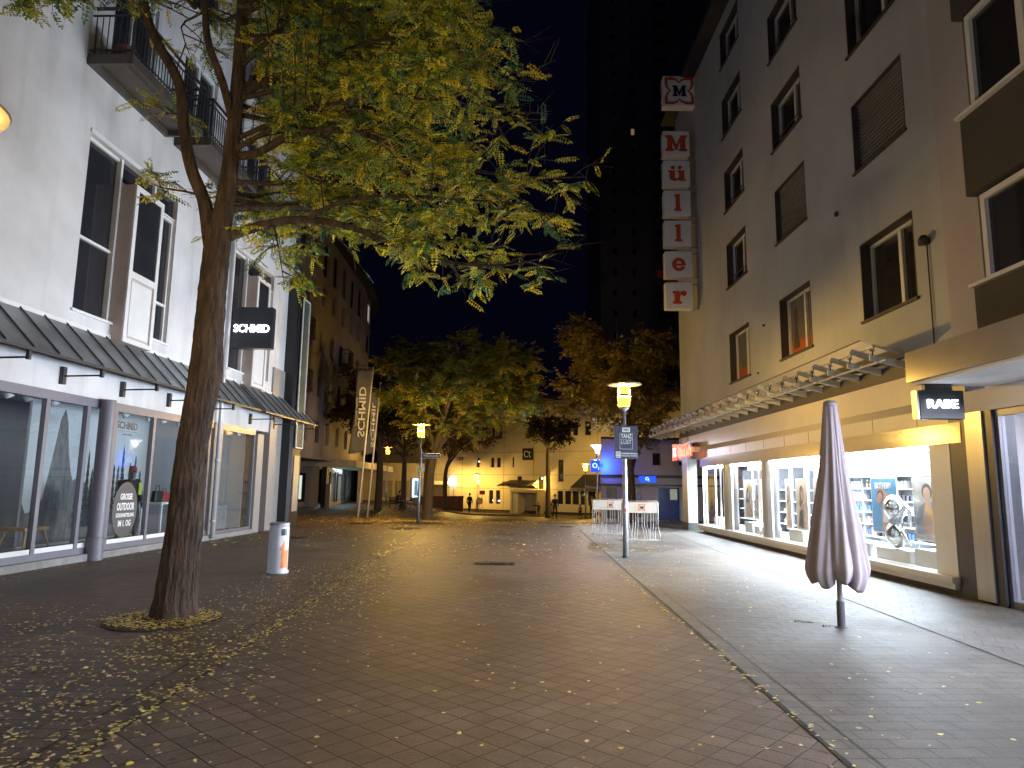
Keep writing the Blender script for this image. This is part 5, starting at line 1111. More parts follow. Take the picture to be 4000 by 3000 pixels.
# ================================================================== TOWER
e = E('tower_block', 'dark concrete high-rise with rows of tiny windows behind the corner building', 'building', (19, 98, -1))
q = MB(); q.box(12.4, 95, -2, 20.2, 112, 84); P(q, 'wall', concrete_dark, e)
q = MB(); q.box(20.201, 96.5, -2, 31, 112, 84); P(q, 'stair_wing', concrete_dark, e)
tr = random.Random(4)
for k in range(24):
    for (xx, ww) in ((14.2, 0.5), (17.0, 0.45)):
        q = MB(); q.box(xx, 94.94, 4+k*3.05, xx+ww, 95.0, 4.9+k*3.05); P(q, 'window', emat('warm_lit_window', (1, 0.7, 0.4), 0.06) if (k, xx) in ((16, 17.0),) else dark_glass, e)
    q = MB(); q.box(20.8, 96.4, 4.2+k*3.05, 22.9, 96.5, 5.2+k*3.05); wq = P(q, 'window', emat('red_lit_window', (0.8, 0.08, 0.03), 0.006) if k in (9, 6) else dark_glass, e)
    q = MB(); q.box(20.7, 96.3, 4.0+k*3.05, 23.0, 96.49, 4.15+k*3.05); P(q, 'sill', plaster_lilac, wq)

# ================================================================== CREAM BUILDING at the end of the street
A_, B_ = Vector((-14.0, 73.0, 0)), Vector((14.0, 54.8, 0))
FC = Fr((A_.x, A_.y), (B_-A_)[:2], None); FC.n = Vector((FC.d.y, -FC.d.x, 0)); LEN = (B_-A_).length
CB = E('cream_building', 'long cream panelled building lit by yellow lamps across the end of the street', 'building', ((A_.x+B_.x)/2, (A_.y+B_.y)/2, -0.85))
def su(u_px):   # distance along the wall of a direction given as x/y ratio
    k = (u_px-1103)/1490.0; t = (k*A_.y-A_.x)/((B_-A_).x-k*(B_-A_).y); return t*LEN
z0_ = -1.0
low = [(su(a), su(b_), -0.1, 1.15) for a, b_ in ((1057, 1066), (1072, 1081), (1105, 1110), )]+[(su(a), su(b_), 0.05, 1.2) for a, b_ in ((1203, 1215), (1219, 1232), (1235, 1249), (1252, 1264), (1268, 1284))]
mid = [(su(a), su(b_), 3.25, 4.15) for a, b_ in ((1029, 1036), (1060, 1067), (1073, 1081), (1106, 1110))]+[(su(1204), su(1216), 2.0, 3.9)]+[(su(1117), su(1127), 1.75, 2.45), (su(1162), su(1174), 1.3, 2.4)]
top = [(su(a), su(b_), 6.0, 7.2) for a, b_ in ((1028, 1037), (1060, 1068), (1074, 1083), (1160, 1172), (1204, 1214), (1222, 1232), (1236, 1247), (1262, 1275))]
q = MB(FC); wall_holes(q, 0, LEN+6, z0_, 9.2, low+mid+top, 0.2); P(q, 'wall', plaster_cream, CB)
q = MB(FC); q.box(-10, 0, z0_, -0.3, LEN+6, 9.3); q.box(-10, -0.3, 9.3, 0.2, LEN+6, 9.6); P(q, 'body', brick_dark, CB)
for h in low+mid+top: window(CB, FC, h[0], h[1], h[2], h[3], -0.18, vm=(), fw=0.05, fm=frame_dark, sill=False)
q = MB(FC); q.box(0.001, 0, z0_, 0.06, LEN+6, -0.62); P(q, 'base_course', frame_dark, CB)
for z in (1.28, 2.55, 4.6):
    q = MB(FC); q.box(0.001, 0, z, 0.006, LEN+6, z+0.04); P(q, 'panel_joint', mat('joint_brown', (0.25, 0.20, 0.12), None, 2, 0.8), CB)
k = 1.5
while k < LEN+5:
    if not any(h[0]-0.05 < k < h[1]+0.05 for h in low+mid+top):
        q = MB(FC); q.box(0.0065, k, z0_+0.4, 0.009, k+0.04, 9.0); P(q, 'panel_joint', MATS['joint_brown'], CB)
    k += 1.6
# small glowing blocks in front of four window panes
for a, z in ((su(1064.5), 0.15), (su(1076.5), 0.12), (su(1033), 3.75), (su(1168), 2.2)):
    q = MB(FC); q.box(-0.165, a-0.08, z, -0.15, a+0.10, z+0.12); P(q, 'pane_glow', emat('pale_pane_glow', (0.85, 1.0, 0.95), 1.6), CB)
# emblem board
e = MB(FC); a = su(1139.5); e.box(0.01, a-0.55, 3.9, 0.07, a+0.55, 4.95); em_ = P(e, 'emblem_board', black_panel, None, 'dark square board with a pale curved emblem on the cream wall', 'sign')
q = MB(FC); pts = []
for t in np.linspace(0.9, 5.4, 14): pts.append((0.10, a-0.12+0.24*math.cos(t), 4.45+0.26*math.sin(t)))
q.tube(pts, 0.035, 6); P(q, 'emblem', wh, em_)
q = MB(FC); q.tube([(0.10, a+0.05, 4.6), (0.10, a+0.32, 4.6)], 0.035, 6); q.tube([(0.10, a+0.2, 4.6), (0.10, a+0.2, 4.2), (0.10, a+0.33, 4.15)], 0.035, 6); P(q, 'emblem', wh, em_)
# entrance: box porch, doors and slatted roof
ea0, ea1 = su(1118), su(1176)
q = MB(FC); q.box(0.01, ea0, z0_, 1.2, ea0+0.15, 1.0); q.box(0.01, ea1-0.15, z0_, 1.2, ea1, 1.0); q.box(0.01, ea0, 1.001, 1.3, ea1, 1.25); P(q, 'porch', plaster_cream, CB)
q = MB(FC); q.box(0.01, su(1119.8), z0_, 1.15, su(1134), 0.95); P(q, 'door', mat('cream_door', (0.55, 0.50, 0.44), None, 1, 0.5), CB)
q = MB(FC); q.box(0.02, su(1162), -0.6, 0.1, su(1174), 0.6); P(q, 'door', dark_glass, CB)
q = MB(FC); q.box(0.05, su(1130)-0, z0_, 0.2, su(1155), z0_+0.3); P(q, 'step', frame_dark, CB)
rf = E('slatted_canopy', 'small dark slatted canopy over the entrance of the cream building', 'canopy', FC.p(1.2, (ea0+ea1)/2, 1.3))
q = MB(FC); q.prism([(su(1102), 1.72), (su(1103), 1.95), (su(1152), 1.9), (su(1176), 1.45), (su(1176), 1.35), (su(1120), 1.40)], 1.25, 1.35, 'x'); P(q, 'side_board', balc_metal, rf)
for k in range(14):
    q = MB(FC); a = su(1104)+k*(su(1172)-su(1104))/14; q.prism([(0.1, 2.1), (2.3, 1.62), (2.3, 1.54), (0.1, 2.0)], a, a+0.12, 'y'); P(q, 'slat', balc_metal, rf)
# brown wing with low brick wall on the left
q = MB(); q.box(-14.5, 68.0, -1, -5.6, 70.5, 1.55); wg = P(q, 'brown_wing', brick_dark, None, 'low brown building wing behind the low wall, under the white lit box', 'building')
q = MB(); q.box(-7.4, 67.4, 1.60, -6.0, 67.7, 1.95); P(q, 'fascia_board', wh, wg)
q = MB(); q.box(-5.95, 67.2, 1.55, -5.30, 67.6, 2.28); P(q, 'light_box_sign', emat('white_box_glow', (0.9, 1, 1), 1.8), None, 'bright white square light box beside the brown wing', 'sign')
wallm = mat('brick_red_dark', (0.16, 0.075, 0.05), (0.09, 0.045, 0.035), 3, 0.85)
q = MB(); q.box(-8.2, 62.2, -0.9, -4.2, 62.6, 0.55); lw = P(q, 'low_wall', wallm, None, 'low dark brick wall between the trees and the far road', 'wall')
q = MB(); q.box(-8.3, 62.15, 0.551, -4.1, 62.65, 0.62); P(q, 'coping', kb and mat('coping', (0.30, 0.20, 0.14), None, 3, 0.7), lw)
# signs near the little lamps
for (x, z, w_, h_, m_, lb) in ((-5.3, 0.05, 0.42, 0.5, wh, 'white board with a yellow emblem under the lamp behind the low wall'), (-2.55, 0.75, 0.5, 0.38, mat('sign_red', (0.45, 0.03, 0.02), None, 1, 0.5), 'red direction board on the post by the little lamps')):
    y = 64.4 if x < -4 else 63.0
    q = MB(); q.box(x-w_/2, y, z, x+w_/2, y+0.03, z+h_); o = P(q, 'sign_board', m_, None, lb, 'sign')
    q = MB(); q.tube([(x, y+0.06, -0.85), (x, y+0.06, z+h_)], 0.03, 6); P(q, 'post', steel, o)
rs2 = E('road_sign', 'round red ringed no-entry style sign on the post by the little lamps', 'road sign', (-2.75, 62.6, -0.85))
q = MB(); q.tube([(-2.75, 62.6, -0.85), (-2.75, 62.6, 0.55)], 0.03, 6); P(q, 'post', steel, rs2)
q = MB(); q.tube([(-2.75, 62.56, 0.2), (-2.75, 62.53, 0.2)], 0.30, 20); P(q, 'disc', wh, rs2)
q = MB(); q.tube([(-2.75+0.26*math.cos(t), 62.515, 0.2+0.26*math.sin(t)) for t in np.linspace(0, 2*PI, 25)], 0.035, 6); P(q, 'ring', MATS['sign_red'], rs2)
# direction signs on the post at the right
q = MB(); q.box(5.85, 53.45, 1.45, 6.9, 53.49, 1.62); P(q, 'direction_sign', wh, None, 'long white direction sign on the lamp left of the white funnel lamp', 'sign')
q = MB(); q.box(5.95, 53.45, 0.62, 6.75, 53.49, 0.80); o = P(q, 'street_name_sign', black_panel, None, 'small dark street name plate on the far right lamp', 'street sign')
q = MB(); q.box(6.03, 53.44, 0.67, 6.68, 53.448, 0.75); P(q, 'worn_lettering', mat('worn_grey_print', (0.4, 0.39, 0.4), (0.12, 0.12, 0.13), 14, 0.6, contrast=0.05), o)
# small dark roof projecting from the cream wall, right
q = MB(FC); q.prism([(su(1246), 1.5), (su(1300), 1.5), (su(1300), 2.6), (su(1275), 2.6)], 0.01, 1.4, 'x'); P(q, 'dark_canopy', frame_dark, CB)

# red and white bollard
e = E('marker_post', 'red and white striped marker post left of the white funnel lamp', 'bollard', (4.30, 34.6, gz(4.3, 34.6)))
for k in range(6):
    z = gz(4.3, 34.6)+k*0.19; q = MB(); q.tube([(4.30, 34.6, z), (4.30, 34.6, z+0.1895)], 0.055, 10); P(q, 'red_band' if k % 2 == 0 else 'white_band', MATS['sign_red'] if k % 2 == 0 else wh, e)
e = E('marker_post', 'red and white striped marker post touching the white funnel lamp', 'bollard', (4.42, 35.2, gz(4.42, 35.2)))
for k in range(6):
    z = gz(4.42, 35.2)+k*0.19; q = MB(); q.tube([(4.42, 35.2, z), (4.42, 35.2, z+0.1895)], 0.05, 10); P(q, 'red_band' if k % 2 == 0 else 'white_band', MATS['sign_red'] if k % 2 == 0 else wh, e)

# ================================================================== FAR LEFT CURVED BUILDING
HB = E('curved_building', 'rose grey apartment building with iron balconies, curving away beyond the white building', 'building', (-14, 50, 0))
pts_c = [(-12.0, 33.0), (-12.3, 56.0), (-12.7, 60.0), (-13.5, 63.5), (-14.9, 66.6), (-17.0, 69.0), (-20, 71)]
fl_z = [3.2, 6.1, 9.0, 11.9, 14.6]
f0 = Fr(pts_c[0], (pts_c[1][0]-pts_c[0][0], pts_c[1][1]-pts_c[0][1])); f0.n = Vector((f0.d.y, -f0.d.x, 0)); L0_ = 23.0
wy = [2.2, 4.6, 7.0, 9.6, 12.2, 14.9, 17.6, 20.3]
hs = [(a, a+0.95, z+0.85, z+2.25) for z in fl_z[:4] for a in wy]+[(a-0.15, a+1.2, 14.75, 17.0) for a in wy]
q = MB(f0); wall_holes(q, 0, L0_, 3.2, 17.6, hs, 0.2); P(q, 'wall', plaster_pink, HB)
wcr = random.Random(9); louvre = mat('rose_shutter', (0.20, 0.15, 0.145), (0.13, 0.10, 0.10), 2, 0.7, stretch=(1, 1, 30))
for i, h in enumerate(hs):
    gm_ = dark_glass
    if wcr.random() < 0.3: gm_ = louvre
    w = window(HB, f0, h[0], h[1], h[2], h[3], -0.18, vm=(0.5,), fw=0.07, fm=mat('rose_frame', (0.30, 0.26, 0.26), None, 2, 0.6) if h[2] < 14 else frame_dark, gm=gm_, sill=h[2] < 14)
for (a, z) in ((14.6, 6.9), (14.6, 9.9), (4.3, 6.9), (4.3, 9.9)):
    q = MB(f0); q.box(0.001, a, z-0.16, 0.75, a+1.6, z); bq = P(q, 'balcony', balc_metal, HB)
    q = MB(f0)
    q.box(0.70, a, z+0.98, 0.74, a+1.6, z+1.03); q.box(0.0, a, z+0.98, 0.70, a+0.04, z+1.03); q.box(0.0, a+1.56, z+0.98, 0.70, a+1.6, z+1.03)
    for k in range(14): q.box(0.71, a+0.02+k*0.12, z, 0.725, a+0.035+k*0.12, z+0.98)
    for k in range(6):
        for e_ in (a+0.005, a+1.58): q.box(0.05+k*0.12, e_, z, 0.065+k*0.12, e_+0.015, z+0.98)
    P(q, 'railing', steel_dark, bq)
    q = MB(f0); q.box(-0.12, a+0.35, z+0.01, -0.08, a+1.25, z+2.1); P(q, 'balcony_door', dark_glass, HB)
q = MB(); cv = [Vector((p[0], p[1], 0)) for p in pts_c[1:]]
for a, b_ in zip(cv[:-1], cv[1:]):
    i = q.vert((a.x, a.y, 0), (b_.x, b_.y, 0), (b_.x, b_.y, 17.6), (a.x, a.y, 17.6)); q.f.append((i, i+1, i+2, i+3))
P(q, 'curved_wall', plaster_pink, HB)
for j, (a, b_) in enumerate(zip(cv[:-1], cv[1:])):
    fs = Fr((a.x, a.y), (b_-a)[:2]); fs.n = Vector((fs.d.y, -fs.d.x, 0)); ln = (b_-a).length
    for z in fl_z:
        q = MB(fs); q.box(0.001, ln*0.32, z+0.7, 0.03, ln*0.68, z+2.2); wq = P(q, 'window', dark_glass if z < 14 or j else emat('dim_room_pane', (0.8, 0.72, 0.6), 0.12), HB)
        q = MB(fs); q.box(0.002, ln*0.30, z+0.62, 0.08, ln*0.70, z+0.69); q.box(0.002, ln*0.29, z+0.7, 0.05, ln*0.319, z+2.2); q.box(0.002, ln*0.681, z+0.7, 0.05, ln*0.71, z+2.2); P(q, 'frame', MATS['rose_frame'], wq)
# eaves following the curve, with small rafter tails
q = MB(); ev = [Vector((p[0], p[1], 0)) for p in pts_c]
for a, b_ in zip(ev[:-1], ev[1:]):
    nn = Vector(((b_-a).y, -(b_-a).x, 0)).normalized(); o1 = nn*0.7; o2 = nn*-9
    i = q.vert(a+o1+Vector((0, 0, 17.61)), b_+o1+Vector((0, 0, 17.61)), b_+o2+Vector((0, 0, 17.61)), a+o2+Vector((0, 0, 17.61)), a+o1+Vector((0, 0, 17.82)), b_+o1+Vector((0, 0, 17.82)), b_+o2+Vector((0, 0, 20.2)), a+o2+Vector((0, 0, 20.2)))
    q.f += [(i, i+1, i+2, i+3), (i+4, i+5, i+6, i+7), (i, i+1, i+5, i+4), (i, i+3, i+7, i+4), (i+1, i+2, i+6, i+5)]
P(q, 'roof', mat('dark_roof', (0.05, 0.045, 0.045), None, 3, 0.8), HB)
q = MB(f0); q.box(-9, 0, 3.18, -0.25, L0_+0.2, 17.6); P(q, 'body', brick_dark, HB)
q = MB(); q.box(-22, 33, 3.05, -12.0, 48, 3.19); P(q, 'underside', plaster_pink, HB)
# ground floor shops with slab canopy
FA = Fr((0, 47.6), (1, 0), (0, -1)); lit_in = emat('shop_glow_cool', (0.75, 0.95, 1.0), 0.35)
q = MB(FA); wall_holes(q, -20, -13.1, 0, 2.7, [(-15.5, -14.1, 0.45, 2.15)], 0.25); P(q, 'shop_wall', mat('tile_wall', (0.50, 0.46, 0.40), (0.42, 0.38, 0.34), 2, 0.5), HB)
sf = MB(FA); sf.box(-0.06, -15.6, 0.32, 0.04, -15.36, 2.28); sf.box(-0.06, -14.24, 0.32, 0.04, -14.0, 2.28); sf.box(-0.06, -15.36, 0.32, 0.04, -14.24, 0.5); sf.box(-0.06, -15.36, 2.1, 0.04, -14.24, 2.28); P(sf, 'shopfront_frame', frame_dark, HB)
q = MB(FA); q.box(-1.5, -15.5, 0.4, -1.45, -14.0, 2.3); P(q, 'lit_room', emat('room_glow', (0.75, 0.9, 0.85), 0.30), HB)
q = MB(FA); q.box(-0.8, -15.3, 0.5, -0.7, -14.7, 1.15); P(q, 'shop_goods', mat('goods_dark', (0.05, 0.07, 0.08), (0.2, 0.22, 0.2), 8, 0.6), HB)
q = MB(); q.prism([(-20, 46.9), (-12.9, 46.9), (-11.0, 47.0), (-10.6, 47.6), (-11.2, 66), (-20, 66)], 2.7, 3.17, 'z'); P(q, 'slab_canopy', mat('pale_slab', (0.60, 0.58, 0.48), (0.50, 0.48, 0.40), 1, 0.6), HB)
d_ = Vector((-14.9+12.4, 68-47.3, 0)); FD = Fr((-12.4, 47.3), d_[:2]); FD.n = Vector((FD.d.y, -FD.d.x, 0))
wh2 = [(0.7, 3.4, 0.45, 2.3), (4.8, 8.0, 0.45, 2.3), (9.6, 13.4, 0.45, 2.3)]
q = MB(FD); wall_holes(q, 0, 20.5, -0.1, 2.7, wh2, 0.3); P(q, 'shop_wall', MATS['tile_wall'], HB)
for h in wh2:
    for e_ in (h[0]-0.12, h[1]):
        q = MB(FD); q.box(-0.1, e_, h[2]-0.2, 0.10, e_+0.12, h[3]+0.1); P(q, 'dark_jamb', frame_dark, HB)
    q = MB(FD); q.box(-0.3, h[0], h[2], -0.28, h[1], h[3]); wq = P(q, 'shop_window', mat('shop_grey_blue', (0.22, 0.26, 0.30), (0.12, 0.15, 0.18), 1, 0.2), HB)
    q = MB(FD); m_ = h[0]+(h[1]-h[0])*0.25
    for (a, b_, c_, dd) in ((m_, m_+0.1, h[2]+.1, h[3]-.15), (m_+0.8, m_+0.9, h[2]+.1, h[3]-.15), (m_+.1, m_+0.8, h[3]-.25, h[3]-.15), (m_+.1, m_+.8, h[2]+.1, h[2]+.2)):
        q.box(-0.26, a, c_, -0.22, b_, dd)
    P(q, 'light_frame', emat('window_tube_glow', (0.6, 0.9, 1.0), 2.6), wq)
q = MB(); q.box(-12.75, 47.0, 0, -12.42, 47.28, 2.7); P(q, 'pier', frame_dark, HB)
q = MB(); q.prism([(-12.35, 46.6), (-12.05, 46.6), (-12.05, 46.9), (-12.35, 46.9)], 0, 1.55, 'z'); P(q, 'ticket_post', steel, None, 'grey metal service post with a sloping top by the arcade corner', 'post')
light('arcade_light', 'AREA', (-13.2, 52, 2.65), 60, (0.6, 0.85, 1.0), 1.2, (0, 0, 0), 6)
# low wing beyond with a glowing frame window
q = MB(); q.box(-15, 67.5, -0.5, -7.6, 72, 3.6); lwg = P(q, 'cream_wing', plaster_cream, None, 'low cream wing with a bluish lit window behind the dark trees', 'building')
q = MB(); q.box(-9.6, 67.42, 0.3, -8.4, 67.48, 2.2); wq = P(q, 'window', mat('shop_grey_blue2', (0.3, 0.36, 0.42), None, 1, 0.2), lwg)
q = MB(); q.box(-9.45, 67.36, 0.35, -9.35, 67.41, 2.1); q.box(-8.95, 67.36, 0.35, -8.85, 67.41, 2.1); q.box(-9.35, 67.36, 2.0, -8.95, 67.41, 2.1); q.box(-9.35, 67.36, 0.35, -8.95, 67.41, 0.45); P(q, 'light_frame', emat('blue_tube_glow', (0.4, 0.7, 1.0), 3.0), wq)
for a in (-12.6, -11.0):
    q = MB(); q.box(a, 67.42, 0.3, a+1.2, 67.48, 1.9); P(q, 'window', mat('blind_beige', (0.35, 0.30, 0.22), None, 1, 0.6), lwg)

# ================================================================== TREES
def tree_root(name, label, cat, loc, group=None): return E(name, label, cat, loc, group=group)
def leaves_mesh(name, parent, pos, ax, nr, ln, col, pairs=6, wid=0.34, m=None):
    """compound leaves: rows of oval leaflets on both sides of a stalk (vectorised)"""
    N = len(pos); ax = ax/np.linalg.norm(ax, axis=1)[:, None]; sd = np.cross(nr, ax); sd /= np.linalg.norm(sd, axis=1)[:, None]+1e-9; nn = np.cross(ax, sd)
    T = []                                                  # template in (along, side, up)
    xs_ = np.linspace(0.12, 0.92, pairs); st = xs_[1]-xs_[0] if pairs > 1 else 0.3
    for x in xs_:
        k = wid*(0.75+0.35*math.sin(PI*x))
        for s_ in (-1, 1): T.append([(x, 0, 0), (x-st*0.42, s_*k*0.55, 0.02), (x+st*0.02, s_*k, -0.05), (x+st*0.44, s_*k*0.5, 0.02)])
    T.append([(0.95, 0, 0), (1.02, -0.07, 0), (1.14, 0, -0.03), (1.02, 0.07, 0)])
    T = np.array(T); Q = len(T); T = T.reshape(-1, 3)
    droop = -0.10*T[:, 0]**2
    W = pos[:, None, :]+ln[:, None, None]*(T[None, :, 0, None]*ax[:, None, :]+T[None, :, 1, None]*sd[:, None, :]+(T[None, :, 2, None])*nn[:, None, :])
    W[:, :, 2] += ln[:, None]*droop[None, :]
    W += np.random.default_rng(5).normal(0, 0.004, W.shape)
    V = W.reshape(-1, 3)-np.array(WO[parent.name]); F = N*Q
    me = bpy.data.meshes.new(name); me.vertices.add(len(V)); me.vertices.foreach_set('co', V.ravel()); me.loops.add(F*4); me.loops.foreach_set('vertex_index', np.arange(F*4)); me.polygons.add(F)
    me.polygons.foreach_set('loop_start', np.arange(F)*4); me.polygons.foreach_set('loop_total', np.full(F, 4)); me.update()
    at_ = me.color_attributes.new('Col', 'FLOAT_COLOR', 'POINT'); rg = np.random.default_rng(6)
    C = np.repeat(col, Q*4, axis=0)*np.repeat(rg.uniform(0.8, 1.2, N*Q), 4)[:, None]; C = np.concatenate([np.clip(C, 0, 1), np.ones((len(C), 1))], 1)
    at_.data.foreach_set('color', C.ravel()); me.materials.append(m or leafmat('leaf_surface', 0.55))
    o = bpy.data.objects.new(name, me); COL.objects.link(o); o.parent = parent; WO[o.name] = Vector(WO[parent.name]); return o
def leaf_colors(rg, n, kinds, weights):
    K = np.array(kinds); idx = rg.choice(len(K), n, p=np.array(weights)/sum(weights)); return K[idx]*rg.uniform(0.75, 1.25, (n, 1))
def grow(limbs, rg, sub_step=0.28, sub_len=(0.7, 1.5), twig_n=4, twig_len=(0.25, 0.55), start=0.25, flat=0.35, outward=None):
    """from limb polylines grow side branches, twigs; return branch tubes and leaf seats"""
    tubes = []; seats = []
    for pts, rad in limbs:
        P_ = [np.array(p, float) for p in pts]; seg = [np.linalg.norm(b-a) for a, b in zip(P_[:-1], P_[1:])]; tot = sum(seg); s = tot*start
        while s < tot:
            t = s; k = 0
            while k < len(seg)-1 and t > seg[k]: t -= seg[k]; k += 1
            base = P_[k]+(P_[k+1]-P_[k])*min(1, t/seg[k]); d = (P_[k+1]-P_[k])/seg[k]
            side = np.cross(d, [0, 0, 1]); side /= np.linalg.norm(side)+1e-6
            sg = rg.choice([-1, 1]); v = d*rg.uniform(0.2, 0.9)+side*sg*rg.uniform(0.5, 1.1)+np.array([0, 0, rg.normal(0.0, flat)])
            if outward is not None: v = v+0.5*outward(base)
            v /= np.linalg.norm(v); L_ = rg.uniform(*sub_len)*(1-0.35*s/tot)
            m1 = base+v*L_*0.5+np.array([0, 0, 0.05]); end = base+v*L_+np.array([0, 0, -0.06*L_])
            tubes.append(([base, m1, end], [0.013, 0.009, 0.004]))
            for j in range(twig_n):
                f = rg.uniform(0.2, 1.0); b0 = base+(end-base)*f+np.array([0, 0, 0.05*math.sin(PI*f)]); tv = v*rg.uniform(0.3, 1)+rg.normal(0, 0.55, 3)*np.array([1, 1, 0.5]); tv /= np.linalg.norm(tv); TL = rg.uniform(*twig_len); e2 = b0+tv*TL+np.array([0, 0, -0.05])
                tubes.append(([b0, e2], [0.005, 0.0025])); seats.append((b0, e2, tv))
            seats.append((m1, end, v)); s += rg.uniform(0.6, 1.4)*sub_step
    return tubes, seats
def seats_to_leaves(seats, rg, per, size):
    pos, ax, nr, ln = [], [], [], []
    for (a, b, d) in seats:
        for _ in range(per):
            f = rg.uniform(0.15, 1.0); p = a+(b-a)*f; v = d*rg.uniform(0.1, 0.8)+rg.normal(0, 0.6, 3)*np.array([1, 1, 0.28])+np.array([0, 0, -0.10]); n = rg.normal(0, 0.45, 3)+np.array([0, 0, 1.0])
            pos.append(p); ax.append(v); nr.append(n); ln.append(rg.uniform(*size))
    return np.array(pos), np.array(ax), np.array(nr), np.array(ln)

# ---- the big locust in the foreground
rg = np.random.default_rng(12)
TR = tree_root('locust_tree', 'large autumn locust tree with yellow and green leaves in a round pit', 'tree', (-4.06, 8.68, 0))
yy = 8.68
def skinned_tube(list_, n=18, lump=0.0):
    mb_ = MB()
    for pts, rad in list_: mb_.tube([tuple(p) for p in pts], list(rad), n)
    return mb_
def resample(pts, rad, step=0.12):
    P_ = [np.array(p, float) for p in pts]; out, ro = [], []
    for i in range(len(P_)-1):
        p0 = P_[max(i-1, 0)]; p1 = P_[i]; p2 = P_[i+1]; p3 = P_[min(i+2, len(P_)-1)]; n = max(2, int(np.linalg.norm(p2-p1)/step))
        for k in range(n):
            t = k/n; out.append(0.5*((2*p1)+(-p0+p2)*t+(2*p0-5*p1+4*p2-p3)*t*t+(-p0+3*p1-3*p2+p3)*t**3)); ro.append(rad[i]+(rad[i+1]-rad[i])*t)
    out.append(P_[-1]); ro.append(rad[-1]); return out, ro
trunk_main = ([(-4.06, yy, -0.02), (-4.05, yy, 0.25), (-4.02, yy, 0.85), (-3.99, yy, 2.16), (-3.93, yy, 2.75), (-3.90, yy, 3.04), (-3.90, yy, 3.4), (-3.90, yy, 4.01), (-3.88, yy, 4.76), (-3.83, yy, 5.25), (-3.79, yy, 5.99), (-3.78, yy, 7.2), (-3.79, yy, 8.3), (-3.7, yy, 9.6)],
              [0.27, 0.23, 0.205, 0.170, 0.175, 0.19, 0.17, 0.16, 0.15, 0.12, 0.10, 0.085, 0.07, 0.04])
limb_left = ([(-3.90, yy, 4.6), (-4.02, yy, 5.0), (-4.11, yy, 5.33), (-4.30, yy-.05, 5.79), (-4.42, yy-.1, 6.38), (-4.50, yy-.15, 6.91), (-4.86, yy-.3, 7.59), (-5.01, yy-.4, 8.3), (-5.1, yy-.5, 9.4)], [0.12, 0.095, 0.085, 0.078, 0.072, 0.066, 0.058, 0.05, 0.03])
limb_c = ([(-3.80, yy, 6.7), (-3.55, yy+.1, 7.05), (-3.1, yy+.3, 7.3), (-2.6, yy+.5, 7.7), (-1.9, yy+.9, 8.0), (-1.2, yy+1.2, 8.1)], [0.07, 0.06, 0.05, 0.042, 0.03, 0.012])
limb_c2 = ([(-3.79, yy, 6.4), (-3.9, yy-.2, 6.9), (-4.05, yy-.4, 7.4), (-4.1, yy-.5, 8.2)], [0.06, 0.05, 0.045, 0.03])
wood = []
for (p, r) in (trunk_main, limb_left, limb_c, limb_c2):
    wood.append(resample(p, r, 0.07 if p is trunk_main[0] else 0.1))
def gen_limb(z0, az, reach, dz, r0, x0=-3.8, droop=0.25, wig=0.12):
    n = 7; pts = []; rad = []
    for k in range(n+1):
        t = k/n; r = reach*t; pts.append((x0+math.cos(az)*r+rg.normal(0, wig)*t, yy+math.sin(az)*r+rg.normal(0, wig)*t, z0-0.15+dz*math.sin(min(1, t*1.15)*PI/2)+0.10*math.sin(t*7+z0*5)-droop*max(0, t-0.45)**1.6*2.2+rg.normal(0, 0.05)*t)); rad.append(r0*(1-t)**0.8+0.006)
    return pts, rad
limbs = []
limbs.append(([(-3.80, yy, 4.80), (-3.55, yy+.05, 4.93), (-3.2, yy+.1, 5.06), (-2.8, yy+.2, 5.15), (-2.2, yy+.3, 5.08), (-1.5, yy+.3, 4.80), (-0.8, yy+.35, 4.62), (-0.1, yy+.4, 4.62), (0.5, yy+.4, 4.75)], [0.075, 0.066, 0.058, 0.052, 0.042, 0.032, 0.024, 0.015, 0.006]))
limbs.append(([(-3.79, yy, 5.95), (-3.5, yy+.1, 6.03), (-3.0, yy-.1, 6.2), (-2.6, yy-.2, 6.22), (-2.0, yy-.2, 6.18), (-1.2, yy-.1, 5.9), (-0.3, yy, 5.75), (0.4, yy, 5.7), (0.95, yy, 5.72)], [0.06, 0.055, 0.05, 0.045, 0.038, 0.03, 0.02, 0.012, 0.005]))
limbs.append(([(-2.8, yy+.2, 5.15), (-2.2, yy-.1, 5.3), (-1.4, yy-.3, 5.28), (-0.6, yy-.4, 5.2), (0.2, yy-.3, 5.2)], [0.04, 0.032, 0.025, 0.016, 0.006]))
limbs.append(([(-3.78, yy, 5.2), (-3.2, yy+.6, 5.5), (-2.4, yy+1.3, 5.7), (-1.5, yy+1.9, 5.6), (-0.5, yy+2.4, 5.3)], [0.055, 0.045, 0.035, 0.025, 0.008]))
limbs.append((limb_c[0], limb_c[1]))
for (z0, az, reach, dz) in ((5.4, 0.95, 3.6, 0.7), (5.6, 1.5, 3.0, 0.8), (5.8, 0.45, 4.4, 0.6), (6.2, -0.25, 3.9, 0.6), (6.3, 0.15, 4.0, 0.9), (6.6, 0.8, 4.0, 0.7), (6.8, 1.2, 3.5, 0.9), (6.9, 0.0, 3.6, 0.9), (7.2, 0.5, 3.7, 0.9), (7.4, -0.35, 3.2, 0.8), (7.6, 0.1, 3.3, 0.9),
                            (7.8, 0.9, 3.4, 0.9), (8.0, 0.4, 3.2, 0.9), (8.1, -0.2, 2.9, 0.9), (8.4, 0.2, 3.0, 0.8), (8.6, 1.0, 2.8, 0.8), (8.9, 0.0, 2.7, 0.7), (9.1, 1.8, 2.4, 0.6), (8.2, 2.4, 2.0, 0.6), (9.0, 0.6, 2.6, 0.6)):
    limbs.append(gen_limb(z0, az, reach, dz, 0.030))
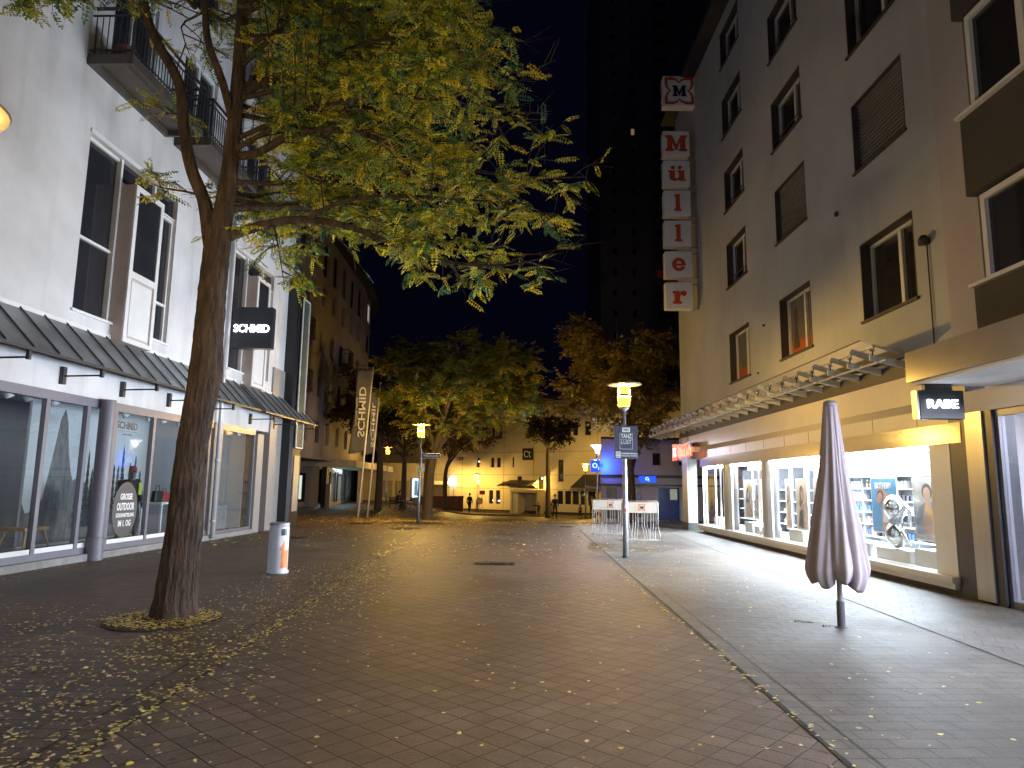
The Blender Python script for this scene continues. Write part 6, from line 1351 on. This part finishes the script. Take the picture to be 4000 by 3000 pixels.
limbs.append(([(-4.12, yy-.02, 5.38), (-4.35, yy-.1, 5.40), (-4.6, yy-.15, 5.42), (-4.8, yy-.2, 5.50)], [0.018, 0.013, 0.009, 0.004]))
limbs.append(([(-4.42, yy-.1, 6.4), (-4.7, yy+.2, 6.65), (-5.0, yy+.5, 6.8)], [0.018, 0.012, 0.004]))
limbs.append(([(-4.3, yy-.3, 7.9), (-4.2, yy-1.2, 7.6), (-4.15, yy-2.1, 6.95), (-4.4, yy-2.5, 6.55), (-4.75, yy-2.6, 6.4)], [0.04, 0.03, 0.02, 0.012, 0.004]))
limbs.append(([(-3.2, yy+.1, 5.06), (-3.05, yy-.05, 4.6), (-2.95, yy-.1, 4.2)], [0.016, 0.01, 0.003]))
tubes, seats = grow(limbs[:-4], rg, 0.20, (0.7, 1.35), 6, (0.25, 0.5), 0.10, 0.10)
t2_, s2_ = grow(limbs[-4:], rg, 0.22, (0.3, 0.65), 2, (0.15, 0.3), 0.25, 0.15); tubes += t2_; seats += s2_; t2_, s2_ = grow([limbs[-2], ([(-4.4, 6.3, 6.6), (-4.1, 6.1, 6.5), (-3.85, 6.0, 6.35)], [0.012, 0.008, 0.004])], rg, 0.12, (0.25, 0.5), 4, (0.12, 0.28), 0.5, 0.06); tubes += t2_; near_seats = s2_
for p, r in limbs: wood.append(resample(p, r, 0.15))
wm = skinned_tube(wood[:4], 72)
# ridged bark: push the surface in and out
V = np.array(wm.v); rnb = np.random.default_rng(3)
ang = np.arctan2(V[:, 1]-yy, V[:, 0]+3.95); lowz = np.clip(1.2-V[:, 2]*0.25, 0.15, 1)
amp = 0.011*np.abs(np.sin(ang*8+2.2*np.sin(V[:, 2]*2.3)+np.sin(V[:, 2]*7.1)))**0.6+0.007*np.sin(ang*17+V[:, 2]*4+3*np.sin(V[:, 2]*3.3))+rnb.normal(0, 0.0025, len(V)); amp[V[:, 2] > 4.9] *= 0.30
root = 0.06*np.maximum(0, np.cos(ang*4+0.6))*np.exp(-np.maximum(V[:, 2], 0)/0.22)
V[:, 0] += np.cos(ang)*(amp+root); V[:, 1] += np.sin(ang)*(amp+root); wm.v = [tuple(v) for v in V]
P(wm, 'trunk', bark, TR, smooth=True)
P(skinned_tube(wood[4:], 10), 'limbs', bark, TR, smooth=True)
P(skinned_tube(tubes, 4), 'twigs', bark, TR)
pos, ax, nr, ln = seats_to_leaves(seats, rg, 5, (0.16, 0.28))
# the crown is an irregular dome, lower limbs reaching farther out
relx = pos[:, 0]+3.8; rely = pos[:, 1]-yy; rad_ = np.hypot(relx, rely); lim = np.interp(pos[:, 2], [3.8, 4.4, 5.2, 5.8, 6.4, 7.2, 8.2, 9.5], [3.2, 4.15, 4.72, 4.72, 4.0, 3.75, 3.5, 2.8])
keep = (rad_ < lim+rg.normal(0, 0.15, len(lim))) & (pos[:, 2] > 4.0)
keep &= ~((relx < -0.1) & (rng_ := rg.random(len(relx)) < 0.45) & (pos[:, 2] > 6.5) & (pos[:, 1] > 7.2))
keep &= (np.sin(pos[:, 0]*3.1+1.0+np.sin(pos[:, 1]*2.3))*np.sin(pos[:, 1]*2.7+0.6)+0.9*np.sin(pos[:, 2]*5.2+pos[:, 0]*1.3) > -0.58)
pos, ax, nr, ln = pos[keep], ax[keep], nr[keep], ln[keep]
pn, an_, nn_, lnn = seats_to_leaves(near_seats, rg, 3, (0.14, 0.2)); pos = np.vstack([pos, pn]); ax = np.vstack([ax, an_]); nr = np.vstack([nr, nn_]); ln = np.concatenate([ln, lnn])
yel, yel2, olv, grn, teal = (0.72, 0.58, 0.05), (0.55, 0.55, 0.06), (0.32, 0.38, 0.05), (0.12, 0.24, 0.06), (0.06, 0.18, 0.10)
col = leaf_colors(rg, len(pos), [yel, yel2, olv, grn, teal], [3.0, 3, 2, 2.2, 1.4])
leaves_mesh('crown', TR, pos, ax, nr, ln, col, 7, 0.19)
print('main leaves', len(pos))
# tree pit with soil
q = MB(); q.lathe([(0.65, 0.006), (0.65, 0.014), (0.61, 0.014), (0.61, 0.008), (0.02, 0.010)], (-4.08, 8.5, 0), 40); P(q, 'tree_pit', mat('pit_soil', (0.05, 0.035, 0.022), (0.02, 0.014, 0.01), 12, 0.95), None, 'round earth filled tree pit full of fallen leaves at the foot of the locust tree', 'tree pit')

# ---- generic background trees
def bg_tree(name, label, x, y, z, h, tr_r, crown, kinds, weights, n_limb=16, leaf=(0.2, 0.32), per=3, pairs=3, seed=1, fork=0.4, wid=0.2, dens=0.35, lean=0.0, twigs=4):
    r_g = np.random.default_rng(seed); e = tree_root(name, label, 'tree', (x, y, z), 'trees on the square')
    cx, cy, cz, rx, ry, rz = crown
    top_ = cz+rz*0.7
    tp = [(x, y, z-0.05), (x+0.01, y, z+0.3), (x+lean*0.4, y, z+h*fork), (x+(cx-x)*0.6, y+(cy-y)*.6, z+(top_-z)*0.65), (cx, cy, top_)]
    tp, tr2 = resample(tp, [tr_r*1.4, tr_r*1.05, tr_r*0.85, tr_r*0.4, 0.02], 0.25)
    lb = []
    for k in range(n_limb):
        t = r_g.uniform(0, 1); zz = z+h*fork+(top_-z-h*fork)*t*0.9; i = min(range(len(tp)), key=lambda i: abs(tp[i][2]-zz)); b0 = tp[i]
        az = k*2.4+r_g.normal(0, 0.3); ph_ = r_g.uniform(-0.35, 0.8)
        tgt = np.array([cx+rx*math.cos(az)*math.cos(ph_)*0.92, cy+ry*math.sin(az)*math.cos(ph_)*0.92, cz+rz*math.sin(ph_)*0.9+0.1*(zz-cz)])
        m_ = (b0*0.5+tgt*0.5)+np.array([0, 0, 0.25]); lb.append(([b0, m_, tgt], [tr_r*0.38, tr_r*0.2, 0.012]))
    tb, st = grow(lb, r_g, dens, (rx*0.25, rx*0.5), twigs, (0.3, 0.7), 0.2, 0.35)
    P(skinned_tube([(tp, tr2)], 12), 'trunk', bark_far, e, smooth=True)
    P(skinned_tube([resample(p, r, 0.4) for p, r in lb], 6), 'limbs', bark_far, e, smooth=True)
    P(skinned_tube([t for i, t in enumerate(tb) if i % 2 == 0], 3), 'twigs', bark_far, e)
    p_, a_, n_, l_ = seats_to_leaves(st, r_g, per, leaf)
    dd = ((p_[:, 0]-cx)/rx)**2+((p_[:, 1]-cy)/ry)**2+((p_[:, 2]-cz)/rz)**2
    k_ = dd < 1.1+r_g.normal(0, 0.1, len(dd)); p_, a_, n_, l_ = p_[k_], a_[k_], n_[k_], l_[k_]
    leaves_mesh('crown', e, p_, a_, n_, l_, leaf_colors(r_g, len(p_), kinds, weights), pairs, wid)
    print(name, len(p_)); return e
loc_k = [(0.50, 0.40, 0.05), (0.34, 0.33, 0.05), grn, teal]
bg_tree('locust_tree', 'second locust tree with a broad layered crown, behind the street name lamp', -4.25, 36.0, gz(-4.25, 36), 4.6, 0.24, (-2.7, 36, 6.9, 4.5, 4.2, 3.2), loc_k, [2.6, 3, 2, 1], 36, (0.30, 0.46), 5, 4, 3, 0.6, 0.24, 0.26, lean=0.35)
brk = [(0.40, 0.29, 0.07), (0.30, 0.22, 0.07), (0.50, 0.40, 0.08), (0.17, 0.18, 0.05)]
bg_tree('linden_tree', 'tall brown yellow tree behind the near right lamp', 6.0, 34.6, -0.1, 4.6, 0.18, (5.3, 34.6, 6.9, 3.3, 2.6, 4.5), brk, [3, 2, 3, 1.5], 40, (0.22, 0.34), 5, 2, 5, 0.5, 0.30, 0.25, lean=0.0)
bg_tree('maple_tree', 'small dark forked tree in front of the cream building', 2.95, 55.0, -0.85, 6.5, 0.2, (2.9, 55, 6.4, 2.6, 2.4, 2.2), [(0.05, 0.05, 0.02), (0.09, 0.06, 0.025), (0.03, 0.05, 0.02)], [2, 1, 1], 22, (0.24, 0.36), 5, 2, 8, 0.75, 0.26, 0.5)
red_k = [(0.13, 0.05, 0.03), (0.08, 0.055, 0.03), (0.15, 0.10, 0.035), (0.06, 0.07, 0.03)]
bg_tree('plane_tree', 'dark reddish tree nearest the flags', -8.7, 46.0, -0.05, 7.0, 0.24, (-9.4, 46.0, 6.9, 3.0, 2.8, 3.3), red_k, [3, 3, 1, 2], 26, (0.26, 0.40), 5, 2, 11, 0.5, 0.26, 0.4)
bg_tree('plane_tree', 'dark tree behind the seated person on the bench', -7.75, 50.6, -0.18, 7.0, 0.2, (-7.6, 50.6, 6.2, 2.8, 2.8, 3.2), red_k, [2, 3, 2, 2], 24, (0.26, 0.40), 5, 2, 12, 0.5, 0.26, 0.42)
bg_tree('plane_tree', 'dark tree seen through the posts right of the bench', -6.75, 55.6, -0.33, 7.0, 0.2, (-6.4, 55.6, 6.2, 2.8, 2.8, 3.0), red_k, [3, 3, 1, 2], 22, (0.26, 0.40), 5, 2, 13, 0.5, 0.26, 0.45)
bg_tree('plane_tree', 'reddish brown tree in front of the low brick wall', -5.6, 60.0, -0.55, 6.6, 0.2, (-4.4, 60.0, 6.0, 3.6, 3.0, 2.9), red_k, [4, 3, 1, 1], 26, (0.28, 0.40), 5, 2, 14, 0.5, 0.26, 0.45)

# ================================================================== FALLEN LEAVES (nobody could count them)
def fallen():
    r_g = np.random.default_rng(77); pts = []
    def add(n, fx): 
        for _ in range(n): p = fx(); pts.append(p)
    gx = lambda y: -2.57-0.0305*(y-4.8)
    def lit1(): y = 2.5+r_g.exponential(2.6); return (r_g.uniform(-8.0, gx(y)+0.2), y)
    # clumps under the crown on the left
    cl = [(r_g.uniform(-6.8, -2.6), r_g.uniform(3.2, 8.4), r_g.uniform(0.10, 0.4)) for _ in range(75)]
    def clump(): c_ = cl[r_g.integers(len(cl))]; return (c_[0]+r_g.normal(0, c_[2]), c_[1]+r_g.normal(0, c_[2]*0.8))
    add(2000, clump); add(1000, lambda: (r_g.uniform(-7.5, -2.3), r_g.uniform(3.0, 9.5)))
    def pit(): a = r_g.uniform(0, 2*PI); r = 0.62*math.sqrt(r_g.random()); return (-4.08+r*math.cos(a), 8.5+r*math.sin(a))
    add(1300, pit)
    add(620, lambda: (lambda y: (gx(y)+r_g.normal(0, 0.035), y))(3.2+14*r_g.random()**1.5))
    add(600, lambda: (lambda y: (gx(y)+r_g.normal(0.1, 0.35), y))(3.0+12*r_g.random()))
    add(900, lambda: (r_g.uniform(-4.4, -1.8), r_g.uniform(8.8, 14.5)))
    add(350, lambda: (-9.0+r_g.exponential(0.6), r_g.uniform(9, 22)))
    add(650, lambda: (-3.2+5.4*r_g.random()**1.9, 3.0+17*r_g.random()**1.4))
    add(150, lambda: (r_g.uniform(2.2, 5.0), 3.0+13*r_g.random()**1.3))
    add(160, lambda: (2.07+0.025*(0)+r_g.normal(0.02, 0.03), 3.2+12*r_g.random()))
    add(900, lambda: (r_g.uniform(-10, 4.5), r_g.uniform(18, 33)))
    add(3200, lambda: (-5.4+r_g.normal(0, 2.4), 34.0+r_g.normal(0, 2.6)))
    add(1200, lambda: (4.0+r_g.normal(0, 2.4), 35.5+r_g.normal(0, 1.6)))
    add(900, lambda: (r_g.uniform(-10, -5), r_g.uniform(42, 58)))
    A = np.array(pts); N = len(A); far = A[:, 1] > 16
    s_ = np.where(far, r_g.uniform(0.03, 0.055, N), r_g.uniform(0.010, 0.026, N)); an = r_g.uniform(0, 2*PI, N)
    T = np.array([(-1, 0, 0), (-0.45, -0.62, 0.12), (0.45, -0.6, 0.1), (1.05, 0, 0.05), (0.45, 0.6, 0.16), (-0.45, 0.62, 0.1)])
    tilt = r_g.normal(0, 0.25, (N, 2)); z0 = np.array([gz(a[0], a[1]) for a in A])+0.010+0.012*r_g.random(N)
    inpit = np.hypot(A[:, 0]+4.12, A[:, 1]-8.45) < 0.7; z0 += np.where(inpit, 0.03*r_g.random(N), 0)
    X = T[None, :, 0]*s_[:, None]; Y = T[None, :, 1]*s_[:, None]*r_g.uniform(0.7, 1.05, N)[:, None]; Z = T[None, :, 2]*s_[:, None]*r_g.uniform(-1, 1.6, N)[:, None]+np.abs(X)*np.abs(tilt[:, :1])+Y*tilt[:, 1:]*0.6
    ca, sa = np.cos(an)[:, None], np.sin(an)[:, None]
    W = np.stack([A[:, 0, None]+X*ca-Y*sa, A[:, 1, None]+X*sa+Y*ca, z0[:, None]+np.maximum(Z, -0.006)], 2).reshape(-1, 3)
    me = bpy.data.meshes.new('fallen_leaves'); me.vertices.add(N*6); me.vertices.foreach_set('co', W.ravel()); me.loops.add(N*6); me.loops.foreach_set('vertex_index', np.arange(N*6)); me.polygons.add(N)
    me.polygons.foreach_set('loop_start', np.arange(N)*6); me.polygons.foreach_set('loop_total', np.full(N, 6)); me.update()
    K = np.array([(0.76, 0.58, 0.16), (0.80, 0.60, 0.09), (0.74, 0.63, 0.30), (0.48, 0.31, 0.09)]); c_ = K[r_g.choice(4, N, p=[.4, .25, .22, .13])]*r_g.uniform(0.7, 1.15, (N, 1))
    at_ = me.color_attributes.new('Col', 'FLOAT_COLOR', 'POINT'); at_.data.foreach_set('color', np.concatenate([np.repeat(c_, 6, 0), np.ones((N*6, 1))], 1).ravel())
    me.materials.append(leafmat('fallen_leaf_surface', 0.1)); o = bpy.data.objects.new('fallen_leaves', me); COL.objects.link(o)
    tagp(o, 'small yellow leaves scattered over the paving', 'fallen leaves', None, 'stuff')
fallen()

# ================================================================== PEOPLE
def skin_obj(name, V, Ed, R, m, parent, sub=1, root=0):
    me = bpy.data.meshes.new(name+'_src'); me.from_pydata([tuple(v) for v in V], Ed, []); me.update()
    o = bpy.data.objects.new(name, me); COL.objects.link(o)
    md = o.modifiers.new('s', 'SKIN'); md.use_smooth_shade = True
    for i, sv_ in enumerate(me.skin_vertices[0].data):
        sv_.radius = R[i] if hasattr(R[i], '__len__') else (R[i], R[i]); sv_.use_root = (i == root)
    if sub: o.modifiers.new('b', 'SUBSURF').levels = sub; o.modifiers['b'].render_levels = sub
    dg = bpy.context.evaluated_depsgraph_get(); dg.update(); nm = bpy.data.meshes.new_from_object(o.evaluated_get(dg)); o.modifiers.clear(); o.data = nm
    nm.materials.clear(); nm.materials.append(m); nm.polygons.foreach_set('use_smooth', [True]*len(nm.polygons)); o.parent = parent; WO[o.name] = Vector(WO[parent.name]); return o
def person(x, y, z, h, label, rz=0.0, pose='walk', coat=(0.02, 0.02, 0.025), trousers=(0.02, 0.02, 0.03), hair=(0.03, 0.02, 0.015), hood=False, skin=(0.45, 0.28, 0.20), long_hair=False, arm_out=False, name='person', cat='person', dummy=False, bare=False):
    e = E(name, label, cat, (x, y, z), rz, local=True); WO[e.name] = Vector((0, 0, 0)); s = h/1.75
    # skeleton (x right, y back, facing -y)
    st = 0.17 if pose == 'walk' else 0.03
    J = {'pelvis': (0, 0, .93), 'waist': (0, .0, 1.08), 'chest': (0, -.01, 1.28), 'neck': (0, -.01, 1.47), 'head0': (0, -.02, 1.56), 'head1': (0, -.02, 1.66), 'head2': (0, -.01, 1.72),
         'shR': (.17, 0, 1.41), 'elR': (.24, .04, 1.15), 'wrR': (.24, -.06, .92), 'shL': (-.17, 0, 1.41), 'elL': (-.24, .03, 1.15), 'wrL': (-.24, -.08, .92),
         'hiR': (.09, 0, .90), 'knR': (.10, -st, .50), 'anR': (.10, -st*0.5, .09), 'toR': (.11, -st*0.5-.17, .035), 'hiL': (-.09, 0, .90), 'knL': (-.10, st*0.3, .49), 'anL': (-.10, st*1.6, .11), 'toL': (-.11, st*1.6-.15, .035)}
    if pose == 'stand': J.update(wrR=(.12, -.22, 1.02), wrL=(-.12, -.22, 1.03), elR=(.24, -.0, 1.13), elL=(-.24, 0, 1.13))
    if pose == 'sit':
        J.update(pelvis=(0, .10, .52), waist=(0, .06, .68), chest=(0, -.04, .88), neck=(0, -.12, 1.04), head0=(0, -.18, 1.11), head1=(0, -.20, 1.20), head2=(0, -.19, 1.26), shR=(.17, -.10, .98), shL=(-.17, -.10, .98), elR=(.22, -.18, .75), elL=(-.22, -.16, .75), wrR=(.06, -.40, .66), wrL=(-.06, -.40, .66),
                 hiR=(.09, .08, .50), hiL=(-.09, .08, .50), knR=(.10, -.36, .53), knL=(-.10, -.34, .52), anR=(.10, -.34, .10), anL=(-.10, -.22, .10), toR=(.11, -.50, .035), toL=(-.11, -.38, .035))
    if arm_out: J.update(elR=(.42, 0, 1.34), wrR=(.66, -.02, 1.30))
    J = {k: Vector(v)*s for k, v in J.items()}
    def chain(keys, rads, extra=None):
        V = [J[k] if isinstance(k, str) else k for k in keys]; return V, rads
    body_m = mat('skin_tone_%d' % int(skin[0]*100), skin, None, 4, 0.55)
    names = ['pelvis', 'waist', 'chest', 'neck', 'head0', 'head1', 'head2', 'shR', 'elR', 'wrR', 'shL', 'elL', 'wrL', 'hiR', 'knR', 'anR', 'toR', 'hiL', 'knL', 'anL', 'toL']
    rad = [(.13, .10), (.115, .085), (.14, .10), (.05, .05), (.065, .075), (.08, .098), (.06, .07), .055, .04, .026, .055, .04, .026, .085, .055, .038, .03, .085, .055, .038, .03]
    Vv = [J[n_] for n_ in names]; Ed = [(0, 1), (1, 2), (2, 3), (3, 4), (4, 5), (5, 6), (2, 7), (7, 8), (8, 9), (2, 10), (10, 11), (11, 12), (0, 13), (13, 14), (14, 15), (15, 16), (0, 17), (17, 18), (18, 19), (19, 20)]
    R_ = [tuple(a*s for a in r) if hasattr(r, '__len__') else r*s for r in rad]
    for wi, el, sg in ((9, 8, 1), (12, 11, -1)):          # hands: palm, four fingers, thumb
        d = (Vv[wi]-Vv[el]).normalized(); sd = d.cross(Vector((0, 1, 0))).normalized(); pw_ = Vv[wi]+d*0.07*s; pi = len(Vv); Vv.append(pw_); R_.append((.034*s, .018*s)); Ed.append((wi, pi))
        for j, (off, ln_) in enumerate(((-.024, .06), (-.008, .072), (.008, .068), (.024, .052))):
            b0 = len(Vv); Vv += [pw_+d*.035*s+sd*off*s, pw_+d*(.035+ln_)*s+sd*off*s+Vector((0, -.02, 0))*s]; R_ += [.009*s, .007*s]; Ed += [(pi, b0), (b0, b0+1)]
        b0 = len(Vv); Vv += [Vv[wi]+d*.04*s+Vector((0, -.035, 0))*s, Vv[wi]+d*.085*s+Vector((0, -.05, 0))*s]; R_ += [.011*s, .008*s]; Ed += [(wi, b0), (b0, b0+1)]
    skin_obj('body', Vv, Ed, R_, body_m, e)
    cm = mat('cloth_%s' % '_'.join(str(int(c*1000)) for c in coat), coat, None, 8, 0.85)
    cv = ['waist', 'chest', 'neck', 'shR', 'elR', 'wrR', 'shL', 'elL', 'wrL']; hem = J['pelvis']+Vector((0, 0, -.06*s if pose != 'sit' else .02*s))
    Vc = [J['chest'], J['waist'], hem, (J['chest']+J['neck'])/2, J['shR'], J['elR'], J['wrR'], J['shL'], J['elL'], J['wrL']]
    Rc = [(.175*s, .13*s), (.15*s, .115*s), (.165*s, .13*s), (.09*s, .085*s), .078*s, .062*s, .042*s, .078*s, .062*s, .042*s]
    Ec = [(0, 1), (1, 2), (0, 3), (0, 4), (4, 5), (5, 6), (0, 7), (7, 8), (8, 9)]
    skin_obj('jacket', Vc, Ec, Rc, cm, e)
    tm = mat('cloth_%s' % '_'.join(str(int(c*1000)) for c in trousers), trousers, None, 8, 0.85)
    skin_obj('trousers', [J['pelvis'], J['hiR'], J['knR'], J['anR']+Vector((0, 0, .03*s)), J['hiL'], J['knL'], J['anL']+Vector((0, 0, .03*s))], [(0, 1), (1, 2), (2, 3), (0, 4), (4, 5), (5, 6)], [(.145*s, .112*s), .1*s, .07*s, .055*s, .1*s, .07*s, .055*s], tm, e)
    hm = mat('hair_%s' % '_'.join(str(int(c*1000)) for c in hair), hair, None, 20, 0.8)
    hd = J['head1']; q = MB(Fr((0, 0), (0, 1)))
    bm = bmesh.new(); bmesh.ops.create_uvsphere(bm, u_segments=14, v_segments=10, radius=1)
    for v in bm.verts:
        c = v.co.copy(); 
        if c.y < -0.35 and c.z < 0.45: c.y = -0.35
        v.co = Vector((c.x*0.088, c.y*0.108+0.012, c.z*0.115+0.03 - (0.10 if (long_hair and c.z < -0.2) else 0)))*s*(1.12 if hood else 1)+hd
    me = bpy.data.meshes.new('hair'); bm.to_mesh(me); bm.free(); me.materials.append(cm if hood else hm); me.polygons.foreach_set('use_smooth', [True]*len(me.polygons))
    o = bpy.data.objects.new('hood' if hood else 'hair', me); COL.objects.link(o); o.parent = e
    # face: nose, eyes, mouth, ears
    f = MB(Fr((0, 0), (0, 1))); hy = hd.y-0.098*s
    f.prism([(-.012*s, hd.z-.03*s), (.012*s, hd.z-.03*s), (0, hd.z+.012*s)], hy-.018*s, hy+.02*s, 'y')
    P(f, 'nose', body_m, e)
    for sx in (-1, 1):
        f = MB(Fr((0, 0), (0, 1))); f.lathe([(0.004*s, -.006*s), (.012*s, 0), (0.004*s, .006*s)], (sx*.03*s, hy+.006*s, hd.z+.012*s), 8); P(f, 'eye', black_panel, e)
        f = MB(Fr((0, 0), (0, 1))); f.lathe([(0.006*s, -.028*s), (.014*s, 0), (0.006*s, .028*s)], (sx*.083*s, hd.y, hd.z-.004*s), 8); P(f, 'ear', body_m, e)
    f = MB(Fr((0, 0), (0, 1))); f.box(-.024*s, hy-.002*s, hd.z-.058*s, .024*s, hy+.01*s, hd.z-.048*s); P(f, 'mouth', mat('lip', (0.3, 0.1, 0.09), None, 3, 0.5), e)
    for sx, an in ((1, 'toR'), (-1, 'toL')):
        a = J[an]; b_ = J['an'+an[2]]; f = MB(Fr((0, 0), (0, 1))); f.tube([(b_.x, b_.y+.05*s, b_.z-.03*s), (b_.x, b_.y-.02*s, .055*s), (a.x, a.y-.03*s, .04*s)], [.045*s, .055*s, .04*s], 8); P(f, 'shoe', mat('shoe_dark', (0.03, 0.03, 0.03), None, 5, 0.6) if not dummy else mat('shoe_yellow', (0.35, 0.4, 0.08), None, 5, 0.6), e, smooth=True)
    return e
person(-7.95, 49.2, -0.16, 1.72, 'person in dark clothes sitting on the bench looking down', rz=math.radians(75), pose='sit', coat=(0.03, 0.03, 0.035), trousers=(0.03, 0.03, 0.035))
person(-3.55, 60.8, -0.85, 1.72, 'person in a dark jacket walking by the low brick wall', rz=math.radians(160), pose='walk', coat=(0.02, 0.02, 0.025))
person(3.38, 53.0, -0.85, 1.78, 'hooded person in dark clothes walking right of the forked tree', rz=math.radians(8), pose='walk', hood=True, coat=(0.015, 0.015, 0.02))
person(5.35, 53.6, -0.84, 1.08, 'child in a pink jacket and dark leggings', rz=math.radians(200), pose='walk', coat=(0.42, 0.22, 0.22), long_hair=True)
person(2.25, 56.0, -0.85, 1.15, 'child in dark clothes holding one arm out', rz=math.radians(170), pose='stand', arm_out=False or True, coat=(0.03, 0.03, 0.03))
person(1.88, 56.6, -0.85, 0.85, 'toddler in a light jacket beside the child with the outstretched arm', rz=math.radians(180), pose='stand', coat=(0.25, 0.2, 0.12))
person(3.25, 57.2, -0.85, 1.25, 'child in dark clothes half hidden by the forked tree', rz=math.radians(185), pose='walk', coat=(0.02, 0.02, 0.02))
person(6.35, 54.5, -0.8, 1.62, 'person in dark clothes standing next to the striped posts', rz=math.radians(190), pose='stand', coat=(0.03, 0.025, 0.03), skin=(0.42, 0.26, 0.19))
# sports dummy in the left shop window
c_ = FL.p(-0.95, 17.55, 0.15)
dm = person(c_.x, c_.y, c_.z, 1.80, 'shop dummy in a red cap and black and lime sports jacket behind the glass', rz=math.radians(60), pose='walk', coat=(0.02, 0.02, 0.022), trousers=(0.02, 0.02, 0.025), skin=(0.10, 0.09, 0.09), hair=(0.30, 0.03, 0.03), name='shop_dummy', cat='shop dummy', dummy=True)
bp_ = MB(Fr((0, 0), (0, 1))); bp_.box(-.17, .14, 1.02, .17, .36, 1.5); o = P(bp_, 'backpack', mat('pack_black', (0.025, 0.025, 0.03), None, 4, 0.7), dm); bevel(o, 0.05, 3)
bp_ = MB(Fr((0, 0), (0, 1))); bp_.box(.10, -.145, 1.12, .2, .14, 1.44); o = P(bp_, 'lime_panel', mat('lime_cloth', (0.35, 0.42, 0.05), None, 4, 0.7), dm); bevel(o, 0.02, 2)

# benches and bicycle
bw = mat('bench_wood', (0.16, 0.10, 0.06), (0.09, 0.055, 0.035), 5, 0.7)
def bench(x, y, z, rz, label):
    e = E('park_bench', label, 'bench', (x, y, z), rz, group='benches under the dark trees', local=True); F0 = Fr((0, 0), (0, 1))
    q = MB(F0)
    for k in range(4): q.box(-.6, -.24+k*.125, .43, .6, -.14+k*.125, .46)
    P(q, 'seat', bw, e)
    q = MB(F0)
    for k in range(3): q.prism([(.26+.03*k, .55+k*.11), (.285+.03*k, .55+k*.11), (.305+.03*k, .64+k*.11), (.28+.03*k, .64+k*.11)], -.6, .6, 'x')
    P(q, 'backrest', bw, e)
    for sx in (-.55, .55):
        q = MB(F0); q.tube([(sx, -.24, .0), (sx, -.22, .42), (sx, -.22, .64), (sx, .25, .64)], .02, 6); q.tube([(sx, .30, 0), (sx, .24, .42), (sx, .36, .88)], .02, 6); q.tube([(sx, -.22, .42), (sx, .24, .42)], .018, 6); P(q, 'leg', steel_dark, e)
bench(-8.02, 49.3, -0.17, math.radians(75), 'dark slatted bench carrying the seated person')
bench(-7.0, 51.5, -0.22, math.radians(-20), 'empty dark slatted bench beside the street name lamp')
def bicycle(x, y, z, rz, label):
    e = E('bicycle', label, 'bicycle', (x, y, z), rz, local=True); F0 = Fr((0, 0), (0, 1))
    for cx in (-.52, .52):
        q = MB(F0); q.tube([(cx+.33*math.cos(t), 0, .34+.33*math.sin(t)) for t in np.linspace(0, 2*PI, 25)], .018, 6, caps=False); w = P(q, 'wheel', black_panel, e)
        q = MB(F0)
        for k in range(8): t = k*PI/8; q.tube([(cx+.32*math.cos(t), 0, .34+.32*math.sin(t)), (cx-.32*math.cos(t), 0, .34-.32*math.sin(t))], .003, 4)
        P(q, 'spokes', steel, w)
    q = MB(F0)
    for a, b_ in (((-.52, 0, .34), (-.12, 0, .30)), ((-.12, 0, .30), (-.22, 0, .82)), ((-.12, 0, .30), (.36, 0, .78)), ((-.2, 0, .78), (.34, 0, .84)), ((-.52, 0, .34), (-.2, 0, .78)), ((.52, 0, .34), (.33, 0, .92)), ((.33, 0, .92), (.30, 0, 1.02))): q.tube([a, b_], .016, 6)
    P(q, 'frame', mat('bike_paint', (0.05, 0.05, 0.06), None, 3, 0.3, 0.3), e)
    q = MB(F0); q.box(-.36, -.07, .86, -.10, .07, .91); P(q, 'saddle', black_panel, e)
    q = MB(F0); q.tube([(.22, -.28, 1.04), (.32, -.1, 1.04), (.32, .1, 1.04), (.22, .28, 1.04)], .013, 6); P(q, 'handlebar', steel, e)
bicycle(-7.0, 53.2, -0.26, math.radians(20), 'dark bicycle leaning behind the empty bench')
# terracotta pot on the first balcony
c_ = FL.p(0.55, 13.35, 10.26); q = MB(); q.lathe([(0.12, 0), (0.18, 0.3), (0.19, 0.34), (0.05, 0.34)], tuple(c_), 14); P(q, 'flower_pot', mat('terracotta', (0.16, 0.04, 0.03), None, 4, 0.8), None, 'dark red pot standing on the nearest balcony of the white building', 'pot')

# tufts of moss in the joints near the parasol
q = MB(); r_m = random.Random(2)
for (mx_, my_, n_) in ((3.72, 8.95, 40), (3.88, 8.72, 26), (3.62, 9.02, 10)):
    for _ in range(n_):
        a = r_m.gauss(mx_, 0.05); b = r_m.gauss(my_, 0.03); h = r_m.uniform(0.006, 0.02); t = r_m.uniform(0, 6.28); c_, s_ = math.cos(t)*0.008, math.sin(t)*0.008
        i = q.vert((a-c_, b-s_, 0.003), (a+c_, b+s_, 0.003), (a+s_*0.5, b-c_*0.5, h)); q.f.append((i, i+1, i+2))
P(q, 'moss', mat('moss_green', (0.07, 0.11, 0.02), (0.04, 0.07, 0.015), 20, 0.9), None, 'small tufts of green moss in the paving joints left of the parasol', 'moss', None, 'stuff')
